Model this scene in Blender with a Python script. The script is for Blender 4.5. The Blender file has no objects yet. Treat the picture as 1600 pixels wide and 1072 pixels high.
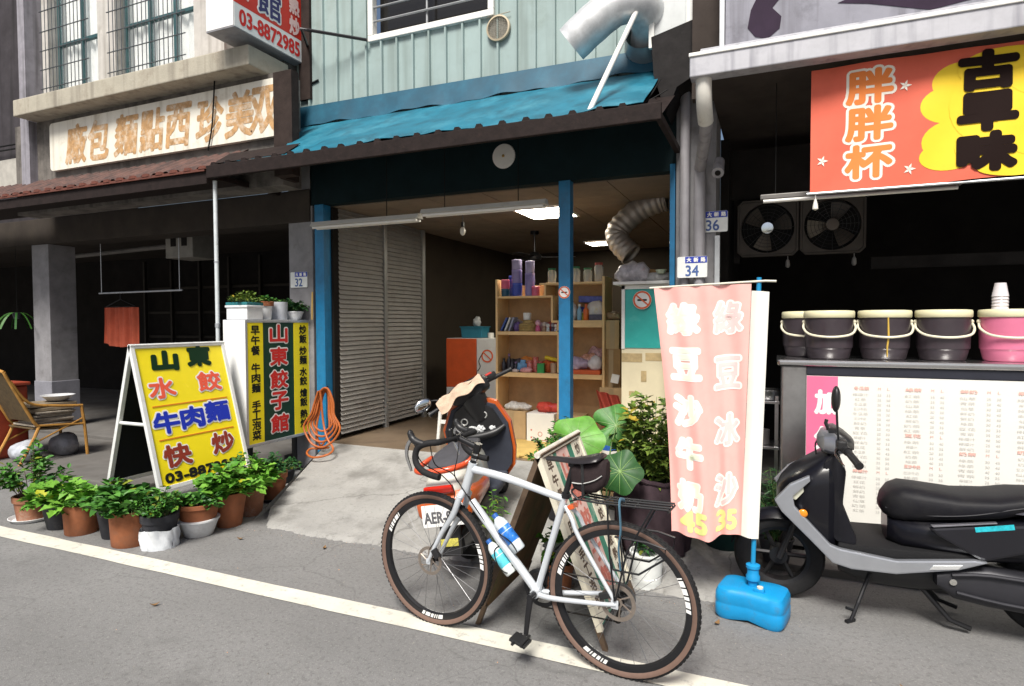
import bpy, bmesh, math, random
from mathutils import Vector, Matrix
R_ = math.radians
random.seed(7)
S = bpy.context.scene
COL = S.collection

# ---------------------------------------------------------------- camera, sky, sun, exposure
cam = bpy.data.cameras.new('camera')
cam.sensor_width = 36.0
cam.lens = 956.0 / 1600.0 * 36.0
cam.clip_start = 0.05
cam.clip_end = 2000
CAM = bpy.data.objects.new('camera', cam)
COL.objects.link(CAM)
def aim(yaw, pitch, roll, h):
    cy, sy, cp, sp = math.cos(yaw), math.sin(yaw), math.cos(pitch), math.sin(pitch)
    F = Vector((-sy * cp, cy * cp, -sp)); Rr = Vector((cy, sy, 0)); U = Rr.cross(F)
    R2 = Rr * math.cos(roll) + U * math.sin(roll); U2 = R2.cross(F)
    CAM.matrix_world = Matrix(((R2.x, U2.x, -F.x, 0), (R2.y, U2.y, -F.y, 0), (R2.z, U2.z, -F.z, h), (0, 0, 0, 1)))
aim(R_(23.0), R_(1.93), R_(-0.18), 1.60)
S.camera = CAM

SUN_EL, SUN_AZ = 54, 172            # degrees; azimuth clockwise from +Y (street behind the camera)
W = bpy.data.worlds.new('World'); S.world = W
W.use_nodes = True
wn = W.node_tree.nodes; wl = W.node_tree.links
for n in list(wn): wn.remove(n)
sky = wn.new('ShaderNodeTexSky'); sky.sky_type = 'NISHITA'; sky.sun_disc = False
sky.sun_elevation = R_(SUN_EL); sky.sun_rotation = R_(SUN_AZ); sky.air_density = 1.0; sky.dust_density = 4.0; sky.ozone_density = 0.6
bg = wn.new('ShaderNodeBackground'); bg.inputs['Strength'].default_value = 0.055
wo = wn.new('ShaderNodeOutputWorld')
wl.new(sky.outputs[0], bg.inputs[0]); wl.new(bg.outputs[0], wo.inputs[0])
sl = bpy.data.lights.new('sun', 'SUN'); sl.energy = 3.0; sl.angle = R_(20); sl.color = (1.0, 0.965, 0.90)
so = bpy.data.objects.new('sun', sl); COL.objects.link(so)
sd = Vector((math.sin(R_(SUN_AZ)) * math.cos(R_(SUN_EL)), math.cos(R_(SUN_AZ)) * math.cos(R_(SUN_EL)), math.sin(R_(SUN_EL))))
so.rotation_euler = sd.to_track_quat('Z', 'Y').to_euler()
so.location = sd * 30
S.view_settings.view_transform = 'Standard'
S.view_settings.look = 'None'
S.view_settings.exposure = 0.88
S.view_settings.gamma = 1.0

# ---------------------------------------------------------------- materials
_M = {}
def mat(name, col, rough=.6, metal=0., var=.12, vs=7., bump=.0, bs=90., dirt=None, spec=.5, trans=0., alpha=1., emit=None, island=None, streak=None, coat=0.):
    if name in _M: return _M[name]
    if max(col) < .08 and spec == .5 and rough > .45: spec = .15
    m = bpy.data.materials.new(name); m.use_nodes = True
    nt = m.node_tree; N = nt.nodes; L = nt.links
    b = N['Principled BSDF']
    tc = N.new('ShaderNodeTexCoord')
    src = tc.outputs['Object']
    c = col
    out = None
    def rgb(v): return (v[0], v[1], v[2], 1)
    if var > 0:
        no = N.new('ShaderNodeTexNoise'); no.inputs['Scale'].default_value = vs; no.inputs['Detail'].default_value = 6; no.inputs['Roughness'].default_value = .65
        L.new(src, no.inputs['Vector'])
        mr = N.new('ShaderNodeMapRange'); mr.inputs[1].default_value = .3; mr.inputs[2].default_value = .7
        mr.inputs[3].default_value = 1 - var; mr.inputs[4].default_value = 1 + var
        L.new(no.outputs['Fac'], mr.inputs[0])
        mx = N.new('ShaderNodeMix'); mx.data_type = 'RGBA'; mx.blend_type = 'MULTIPLY'; mx.inputs[0].default_value = 1
        mx.inputs[6].default_value = rgb(c); L.new(mr.outputs[0], mx.inputs[7]); out = mx.outputs[2]
    if island:
        ge = N.new('ShaderNodeNewGeometry'); cr = N.new('ShaderNodeValToRGB')
        cr.color_ramp.elements[0].color = rgb(c); cr.color_ramp.elements[1].color = rgb(island); cr.color_ramp.elements[1].position = .93; q_ = cr.color_ramp.elements.new(.985); q_.color = rgb((island[0] * 1.6 + .06, island[1] * .9 + .02, island[2] * .5))
        L.new(ge.outputs['Random Per Island'], cr.inputs[0])
        if out is None: out = cr.outputs[0]
        else: L.new(cr.outputs[0], mx.inputs[6])
    def over(fac_socket, colr):
        nonlocal out
        m2 = N.new('ShaderNodeMix'); m2.data_type = 'RGBA'
        if out is None: m2.inputs[6].default_value = rgb(c)
        else: L.new(out, m2.inputs[6])
        m2.inputs[7].default_value = rgb(colr); L.new(fac_socket, m2.inputs[0]); out = m2.outputs[2]
    if dirt:                                    # (colour, amount, scale, threshold)
        n2 = N.new('ShaderNodeTexNoise'); n2.inputs['Scale'].default_value = dirt[2]; n2.inputs['Detail'].default_value = 8; n2.inputs['Roughness'].default_value = .7
        L.new(src, n2.inputs['Vector'])
        r2 = N.new('ShaderNodeMapRange'); r2.inputs[1].default_value = dirt[3]; r2.inputs[2].default_value = dirt[3] + .16
        r2.inputs[3].default_value = 0; r2.inputs[4].default_value = dirt[1]
        L.new(n2.outputs['Fac'], r2.inputs[0]); over(r2.outputs[0], dirt[0])
    if streak:                                  # (colour, amount, scale): rain runs, stretched down
        mp = N.new('ShaderNodeMapping'); mp.inputs['Scale'].default_value = (streak[2], streak[2], streak[2] * .06)
        L.new(src, mp.inputs[0])
        n3 = N.new('ShaderNodeTexNoise'); n3.inputs['Scale'].default_value = 1; n3.inputs['Detail'].default_value = 5
        L.new(mp.outputs[0], n3.inputs['Vector'])
        r3 = N.new('ShaderNodeMapRange'); r3.inputs[1].default_value = .5; r3.inputs[2].default_value = .72; r3.inputs[4].default_value = streak[1]
        L.new(n3.outputs['Fac'], r3.inputs[0]); over(r3.outputs[0], streak[0])
    if out is None: b.inputs['Base Color'].default_value = rgb(c)
    else: L.new(out, b.inputs['Base Color'])
    b.inputs['Roughness'].default_value = rough; b.inputs['Metallic'].default_value = metal
    b.inputs['Specular IOR Level'].default_value = spec
    b.inputs['Coat Weight'].default_value = coat
    if trans: b.inputs['Transmission Weight'].default_value = trans
    if alpha < 1: b.inputs['Alpha'].default_value = alpha
    if emit:
        b.inputs['Emission Color'].default_value = rgb(emit[0]); b.inputs['Emission Strength'].default_value = emit[1]
    if bump:
        n4 = N.new('ShaderNodeTexNoise'); n4.inputs['Scale'].default_value = bs; n4.inputs['Detail'].default_value = 5
        L.new(src, n4.inputs['Vector'])
        bp = N.new('ShaderNodeBump'); bp.inputs['Strength'].default_value = bump; bp.inputs['Distance'].default_value = .01
        L.new(n4.outputs['Fac'], bp.inputs['Height']); L.new(bp.outputs[0], b.inputs['Normal'])
    _M[name] = m
    return m

def layers(m, lst):
    """wear laid over a surface's own colour: noise spots, or thin cracks along warped cell edges"""
    nt = m.node_tree; N = nt.nodes; L = nt.links; b = N['Principled BSDF']
    tc = N.new('ShaderNodeTexCoord'); prev = b.inputs['Base Color'].links[0].from_socket
    for (kind, scale, lo, hi, col, amt) in lst:
        if kind == 'spot':
            t_ = N.new('ShaderNodeTexNoise'); t_.inputs['Scale'].default_value = scale; t_.inputs['Detail'].default_value = 7; t_.inputs['Roughness'].default_value = .75
            L.new(tc.outputs['Object'], t_.inputs['Vector']); fac = t_.outputs['Fac']
        else:
            wn_ = N.new('ShaderNodeTexNoise'); wn_.inputs['Scale'].default_value = 3; wn_.inputs['Detail'].default_value = 6; L.new(tc.outputs['Object'], wn_.inputs['Vector'])
            va = N.new('ShaderNodeVectorMath'); va.operation = 'MULTIPLY_ADD'; va.inputs[1].default_value = (.35, .35, 0); L.new(wn_.outputs['Color'], va.inputs[0]); L.new(tc.outputs['Object'], va.inputs[2])
            t_ = N.new('ShaderNodeTexVoronoi'); t_.feature = 'DISTANCE_TO_EDGE'; t_.inputs['Scale'].default_value = scale; L.new(va.outputs[0], t_.inputs['Vector']); fac = t_.outputs['Distance']
        q = N.new('ShaderNodeMapRange'); q.inputs[1].default_value = lo; q.inputs[2].default_value = hi
        q.inputs[3].default_value, q.inputs[4].default_value = (0, amt) if kind == 'spot' else (amt, 0)
        L.new(fac, q.inputs[0])
        k = N.new('ShaderNodeMix'); k.data_type = 'RGBA'; L.new(q.outputs[0], k.inputs[0]); L.new(prev, k.inputs[6]); k.inputs[7].default_value = (*col, 1); prev = k.outputs[2]
    L.new(prev, b.inputs['Base Color'])

# ---------------------------------------------------------------- mesh builder
class MB:
    def __init__(s): s.bm = bmesh.new()
    def _sub(s, fn, M=None):
        b = bmesh.new(); fn(b)
        if M is not None: bmesh.ops.transform(b, matrix=M, verts=b.verts)
        me = bpy.data.meshes.new('t'); b.to_mesh(me); b.free(); s.bm.from_mesh(me); bpy.data.meshes.remove(me)
        return s
    def box(s, c, d, rot=None, bev=0., seg=2, taper=None):
        def fn(b):
            bmesh.ops.create_cube(b, size=1)
            for v in b.verts:
                k = 1 if (taper is None or v.co.z < 0) else taper
                v.co = Vector((v.co.x * d[0] * k, v.co.y * d[1] * k, v.co.z * d[2]))
            if bev > 0: bmesh.ops.bevel(b, geom=b.edges[:], offset=bev, segments=seg, profile=.6, affect='EDGES', clamp_overlap=True)
        M = Matrix.Translation(Vector(c))
        if rot is not None: M = M @ (rot.to_4x4() if isinstance(rot, Matrix) else Matrix.Rotation(rot[2], 4, 'Z') @ Matrix.Rotation(rot[1], 4, 'Y') @ Matrix.Rotation(rot[0], 4, 'X'))
        return s._sub(fn, M)
    def b2(s, a, b, bev=0., seg=2):                 # box by its two corners
        c = [(a[i] + b[i]) / 2 for i in range(3)]; d = [abs(a[i] - b[i]) for i in range(3)]
        return s.box(c, d, None, bev, seg)
    def cyl(s, a, b, r, r2=None, n=16, cap=True):
        a = Vector(a); b = Vector(b); r2 = r if r2 is None else r2; v = b - a
        M = Matrix.Translation((a + b) / 2) @ v.to_track_quat('Z', 'Y').to_matrix().to_4x4()
        return s._sub(lambda bb: bmesh.ops.create_cone(bb, cap_ends=cap, segments=n, radius1=r, radius2=r2, depth=v.length), M)
    def sph(s, c, r, sc=(1, 1, 1), n=16, rot=None):
        M = Matrix.Translation(Vector(c))
        if rot is not None: M = M @ rot.to_4x4()
        M = M @ Matrix.Diagonal((sc[0], sc[1], sc[2], 1))
        return s._sub(lambda b: bmesh.ops.create_uvsphere(b, u_segments=n, v_segments=max(6, n // 2), radius=r), M)
    def lathe(s, prof, c=(0, 0, 0), n=24, rot=None, cap=True):
        def fn(b):
            rings = []
            for (r, z) in prof:
                rings.append([b.verts.new((r * math.cos(2 * math.pi * i / n), r * math.sin(2 * math.pi * i / n), z)) for i in range(n)])
            for k in range(len(rings) - 1):
                for i in range(n):
                    b.faces.new((rings[k][i], rings[k][(i + 1) % n], rings[k + 1][(i + 1) % n], rings[k + 1][i]))
            if cap:
                if prof[0][0] > 1e-5: b.faces.new(rings[0][::-1])
                if prof[-1][0] > 1e-5: b.faces.new(rings[-1])
            bmesh.ops.remove_doubles(b, verts=b.verts, dist=1e-6)
        M = Matrix.Translation(Vector(c))
        if rot is not None: M = M @ rot.to_4x4()
        return s._sub(fn, M)
    def tube(s, pts, r, n=8, closed=False, cap=True, sub=0, flat=1.0):
        pts = [Vector(p) for p in pts]
        rr = list(r) if isinstance(r, (list, tuple)) else [r] * len(pts)
        if sub:
            q = []; qr = []; m = len(pts); rng = m if closed else m - 1
            for i in range(rng):
                p0 = pts[(i - 1) % m] if (closed or i > 0) else pts[0]
                p1 = pts[i]; p2 = pts[(i + 1) % m]
                p3 = pts[(i + 2) % m] if (closed or i + 2 < m) else pts[-1]
                for k in range(sub):
                    t = k / sub; t2 = t * t; t3 = t2 * t
                    q.append(.5 * (2 * p1 + (p2 - p0) * t + (2 * p0 - 5 * p1 + 4 * p2 - p3) * t2 + (3 * p1 - p0 - 3 * p2 + p3) * t3))
                    qr.append(rr[i] * (1 - t) + rr[(i + 1) % m] * t)
            if not closed: q.append(pts[-1]); qr.append(rr[-1])
            pts, rr = q, qr
        def fn(b):
            m = len(pts); rings = []; up = None
            for i in range(m):
                if closed: t = pts[(i + 1) % m] - pts[i - 1]
                else: t = pts[min(i + 1, m - 1)] - pts[max(i - 1, 0)]
                if t.length < 1e-9: t = Vector((0, 0, 1))
                t.normalize()
                if up is None:
                    up = Vector((0, 0, 1)) if abs(t.z) < .9 else Vector((0, 1, 0))
                x = up.cross(t)
                if x.length < 1e-6: x = Vector((1, 0, 0)).cross(t)
                x.normalize(); y = t.cross(x); up = y
                rings.append([b.verts.new(pts[i] + rr[i] * (x * math.cos(2 * math.pi * k / n) + y * flat * math.sin(2 * math.pi * k / n))) for k in range(n)])
            for i in range(m if closed else m - 1):
                A = rings[i]; B = rings[(i + 1) % m]
                for k in range(n): b.faces.new((A[k], A[(k + 1) % n], B[(k + 1) % n], B[k]))
            if cap and not closed:
                b.faces.new(rings[0][::-1]); b.faces.new(rings[-1])
        return s._sub(fn)
    def prism(s, poly, depth, M=None, bev=0.):      # polygon in local XY, extruded along +Z by depth
        def fn(b):
            f = b.faces.new([b.verts.new((p[0], p[1], 0)) for p in poly])
            r = bmesh.ops.extrude_face_region(b, geom=[f])
            for v in r['geom']:
                if isinstance(v, bmesh.types.BMVert): v.co.z += depth
            bmesh.ops.recalc_face_normals(b, faces=b.faces)
            if bev > 0: bmesh.ops.bevel(b, geom=b.edges[:], offset=bev, segments=2, profile=.6, affect='EDGES', clamp_overlap=True)
        return s._sub(fn, M)
    def grid(s, f, nu, nv, thick=0.):               # surface point f(u,v), u,v in 0..1
        def fn(b):
            V = [[b.verts.new(f(i / nu, j / nv)) for j in range(nv + 1)] for i in range(nu + 1)]
            for i in range(nu):
                for j in range(nv): b.faces.new((V[i][j], V[i + 1][j], V[i + 1][j + 1], V[i][j + 1]))
            if thick:
                bmesh.ops.recalc_face_normals(b, faces=b.faces)
                bmesh.ops.solidify(b, geom=b.faces[:], thickness=thick)
        return s._sub(fn)
    def poly(s, verts, faces):
        def fn(b):
            V = [b.verts.new(v) for v in verts]
            for q in faces: b.faces.new([V[i] for i in q])
        return s._sub(fn)
    def loft(s, rings, closed=True, cap=True):      # rings of points, all of one length
        def fn(b):
            V = [[b.verts.new(p) for p in r] for r in rings]
            n = len(V[0])
            for i in range(len(V) - 1):
                for k in range(n if closed else n - 1):
                    b.faces.new((V[i][k], V[i][(k + 1) % n], V[i + 1][(k + 1) % n], V[i + 1][k]))
            if cap and closed:
                b.faces.new(V[0][::-1]); b.faces.new(V[-1])
            bmesh.ops.recalc_face_normals(b, faces=b.faces)
        return s._sub(fn)
    def mesh_from(s, me, M):
        n0 = len(s.bm.verts)
        s.bm.from_mesh(me)
        s.bm.verts.ensure_lookup_table()
        bmesh.ops.transform(s.bm, matrix=M, verts=s.bm.verts[n0:])
        return s
    def build(s, name, m, parent=None, smooth=False, loc=None, rotz=0., sub=0, rot=None):
        me = bpy.data.meshes.new(name); s.bm.normal_update(); s.bm.to_mesh(me); s.bm.free()
        me.materials.append(m)
        if smooth:
            for p in me.polygons: p.use_smooth = True
            try: me.set_sharp_from_angle(angle=R_(smooth if smooth > 1 else 40))
            except Exception: pass
        o = bpy.data.objects.new(name, me); COL.objects.link(o)
        if parent is not None: o.parent = parent
        if loc is not None: o.location = loc
        o.rotation_euler = rot if rot is not None else (0, 0, rotz)
        if sub:
            md = o.modifiers.new('s', 'SUBSURF'); md.levels = sub; md.render_levels = sub
        return o
def tag(o, label, cat, group=None):
    o['label'] = label; o['category'] = cat
    if group: o['group'] = group
    return o
def thing(name, label, cat, loc=(0, 0, 0), rotz=0., group=None):
    o = bpy.data.objects.new(name, None); COL.objects.link(o); o.empty_display_size = .1
    o.location = loc; o.rotation_euler = (0, 0, rotz)
    return tag(o, label, cat, group)
def struct(o, kind='structure'):
    o['kind'] = kind; return o
def dup(root, loc, rotz=None, label=None, name=None):
    r = root.copy(); COL.objects.link(r); r.location = loc
    if rotz is not None: r.rotation_euler = (0, 0, rotz)
    if label: r['label'] = label
    for ch in list(root.children):
        c = ch.copy(); COL.objects.link(c); c.parent = r
        for g in list(ch.children):
            d = g.copy(); COL.objects.link(d); d.parent = c
    return r

# ---------------------------------------------------------------- lettering
_G = {}
def glyph(s, off=0.):
    k = (s, off)
    if k in _G: return _G[k]
    cu = bpy.data.curves.new('g', 'FONT'); cu.body = s; cu.offset = off; cu.resolution_u = 3; cu.size = 1
    o = bpy.data.objects.new('g', cu); COL.objects.link(o)
    dg = bpy.context.evaluated_depsgraph_get(); dg.update()
    me = bpy.data.meshes.new_from_object(o.evaluated_get(dg))
    bpy.data.objects.remove(o); bpy.data.curves.remove(cu)
    xs = [v.co.x for v in me.vertices]; ys = [v.co.y for v in me.vertices]
    bb = (min(xs), max(xs), min(ys), max(ys)) if xs else (0, 1, 0, 1)
    _G[k] = (me, bb); return _G[k]
def frame(o, x, y):                                 # a sheet's own axes: origin, right, up
    x = Vector(x).normalized(); y = Vector(y); y = (y - x * y.dot(x)).normalized(); z = x.cross(y)
    return Matrix(((x.x, y.x, z.x, o[0]), (x.y, y.y, z.y, o[1]), (x.z, y.z, z.z, o[2]), (0, 0, 0, 1)))
def put(mb, s, F, cx, cy, w, h, bold=0., lift=.003, ang=0., skew=0., n=8):
    if bold > .012: n = 18
    # one string fitted into a w x h box centred at (cx, cy) on the sheet F; bold thickens its strokes by that length
    me, bb = glyph(s)
    sx = w / max(1e-6, bb[1] - bb[0]); sy = h / max(1e-6, bb[3] - bb[2])
    A = Matrix.Rotation(ang, 4, 'Z') @ Matrix(((1, skew, 0, 0), (0, 1, 0, 0), (0, 0, 1, 0), (0, 0, 0, 1))) @ Matrix.Diagonal((sx, sy, 1, 1)) @ Matrix.Translation((-(bb[0] + bb[1]) / 2, -(bb[2] + bb[3]) / 2, 0))
    offs = [(0, 0)] + ([(bold * math.cos(k * 2 * math.pi / n), bold * math.sin(k * 2 * math.pi / n)) for k in range(n)] if bold else [])
    for k, (dx, dy) in enumerate(offs):
        mb.mesh_from(me, F @ Matrix.Translation((cx + dx, cy + dy, lift + k * .00003)) @ A)
# ================================================================= materials used in many places
CON = mat('concrete', (.30, .29, .27), .9, var=.2, vs=5, bump=.25, bs=60, dirt=((.10, .09, .08), .6, 3, .52))
CON_D = mat('old_concrete', (.16, .145, .13), .92, var=.25, vs=4, bump=.3, bs=50, dirt=((.04, .036, .032), .7, 2.5, .48), streak=((.03, .028, .025), .6, 9))
PLASTER = mat('pale_plaster', (.50, .48, .45), .9, var=.15, vs=4, bump=.12, bs=70, dirt=((.25, .22, .18), .5, 3, .55), streak=((.2, .18, .15), .5, 12))
PILLAR = mat('pillar_plaster', (.25, .245, .255), .88, spec=.2, var=.18, vs=6, bump=.15, bs=70, dirt=((.12, .11, .11), .55, 4, .55))
DARKWALL = mat('dim_room_paint', (.03, .026, .022), .9, var=.25, vs=3, bump=.1)
BLACKISH = mat('near_black_paint', (.016, .014, .013), .9, var=.3, vs=3)  # near black colour, tone varied at random
STEEL = mat('brushed_steel', (.55, .55, .55), .28, 1., var=.12, vs=9, bump=.03, dirt=((.25, .24, .23), .5, 6, .55))
GALV = mat('galvanised_sheet', (.66, .67, .68), .5, .5, var=.15, vs=10, bump=.04, dirt=((.4, .4, .4), .4, 8, .5))
BLACKM = mat('black_metal', (.018, .018, .02), .35, .3, var=.1)
BLACKP = mat('black_plastic', (.016, .016, .017), .42, var=.1, bump=.05, bs=300)
RUBBER = mat('rubber', (.02, .02, .021), .75, var=.15, vs=30, bump=.2, bs=200)
WHITEP = mat('white_paint', (.78, .77, .73), .5, var=.05, vs=10, dirt=((.45, .42, .36), .4, 9, .58))
BLUE = mat('blue_post_paint', (.012, .17, .36), .45, var=.15, vs=10, bump=.06, dirt=((.02, .08, .15), .5, 8, .55), coat=.2)
WIRE = mat('black_cable', (.012, .012, .012), .6, var=0)
TEAL = mat('teal_sheet', (.008, .135, .205), .5, .1, var=.25, vs=3, bump=.12, bs=5, dirt=((.06, .27, .36), .6, 2.0, .50), streak=((.006, .05, .08), .6, 6))
TEAL_F = mat('teal_flashing', (.004, .07, .12), .55, .0, var=.25, vs=4, bump=.1, bs=9, dirt=((.008, .11, .17), .5, 4, .52))
SHEET = mat('pale_green_sheet', (.30, .385, .375), .55, .0, var=.10, vs=2, bump=.06, bs=6, dirt=((.20, .25, .22), .55, 1.6, .52), streak=((.16, .20, .18), .55, 9))
LINTEL = mat('dark_teal_lintel', (.006, .017, .020), .7, var=.25, vs=4)
RUSTB = mat('dark_brown_fascia', (.018, .012, .011), .75, var=.3, vs=12, bump=.2, bs=40, dirt=((.05, .03, .025), .5, 14, .58), spec=.2)
REDROOF = mat('red_sheet_edge', (.12, .035, .022), .8, var=.25, vs=12, dirt=((.06, .03, .025), .6, 9, .5))
SOIL = mat('potting_soil', (.04, .026, .016), .95, var=.35, vs=40, bump=.6, bs=90)
GLASS = mat('window_glass', (.75, .82, .84), .08, var=0, spec=.6, alpha=.12)
CURTAIN = mat('white_curtain', (.88, .89, .87), .9, var=.1, vs=6)
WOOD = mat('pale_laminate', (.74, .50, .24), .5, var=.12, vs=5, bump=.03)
WOODD = mat('shelf_back_board', (.48, .29, .135), .7, var=.15, vs=9, bump=.05)
CARD = mat('cardboard', (.50, .34, .17), .85, var=.1, vs=8, bump=.08, bs=40)
BLK_INK = mat('black_ink', (.012, .014, .012), .6, var=0, spec=.2)
RED_INK = mat('red_ink', (.62, .035, .03), .55, var=0, spec=.2)
WHT_INK = mat('white_ink', (.85, .84, .82), .55, var=0)
BLUE_INK = mat('blue_ink', (.015, .035, .42), .55, var=0, spec=.2)

# ================================================================= ground
def street():
    asp = mat('worn_asphalt', (.205, .203, .20), .93, var=.10, vs=1.7, bump=.55, bs=330, dirt=((.33, .32, .30), .75, 70, .54), streak=None)
    nt = asp.node_tree; N = nt.nodes; L = nt.links; b = N['Principled BSDF']     # long tyre-worn patches and oil spots
    src = b.inputs['Base Color'].links[0].from_socket
    tc = N.new('ShaderNodeTexCoord'); mp = N.new('ShaderNodeMapping'); mp.inputs['Scale'].default_value = (.35, 1.6, 1)
    no = N.new('ShaderNodeTexNoise'); no.inputs['Scale'].default_value = 1.3; no.inputs['Detail'].default_value = 7
    L.new(tc.outputs['Object'], mp.inputs[0]); L.new(mp.outputs[0], no.inputs['Vector'])
    r = N.new('ShaderNodeMapRange'); r.inputs[1].default_value = .42; r.inputs[2].default_value = .66; r.inputs[3].default_value = 1.0; r.inputs[4].default_value = .88
    L.new(no.outputs['Fac'], r.inputs[0])
    mx = N.new('ShaderNodeMix'); mx.data_type = 'RGBA'; mx.blend_type = 'MULTIPLY'; mx.inputs[0].default_value = 1
    L.new(src, mx.inputs[6]); L.new(r.outputs[0], mx.inputs[7])
    L.new(mx.outputs[2], b.inputs['Base Color'])
    layers(asp, [('spot', 38, .52, .60, (.12, .118, .115), .6), ('spot', 110, .57, .66, (.40, .395, .38), .7), ('spot', .9, .58, .72, (.11, .108, .105), .6), ('spot', 5.5, .66, .72, (.06, .058, .056), .6), ('crack', .55, .0, .005, (.08, .078, .075), .35)])
    vo = N.new('ShaderNodeTexVoronoi'); vo.inputs['Scale'].default_value = 170
    L.new(tc.outputs['Object'], vo.inputs['Vector'])
    bp = N.new('ShaderNodeBump'); bp.inputs['Strength'].default_value = .35; bp.inputs['Distance'].default_value = .004
    L.new(vo.outputs['Distance'], bp.inputs['Height'])
    for l in list(b.inputs['Normal'].links): L.new(l.from_socket, bp.inputs['Normal'])
    L.new(bp.outputs[0], b.inputs['Normal'])
    m = MB(); m.poly([(-400, -400, 0), (400, -400, 0), (400, 400, 0), (-400, 400, 0)], [(0, 1, 2, 3)])
    struct(m.build('road', asp))
    # edge line: a painted band with a slightly ragged outline
    ln = mat('road_line_paint', (.62, .60, .52), .85, var=.10, vs=4, bump=.3, bs=240, dirt=((.26, .255, .245), .85, 17, .545))
    m = MB(); n = 160; rng = random.Random(3)
    x0, x1 = -30, 14
    up = []; lo = []
    for i in range(n + 1):
        x = x0 + (x1 - x0) * i / n
        up.append((x, 2.825 + rng.uniform(-.004, .004), .004)); lo.append((x, 2.683 + rng.uniform(-.004, .004), .004))
    m.poly(lo + up, [(i, i + 1, n + 1 + i + 1, n + 1 + i) for i in range(n)])
    struct(m.build('road_line', ln))
    # sloped concrete apron from the road up to the shop floor
    ap = mat('apron_concrete', (.30, .295, .28), .92, var=.16, vs=2.2, bump=.35, bs=150, dirt=((.12, .115, .105), .62, 2.3, .50), streak=None)
    layers(ap, [('spot', 40, .54, .62, (.20, .195, .185), .5), ('spot', 7, .60, .68, (.13, .125, .115), .55), ('crack', .6, 0, .006, (.09, .085, .08), .6)])
    m = MB(); nx, ny = 220, 26; rg_ = random.Random(9); jag = [rg_.uniform(-.014, .014) for _ in range(222)]
    def f(u, v):
        xl = -3.83 - .60 * v
        x = xl + u * (-.10 - xl)
        e = .012 * math.sin(u * 23) + .008 * math.sin(u * 61 + 1) + jag[int(u * 220)]
        y0 = 3.57 + e + (.25 * max(0, (.06 - u) / .06))
        y = y0 + v * (5.3 - y0)
        z = .30 * ((y - 3.57) / 1.73) if y > 3.57 else 0
        if v < .001: z = -.02
        elif v < .06: z = max(z, .022)
        return Vector((x, y, max(z, -.02)+ .002 * math.sin(x * 5) * math.sin(y * 7)))
    m.grid(f, nx, ny)
    m.poly([(-3.86, 3.70, 0), (-4.43, 5.3, .3), (-4.43, 5.3, 0)], [(0, 1, 2)])
    struct(m.build('driveway_apron', ap, smooth=True))
    pv = mat('arcade_floor', (.135, .128, .12), .88, spec=.2, var=.2, vs=2, bump=.2, bs=60, dirt=((.09, .08, .07), .7, 2.2, .5))
    m = MB(); m.b2((-40, 3.78, -.05), (-5.35, 5.2, .10), .015); m.b2((-40, 5.2, -.05), (-4.95, 11, .14), .01)
    struct(m.build('pavement', pv))
    m = MB(); m.b2((-.08, 4.25, -.05), (8, 11, .05), .015); struct(m.build('pavement', pv))
    fl = mat('shop_floor_tile', (.17, .125, .085), .35, var=.18, vs=2.5, bump=.05, dirt=((.07, .05, .04), .6, 3, .52))
    m = MB(); m.b2((-4.5, 5.3, .0), (-.76, 10.7, .302)); struct(m.build('shop_floor', fl))
    # a flattened black spot of old gum on the asphalt
    m = MB(); m.lathe([(.022, 0), (.020, .003), (.0, .004)], n=14)
    tag(m.build('gum_spot', mat('old_gum', (.02, .02, .02), .9, var=0), loc=(-1.35, 1.62, .001)), 'small flattened black gum spot on the bare grey asphalt', 'gum spot')
street()

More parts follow.
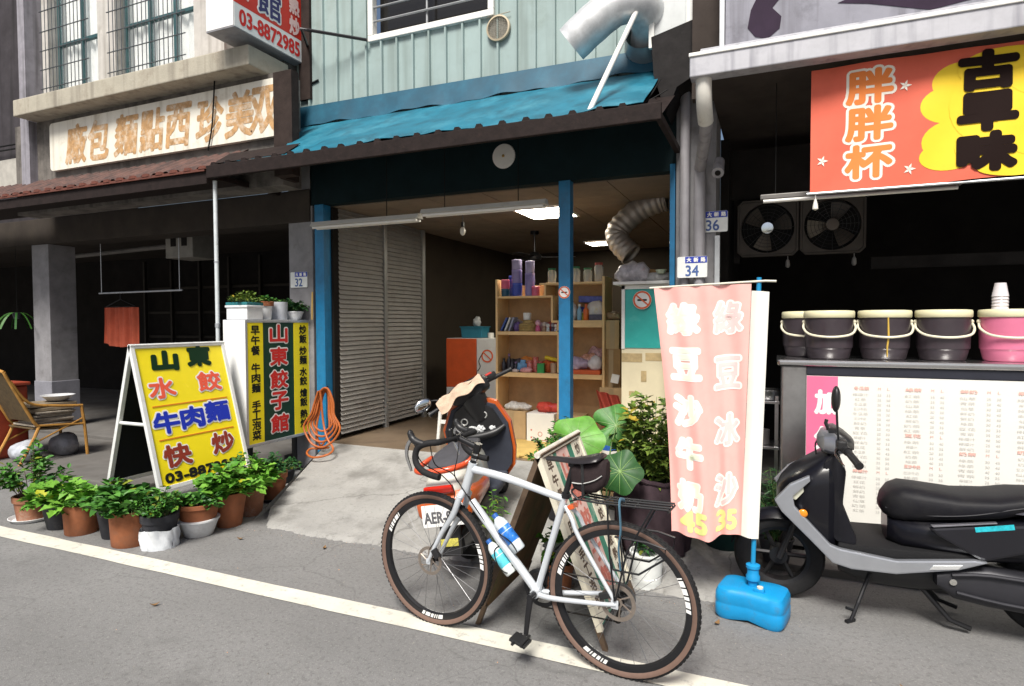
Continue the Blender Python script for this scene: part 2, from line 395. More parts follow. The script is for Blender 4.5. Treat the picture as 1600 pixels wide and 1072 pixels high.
# ================================================================= middle shop building
def shop():
    t = thing('shop_building', 'narrow shop with pale green sheet wall, teal awning and wide open front', 'building', (0, 0, 0))
    # pale green ribbed sheet wall of the upper floor, around the window opening
    X0, X1, Yw = -4.78, -.60, 5.3
    wx0, wx1, wz0 = -3.76, -2.47, 4.52
    m = MB()
    def wall(xa, xb, za, zb):
        m.b2((xa, Yw, za), (xb, Yw + .05, zb))
        x = math.ceil((xa + .01 + 4.78) / .185) * .185 - 4.78
        while x < xb - .02:
            m.prism([(-.013, 0), (.013, 0), (.009, .030), (-.009, .030)], zb - za, Matrix.Translation((x, Yw, za)) @ Matrix.Rotation(math.pi, 4, 'Z'))
            x += .185
    wall(X0, wx0 - .06, 3.6, 6.4); wall(wx1 + .06, -.9, 3.6, 6.4); wall(wx0 - .06, wx1 + .06, 3.6, wz0 - .05)
    m.build('sheet_wall', SHEET, t)
    m = MB()
    m.b2((-.90, 5.02, 3.86), (-.60, 5.35, 6.4)); m.build('corner_panel', mat('corner_panel_paint', (.55, .57, .57), .6, var=.1, vs=4, streak=((.3, .3, .3), .5, 12)), t)
    m = MB()
    m.b2((-.925, 4.985, 3.78), (-.885, 5.02, 6.4)); m.b2((-.635, 4.985, 3.88), (-.59, 5.02, 6.4)); m.build('corner_trim', WHITEP, t)
    # window with rails
    w = MB(); d0 = 5.26
    w.b2((wx0 - .06, d0, wz0 - .06), (wx1 + .06, 5.34, wz0), .006)
    w.b2((wx0 - .06, d0, wz0), (wx0, 5.34, 5.6), .006); w.b2((wx1, d0, wz0), (wx1 + .06, 5.34, 5.6), .006)
    wf = w.build('window', WHITEP, t)
    m = MB(); m.b2((wx0, 5.40, wz0), (wx1, 5.42, 5.6)); m.build('pane', mat('dark_window_pane', (.015, .014, .013), .15, var=0), wf)
    m = MB()
    for z in (4.66, 4.80, 4.94, 5.08): m.cyl((wx0 - .02, 5.285, z), (wx1 + .02, 5.285, z + .0), .011, n=8)
    m.cyl((-3.15, 5.31, wz0), (-3.15, 5.31, 5.6), .012, n=8)
    m.build('window_rail', mat('grey_rail', (.30, .31, .32), .5, .5, var=.1), wf)
    # teal awning: flashing, sloping sheet, ribbed dark front edge
    m = MB()
    def slope(u, v):
        xl = -4.74 + .60 * v; x = xl + u * (-.85 - xl)
        y = 5.235 - v * .86; z = 3.70 - v * .56
        s = .010 * math.sin(x * 3.1 + 1) * math.sin(v * 5) + .006 * math.sin(x * 9.7) * v + .004 * math.sin(x * 23 + v * 9)
        return Vector((x, y, z + s))
    m.grid(slope, 90, 10, .004)
    for (xa, xb) in ((-4.86, -4.79), (-4.70, -4.60), (-4.52, -4.47), (-4.38, -4.28)): m.grid(lambda u, v: Vector((xa + (xb - xa) * u, 4.44 - v * .055, 3.165 - v * .02)), 2, 2, .004)
    aw = m.build('awning', TEAL, t, smooth=True)
    m = MB()
    def flash(u, v):
        x = -4.72 + u * 3.86
        wob = .012 * math.sin(x * 6.3) + .008 * math.sin(x * 17)
        return Vector((x, 5.27 - v * .05 - .01 * v * v, 3.925 - .03 * u - v * (.232 - .028 * u + wob)))
    m.grid(flash, 80, 4, .003); m.build('flashing', TEAL_F, aw, smooth=True)
    m = MB()
    m.b2((-5.06, 4.345, 3.005), (-.72, 4.385, 3.125), .006)
    for k in range(23):
        x = -4.97 + k * .19 + random.uniform(-.012, .012)
        m.prism([(-.034, 0), (.034, 0), (.018, .030), (-.018, .030)], .035, Matrix.Translation((x, 4.385, 3.122)) @ Matrix.Rotation(R_(90), 4, 'X'))
    m.grid(lambda u, v: Vector((-5.02 + .90 * u, 4.60 - v * .21, 3.30 - v * .15)), 28, 2, .004)
    m.build('ribbed_edge', RUSTB, aw, smooth=False)
    m = MB()
    m.poly([(-5.06, 4.385, 3.05), (-.72, 4.385, 3.05), (-.72, 5.3, 3.55), (-5.06, 5.3, 3.55)], [(0, 1, 2, 3)])
    m.b2((-5.06, 4.385, 3.01), (-5.02, 5.3, 3.06)); m.b2((-.76, 4.385, 3.01), (-.72, 5.3, 3.06))
    m.build('soffit', RUSTB, aw)
    # lintel, blue posts, walls, ceiling
    m = MB(); m.b2((-4.62, 5.30, 2.87), (-.75, 5.42, 3.88)); m.build('lintel', LINTEL, t)
    m = MB(); m.b2((-1.785, 5.29, .29), (-1.675, 5.39, 2.875), .006); m.build('post', BLUE, t)
    m = MB(); m.b2((-4.56, 5.29, .0), (-4.44, 5.41, 2.875), .006); m.build('post', BLUE, t)
    m = MB(); m.b2((-.80, 5.29, .0), (-.757, 5.41, 2.925), .004); m.build('post', BLUE, t)
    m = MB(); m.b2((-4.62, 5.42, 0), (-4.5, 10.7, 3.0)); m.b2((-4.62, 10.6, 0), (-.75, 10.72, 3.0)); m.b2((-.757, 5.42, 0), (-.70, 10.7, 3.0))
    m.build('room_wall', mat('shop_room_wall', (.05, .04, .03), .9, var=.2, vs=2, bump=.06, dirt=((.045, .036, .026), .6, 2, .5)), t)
    # board ceiling with joints
    m = MB()
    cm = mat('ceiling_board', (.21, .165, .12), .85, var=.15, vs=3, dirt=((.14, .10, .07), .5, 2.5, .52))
    for i in range(6):
        for j in range(9):
            m.b2((-4.5 + i * .625 + .004, 5.44 + j * .585 + .004, 2.865), (-4.5 + (i + 1) * .625 - .004, 5.44 + (j + 1) * .585 - .004, 2.885))
    m.b2((-4.5, 5.42, 2.885), (-.757, 10.7, 2.92))
    m.build('ceiling', cm, t)
    # folding slatted shutter along the left side
    sh = mat('shutter_slats', (.29, .28, .265), .6, .1, var=.12, vs=5, dirt=((.16, .14, .12), .5, 4, .55))
    for (ya, yb) in ((5.50, 6.33), (6.40, 7.22)):
        m = MB(); z = .36
        while z < 2.84:
            m.poly([(-4.40, ya, z), (-4.40, yb, z), (-4.425, yb, z + .048), (-4.425, ya, z + .048)], [(0, 1, 2, 3)])
            m.poly([(-4.425, ya, z + .048), (-4.425, yb, z + .048), (-4.40, yb, z + .052), (-4.40, ya, z + .052)], [(0, 1, 2, 3)])
            z += .052
        m.build('shutter', sh, t)
    m = MB()
    m.b2((-4.44, 6.335, .30), (-4.385, 6.395, 2.86), .004); m.build('shutter_rail', mat('shutter_rail_metal', (.38, .38, .37), .4, .6, var=.1), t)
    m = MB(); m.b2((-4.44, 7.225, .30), (-4.385, 7.30, 2.86), .004); m.build('shutter_rail', _M['shutter_rail_metal'], t)
    m = MB(); m.b2((-4.44, 5.41, .30), (-4.41, 5.495, 2.86)); m.build('shutter_rail', BLACKISH, t)
    return t
SHOP = shop()
# street pillars that carry both upper floors
def pillar(name, label, a, b, m_):
    m = MB(); m.b2(a, b, .008); return tag(m.build(name, m_), label, 'pillar')
pillar('pillar', 'slim plastered pillar behind the green and yellow light box, carrying number 32', (-4.93, 5.30, .0), (-4.60, 5.72, 3.6), PILLAR)
pillar('pillar', 'plastered pillar between shop and drink stall, hung with pipes and number plates', (-.752, 5.30, .0), (-.43, 5.74, 3.9), PILLAR)

# ================================================================= left building
def left_building():
    t = thing('concrete_building', 'weathered concrete building with grilled windows above a dark arcade', 'building')
    # upper wall: piers between windows
    Yw = 5.1
    m = MB()
    for (xa, xb) in ((-8.98, -8.72), (-7.74, -7.42), (-6.08, -5.62)):
        m.b2((xa, Yw, 4.33), (xb, Yw + .25, 6.6))
    m.b2((-8.98, Yw + .02, 4.30), (-5.05, Yw + .25, 4.43))
    m.build('wall', PLASTER, t)
    m = MB(); m.b2((-5.62, Yw + .03, 4.34), (-4.80, Yw + .25, 6.6)); m.build('corner_wall', CON_D, t)
    # ledge
    m = MB(); m.b2((-8.55, 4.58, 4.13), (-4.73, 5.12, 4.325), .012); m.build('ledge', mat('ledge_concrete', (.40, .37, .30), .9, var=.15, vs=4, bump=.3, bs=50, dirt=((.2, .17, .13), .6, 4, .52), streak=((.12, .1, .08), .5, 10)), t)
    m = MB(); m.b2((-9.0, 4.84, 3.0), (-4.56, 5.1, 4.13)); m.build('sign_band', CON_D, t)
    m = MB(); m.b2((-4.54, 4.70, 3.05), (-4.31, 4.80, 4.06)); m.b2((-4.56, 4.80, 3.05), (-4.50, 5.0, 4.0)); m.b2((-4.72, 5.262, 4.0), (-4.57, 5.298, 6.6)); m.build('end_column', mat('end_column_paint', (.035, .025, .022), .85, var=.3, vs=9, bump=.2), t)
    m = MB(); m.b2((-8.72, 4.75, 3.1), (-8.55, 5.05, 4.13)); m.b2((-9.0, 4.9, 3.1), (-8.86, 5.1, 6.6)); m.build('downpipe', mat('mauve_grey_paint', (.26, .25, .28), .8, var=.2, vs=8, streak=((.05, .05, .05), .6, 14)), t)
    # windows: frame, curtain, grille
    for (xa, xb) in ((-8.72, -7.74), (-7.42, -6.08)):
        w = MB(); y = Yw + .12
        n = 2 if xb - xa < 1.1 else 3
        for k in range(n + 1):
            x = xa + .02 + (xb - xa - .04) * k / n
            w.b2((x - .022, y, 4.42), (x + .022, y + .05, 6.5))
        w.b2((xa, y + .002, 4.42), (xb, y + .048, 4.47)); w.b2((xa, y + .002, 5.25), (xb, y + .048, 5.29))
        wf = w.build('window', mat('green_window_frame', (.05, .12, .13), .5, .2, var=.15, vs=9), t)
        c = MB()
        c.grid(lambda u, v, xa=xa, xb=xb: Vector((xa + (xb - xa) * u, y + .085 + .018 * math.sin(u * 44 + 2 * math.sin(u * 9)), 4.43 + 2.1 * v)), 90, 2)
        c.build('curtain', CURTAIN, wf, smooth=True)
        g = MB(); g.b2((xa, y + .02, 4.46), (xb, y + .025, 6.5)); g.build('pane', GLASS, wf)
        g = MB(); yy = Yw - .10
        x = xa + .04
        while x < xb - .02:
            g.cyl((x, yy, 4.36), (x, yy, 6.5), .0055, n=6)
            x += .072
        for z in (4.40, 4.62, 4.86, 5.10, 5.34, 5.6): g.cyl((xa + .01, yy - .006, z), (xb - .01, yy - .006, z), .007, n=6)
        for x in (xa + .02, xb - .02): g.cyl((x, yy, 4.38), (x, Yw + .05, 4.38), .008, n=6)
        g.build('grille', mat('grille_metal', (.09, .10, .11), .6, .4, var=.2), wf)
    # arcade: low lean-to edge, beam, ceiling, back and side walls
    m = MB()
    m.grid(lambda u, v: Vector((-13 + u * 7.98, 4.36 + v * .48, 3.115 + v * .28 + .014 * (1 if int(u * 200) % 4 < 2 else -1))), 200, 3, .004)
    m.build('lean_to_roof', mat('lean_to_sheet', (.10, .05, .04), .75, var=.3, vs=8, dirt=((.03, .02, .02), .7, 6, .45)), t)
    m = MB()
    for k in range(40): m.prism([(-.05, 0), (.05, 0), (.03, .03), (-.03, .03)], .03, Matrix.Translation((-12.9 + k * .2, 4.36, 3.095)) @ Matrix.Rotation(R_(90), 4, 'X'))
    m.b2((-13, 4.335, 3.075), (-5.07, 4.355, 3.10)); m.build('roof_edge', REDROOF, t)
    m = MB(); m.b2((-13, 4.36, 2.96), (-5.07, 4.40, 3.07)); m.b2((-13, 4.40, 3.04), (-5.06, 5.1, 3.07)); m.build('fascia', RUSTB, t)
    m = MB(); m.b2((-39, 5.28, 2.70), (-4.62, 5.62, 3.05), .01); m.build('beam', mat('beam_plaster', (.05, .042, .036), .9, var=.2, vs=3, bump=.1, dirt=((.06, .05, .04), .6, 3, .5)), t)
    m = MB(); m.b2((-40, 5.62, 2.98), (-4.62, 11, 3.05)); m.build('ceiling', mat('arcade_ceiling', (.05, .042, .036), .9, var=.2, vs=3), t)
    m = MB(); m.b2((-9.56, 5.30, .1), (-9.19, 5.66, 2.70), .008); pl = m.build('pillar', PILLAR, t)
    m = MB(); m.b2((-9.57, 5.29, .1), (-9.18, 5.67, .80), .008); m.build('painted_foot', mat('grey_pillar_foot', (.22, .22, .25), .8, var=.2, vs=6), pl)
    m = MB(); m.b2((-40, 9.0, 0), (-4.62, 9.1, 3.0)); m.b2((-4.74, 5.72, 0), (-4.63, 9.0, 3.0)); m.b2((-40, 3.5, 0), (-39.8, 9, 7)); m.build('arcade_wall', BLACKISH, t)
    # slatted screen in the back of the arcade
    m = MB()
    for k in range(9): m.b2((-12.2 + k * .8, 8.86, .14), (-12.15 + k * .8, 8.92, 2.9))
    for z in (.8, 1.3, 1.8, 2.3): m.b2((-12.2, 8.93, z), (-5.2, 8.96, z + .05))
    m.build('screen', mat('dark_screen_metal', (.04, .035, .03), .6, .3, var=.2), t)
    return t
left_building()
def far_left_building():
    t = thing('dark_building', 'dark narrow building at the far end of the street edge', 'building')
    m = MB(); m.b2((-40, 4.95, 3.06), (-13, 6.5, 9)); m.b2((-13, 5.35, 3.05), (-9.02, 6.5, 7)); m.build('wall', mat('dark_mauve_wall', (.05, .045, .05), .9, var=.3, vs=3, streak=((.02, .02, .02), .6, 9)), t)
    m = MB(); m.b2((-11.6, 5.31, 3.5), (-9.62, 5.36, 3.95), .01); m.build('panel', mat('faded_panel', (.42, .40, .36), .8, var=.2, vs=6), t)
    m = MB()
    for z in (4.1, 4.16, 3.4): m.cyl((-12.4, 5.28, z), (-9.1, 5.24, z - .06), .012, n=6)
    m.build('cable', WIRE, t)
far_left_building()

# ================================================================= right building (drink stall)
def right_building():
    t = thing('stall_building', 'dark open stall front with grey gutter and painted board above', 'building')
    m = MB()
    m.b2((-.535, 4.38, 3.27), (5, 4.50, 3.41), .008)
    gt = m.build('gutter', mat('gutter_metal', (.42, .42, .45), .55, .2, var=.15, vs=4, dirt=((.22, .22, .25), .6, 4, .53), streak=((.15, .15, .18), .6, 14)), t)
    m = MB(); m.b2((-.54, 4.37, 3.405), (5, 4.42, 3.43), .005); m.build('gutter_lip', WHITEP, gt)
    m = MB(); m.poly([(-.5, 4.5, 3.42), (5, 4.5, 3.42), (5, 4.74, 3.60), (-.5, 4.74, 3.60)], [(0, 1, 2, 3)]); m.build('flashing', _M['gutter_metal'], t)
    bd = mat('grey_board_paint', (.25, .25, .29), .75, var=.15, vs=3, bump=.1, bs=40, dirt=((.12, .12, .14), .6, 5, .53), streak=((.09, .085, .10), .6, 12))
    m = MB(); m.b2((-.33, 4.74, 3.52), (5, 4.80, 5.4)); bo = m.build('painted_board', bd, t)
    F = frame((-.33, 4.74, 3.55), (1, 0, 0), (0, 0, 1))
    pm = mat('purple_board_paint', (.030, .018, .035), .7, var=.2, vs=8)
    m = MB()
    m.prism([(.20, .07), (.28, .04), (.36, .10), (.37, .18), (.31, .25), (.38, .33), (.37, .42), (.33, .50), (.36, .6), (.2, .6), (.19, .46), (.22, .36), (.17, .26), (.15, .14)], .004, F)
    m.prism([(.72, .20), (.90, .16), (1.25, .05), (1.9, .12), (1.9, .9), (1.25, .9), (1.20, .36), (.95, .27)], .004, F)
    m.build('painted_shape', pm, bo)
    m = MB(); m.b2((-.37, 4.72, 3.50), (-.335, 4.80, 5.4), .004); m.build('board_trim', mat('grey_trim', (.5, .51, .53), .5, .3, var=.1), bo)
    # dim room behind
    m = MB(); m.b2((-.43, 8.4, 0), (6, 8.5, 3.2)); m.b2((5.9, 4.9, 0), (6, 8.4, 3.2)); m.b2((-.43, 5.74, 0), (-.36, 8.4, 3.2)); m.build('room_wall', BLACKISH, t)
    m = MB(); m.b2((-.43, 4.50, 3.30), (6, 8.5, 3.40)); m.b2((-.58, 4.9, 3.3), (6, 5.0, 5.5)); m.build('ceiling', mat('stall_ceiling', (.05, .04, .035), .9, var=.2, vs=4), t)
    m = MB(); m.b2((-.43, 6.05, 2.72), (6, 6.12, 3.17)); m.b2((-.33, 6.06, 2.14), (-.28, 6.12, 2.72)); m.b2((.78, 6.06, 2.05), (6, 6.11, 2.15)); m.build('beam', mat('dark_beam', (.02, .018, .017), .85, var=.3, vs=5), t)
    # dark sheet-metal hood corner between the two roofs
    m = MB(); m.prism([(0, 0), (.33, .08), (.33, -.35), (.20, -.42), (.12, -.62), (.02, -.3)], .30, Matrix.Translation((-.905, 5.28, 3.86)) @ Matrix.Rotation(R_(90), 4, 'X')); m.build('valley_flashing', mat('dark_flashing', (.02, .018, .018), .7, .2, var=.3, vs=9, bump=.3, bs=12), t)
right_building()
# ================================================================= signs
YEL = mat('yellow_sign_sheet', (.92, .75, .008), .45, var=.05, vs=4)
GRN = mat('dark_green_sign_sheet', (.004, .042, .022), .45, var=.08, vs=4)
SIGNW = mat('sign_white_acrylic', (.80, .80, .78), .4, var=.04, vs=3, dirt=((.55, .53, .48), .4, 4, .6))
ALU = mat('dull_aluminium', (.50, .52, .55), .45, .6, var=.12, vs=12)
DRED = mat('maroon_ink', (.26, .028, .012), .55, var=0)
def outlined(parent, items, F, ink, out_ink, bold, rim, name='lettering'):
    a = MB(); b = MB()
    for (s, x, y, w, h) in items:
        put(a, s, F, x, y, w, h, bold + rim, .002)
        put(b, s, F, x, y, w, h, bold, .0055, n=6)
    a.build('outline', out_ink, parent); b.build(name, ink, parent)

# --- long faded bakery board on the left building
t = thing('shop_sign', 'long weathered white board with faded brown brush lettering under the ledge', 'sign', (-6.385, 4.78, 3.765))
w, h = 3.62, .575
m = MB()
def rr(w, h, r, n=5):
    p = []
    for (cx, cy, a0) in ((w / 2 - r, h / 2 - r, 0), (-w / 2 + r, h / 2 - r, 90), (-w / 2 + r, -h / 2 + r, 180), (w / 2 - r, -h / 2 + r, 270)):
        for k in range(n + 1): p.append((cx + r * math.cos(R_(a0 + 90 * k / n)), cy + r * math.sin(R_(a0 + 90 * k / n))))
    return p
m.prism(rr(w, h, .05), .05, Matrix.Translation((0, .05, 0)) @ Matrix.Rotation(R_(90), 4, 'X'))
m.build('board', mat('old_white_board', (.74, .71, .62), .7, var=.08, vs=3, dirt=((.42, .36, .26), .6, 3, .54), streak=((.35, .3, .22), .5, 10)), t)
F = frame((-6.385, 4.78, 3.765), (1, 0, 0), (0, 0, 1)); F = Matrix.Translation(-Vector(t.location)) @ F
m = MB()
for s, x in zip('廠包麵點西珍美双', (-7.687, -7.288, -6.804, -6.377, -5.969, -5.492, -5.068, -4.735)):
    put(m, s, F, x + 6.385, -.01, .36, .44, .016, .002, n=6, skew=.12)
m.build('lettering', mat('faded_brown_paint', (.46, .27, .12), .8, var=.35, vs=14, dirt=((.72, .66, .55), .65, 9, .48)), t)
m = MB(); m.tube([(1.0, -.02, .45), (.99, -.03, .2), (.95, -.025, -.1), (.88, -.02, -.34)], .008, 6, sub=4); m.build('cable', WIRE, t)

# --- projecting red light box
t = thing('projecting_sign', 'red and white light box jutting from the upper wall with phone number along its foot', 'sign', (-4.68, 4.83, 4.39))
L_, T_, Hh = .93, .36, 1.3
m = MB(); m.b2((-T_, -L_ / 2, 0), (-.004, L_ / 2, .02), .004); m.b2((-T_, -L_ / 2, Hh - .02), (-.004, L_ / 2, Hh), .004)
for y in (-L_ / 2, L_ / 2 - .02): m.b2((-T_, y, .02), (-T_ + .02, y + .02, Hh - .02)); m.b2((-.024, y, .02), (-.004, y + .02, Hh - .02))
m.build('casing', mat('sign_casing_grey', (.30, .30, .32), .6, .2, var=.2, vs=9, dirt=((.2, .12, .08), .5, 10, .56)), t)
m = MB(); m.b2((-T_ + .005, -L_ / 2 - .003, .015), (-.008, -L_ / 2 + .01, Hh)); m.build('end_panel', SIGNW, t)
m = MB(); m.b2((-.012, -L_ / 2 + .004, .01), (0, L_ / 2 - .004, .235)); m.build('phone_panel', SIGNW, t)
m = MB(); m.b2((-.012, -L_ / 2 + .004, .235), (.001, L_ / 2 - .004, Hh - .01)); m.b2((-T_ - .001, -L_ / 2 + .004, .01), (-T_ + .012, L_ / 2 - .004, Hh - .01)); m.build('face_panel', mat('red_sign_acrylic', (.60, .028, .014), .4, var=.06, vs=4), t)
F = frame((0, 0, 0), (0, 1, 0), (0, 0, 1))
m = MB(); put(m, '03-8872985', F, .0, .122, .80, .145, .006, .003); m.build('phone_lettering', RED_INK, t)
outlined(t, [('館', -.02, .42, .30, .27), ('子', -.02, .75, .30, .27), ('餃', -.02, 1.08, .30, .27)], F, mat('navy_ink', (.03, .03, .13), .55, var=0), WHT_INK, .007, .018)
m = MB()
for s, y in zip('炒熱', (.345, .56)): put(m, s, F, .33, y, .14, .18, .008, .004)
for s, y in zip('餃水', (.40, .62)): put(m, s, F, -.36, y, .14, .18, .008, .004)
m.build('side_lettering', mat('pale_pink_ink', (.78, .55, .52), .55, var=0), t)
m = MB()
for z in (.10, .62, 1.2):
    m.tube([(-.03, L_ / 2, z), (.06, .50, z - .02), (.10, .60, z - .05)], .014, 6); m.tube([(-T_ + .04, L_ / 2, z), (-T_ + .06, .5, z)], .014, 6)
m.tube([(.08, .49, -.25), (.08, .49, 1.3)], .018, 6); m.tube([(.05, .49, .16), (.235, .17, .208), (.30, .20, .195), (.87, .41, .08)], .016, 6)
m.tube([(.0, .46, .02), (.16, .52, -.15), (.2, .46, -.2), (.02, .46, -.24)], .012, 6)
m.build('bracket', BLACKM, t)

# --- yellow A-board
t = thing('sandwich_board', 'tall yellow A-board with black, red and blue dish names standing among the potted plants', 'signboard', (-4.80, 3.815, 0))
w, z0, z1 = .927, .25, 1.43
bx, ax = .315, .0
lean = math.hypot(bx, z1 - z0)
F = frame((bx, -w / 2, z0), (0, 1, 0), (ax - bx, 0, z1 - z0))
m = MB()
m.prism([(.03, .03), (w - .03, .03), (w - .03, lean - .03), (.03, lean - .03)], .010, F @ Matrix.Translation((0, 0, -.012)))
m.build('face_panel', YEL, t)
tr = mat('white_painted_tube', (.74, .75, .74), .45, .1, var=.08, vs=12, dirt=((.35, .3, .25), .4, 14, .58))
def leaf(F, name, m_, legs=.14):
    m = MB()
    for x in (0, w - .035):
        m.prism([(x, -legs), (x + .035, -legs), (x + .035, lean), (x, lean)], .032, F @ Matrix.Translation((0, 0, -.022)), .003)
    m.prism([(.035, lean - .034), (w - .035, lean - .034), (w - .035, lean), (.035, lean)], .030, F @ Matrix.Translation((0, 0, -.021)), .003)
    m.prism([(.035, 0), (w - .035, 0), (w - .035, .034), (.035, .034)], .030, F @ Matrix.Translation((0, 0, -.021)), .003)
    return m.build(name, m_, t)
leaf(F, 'front_frame', tr, .245)
F2 = frame((-bx, w / 2, z0), (0, -1, 0), (bx - ax, 0, z1 - z0))
leaf(F2, 'rear_frame', tr, .245)
m = MB(); m.prism([(.03, .03), (w - .03, .03), (w - .03, lean - .03), (.03, lean - .03)], .008, F2 @ Matrix.Translation((0, 0, -.008))); m.build('rear_panel', mat('dark_board_back', (.008, .010, .012), .6, var=.3, vs=6), t)
for y in (-w / 2 + .02, w / 2 - .02):
    m = MB(); m.cyl((-.175, y, .78), (.175, y, .78), .014, n=8); m.build('stretcher', tr, t)
def Y_(f): return lean * (1 - f)
m = MB(); put(m, '山', F, 0.287, Y_(.125), 0.226, 0.148, .016, .003, skew=.1); put(m, '東', F, 0.627, Y_(.105), 0.226, 0.165, .014, .003, skew=.1); m.build('lettering', mat('green_black_ink', (.006, .03, .012), .6, var=0), t)
outlined(t, [('水', 0.209, Y_(.315), 0.235, 0.165), ('餃', 0.679, Y_(.30), 0.235, 0.165)], F, mat('orange_red_ink', (.80, .10, .05), .55, var=0), WHT_INK, .007, .011, 'red_lettering')
outlined(t, [('牛', 0.187, Y_(.555), 0.226, 0.174), ('肉', 0.435, Y_(.545), 0.218, 0.174), ('麵', 0.696, Y_(.53), 0.244, 0.174)], F, BLUE_INK, WHT_INK, .010, .012, 'blue_lettering')
outlined(t, [('快', 0.226, Y_(.785), 0.244, 0.174), ('炒', 0.688, Y_(.765), 0.226, 0.174)], F, DRED, WHT_INK, .009, .009, 'maroon_lettering')
m = MB(); put(m, '03-8872985', F, 0.470, Y_(.925), 0.783, 0.074, .006, .003); m.build('phone_lettering', BLK_INK, t)
m = MB()
for f in (.437, .668): m.prism([(.09, Y_(f) - .005), (w - .09, Y_(f) - .005), (w - .09, Y_(f) + .005), (.09, Y_(f) + .005)], .002, F)
m.build('ruled_line', mat('orange_ink', (.72, .22, .01), .6, var=0), t)

# --- green and yellow light box standing against the pillar
t = thing('light_box_sign', 'upright light box with dark green centre and yellow side columns under small pots', 'sign', (-4.80, 4.86, .0))
w, z0, z1 = .90, .385, 1.635
m = MB()
m.b2((-.145, -w / 2, z1 - .03), (.145, w / 2, z1), .004); m.b2((-.145, -w / 2, z0), (.145, w / 2, z0 + .03), .004)
for y in (-w / 2, w / 2 - .025):
    m.b2((.12, y, z0 + .03), (.145, y + .025, z1 - .03)); m.b2((-.145, y, z0 + .03), (-.12, y + .025, z1 - .03))
m.build('casing', ALU, t)
m = MB(); m.b2((-.143, -w / 2 - .002, z0 + .004), (.143, -w / 2 + .01, z1 - .004), .003); m.build('end_panel', SIGNW, t)
m = MB(); m.b2((-.13, -w / 2 + .02, z0 + .03), (.138, w / 2 - .025, z1 - .03)); m.build('face_panel', GRN, t)
m = MB(); ww = w - .05
for (a, b) in ((0, .235), (.735, 1)): m.b2((.134, -w / 2 + .025 + a * ww, z0 + .03), (.141, -w / 2 + .025 + b * ww, z1 - .03))
m.build('yellow_panel', YEL, t)
F = frame((.141, -w / 2, z0), (0, 1, 0), (0, 0, 1))
H = z1 - z0
def colm(mb, txt, x, top, bot, cw, chh, gap):
    n = sum(1 for c in txt if c != ' '); ns = txt.count(' ')
    step = (top - bot) / (n + ns * gap); y = top
    for c in txt:
        if c == ' ': y -= step * gap; continue
        put(mb, c, F, x, y - step / 2, cw, min(chh, step * .9), .004, .002, n=6); y -= step
m = MB(); colm(m, '早午餐 牛肉麵 手工泡菜', .125, H * .955, H * .05, .105, .088, .75); colm(m, '炒飯 炒麵 水餃 燴飯 熱炒', .785, H * .955, H * .07, .105, .09, .3); m.build('lettering', BLK_INK, t)
F = frame((.138, -w / 2, z0), (0, 1, 0), (0, 0, 1))
outlined(t, [(c, .435, H * y, .235, .175) for c, y in zip('山東餃子館', (.885, .70, .51, .335, .15))], F, RED_INK, WHT_INK, .008, .012, 'red_lettering')
for y in (-.30, .32):
    m = MB(); m.b2((-.02, y, .03), (.02, y + .04, z0)); m.b2((-.14, y, .0), (.14, y + .04, .03)); m.build('stand', BLACKM, t)

# --- house number plates
def plate(num, loc, label):
    t = thing('house_number_plate', label, 'number plate', loc, 0, 'blue and white house number plates')
    m = MB(); m.prism(rr(.235, .17, .012), .003, Matrix.Translation((0, .0, 0)) @ Matrix.Rotation(R_(90), 4, 'X')); m.build('plate', mat('enamel_white', (.80, .82, .80), .3, var=.05, vs=20), t)
    m = MB(); m.prism([(-.055, .032), (.115, .032), (.115, .083), (-.055, .083)], .002, Matrix.Translation((0, -.003, 0)) @ Matrix.Rotation(R_(90), 4, 'X')); m.build('strip', mat('enamel_blue', (.02, .05, .42), .3, var=.05, vs=20), t)
    F = frame((0, -.0035, 0), (1, 0, 0), (0, 0, 1))
    m = MB(); put(m, num, F, .0, -.03, .10, .085, .002, .002); m.build('lettering', mat('grey_blue_ink', (.06, .12, .33), .5, var=0), t)
    m = MB()
    for s, x in zip('大新路', (-.025, .03, .085)): put(m, s, F, x, .058, .034, .034, .002, .0035)
    m.build('street_lettering', WHT_INK, t)
    return t
plate('32', (-4.785, 5.292, 2.075), 'number 32 plate fixed to the pillar above the light box')
plate('34', (-.60, 5.165, 2.045), 'number 34 plate on the pipes just above the pink flag')
plate('36', (-.455, 5.292, 2.42), 'number 36 plate higher on the pillar, half hidden behind a pipe')

# --- no smoking stickers
def sticker(loc, rotz, r, label):
    t = thing('no_smoking_sticker', label, 'sticker', loc, rotz, 'round no smoking stickers')
    Rx = Matrix.Rotation(R_(90), 4, 'X')
    m = MB(); m.lathe([(r, 0), (r, .001), (0, .0012)], n=28, rot=Rx); m.build('disc', WHT_INK, t)
    m = MB(); m.lathe([(r * .97, .0015), (r * .97, .0022), (r * .78, .0022), (r * .78, .0015)], n=28, rot=Rx, cap=False)
    m.box((0, -.0028, 0), (r * 1.6, .0006, r * .16), (0, R_(40), 0)); m.build('ring', mat('orange_red_print', (.72, .12, .03), .5, var=0), t)
    m = MB(); m.box((0, -.0018, 0), (r * 1.0, .0006, r * .2)); m.build('cigarette', BLK_INK, t)
    return t
sticker((-1.73, 5.288, 1.87), 0, .056, 'small round no smoking sticker on the blue shopfront post')

def finer(bm, lim):                                  # cut long lettering edges so the print can follow the folds
    bmesh.ops.triangulate(bm, faces=bm.faces[:])
    for _ in range(4):
        e = [x for x in bm.edges if x.calc_length() > lim]
        if not e: break
        bmesh.ops.subdivide_edges(bm, edges=e, cuts=1)
        bmesh.ops.triangulate(bm, faces=[f for f in bm.faces if len(f.verts) > 3])
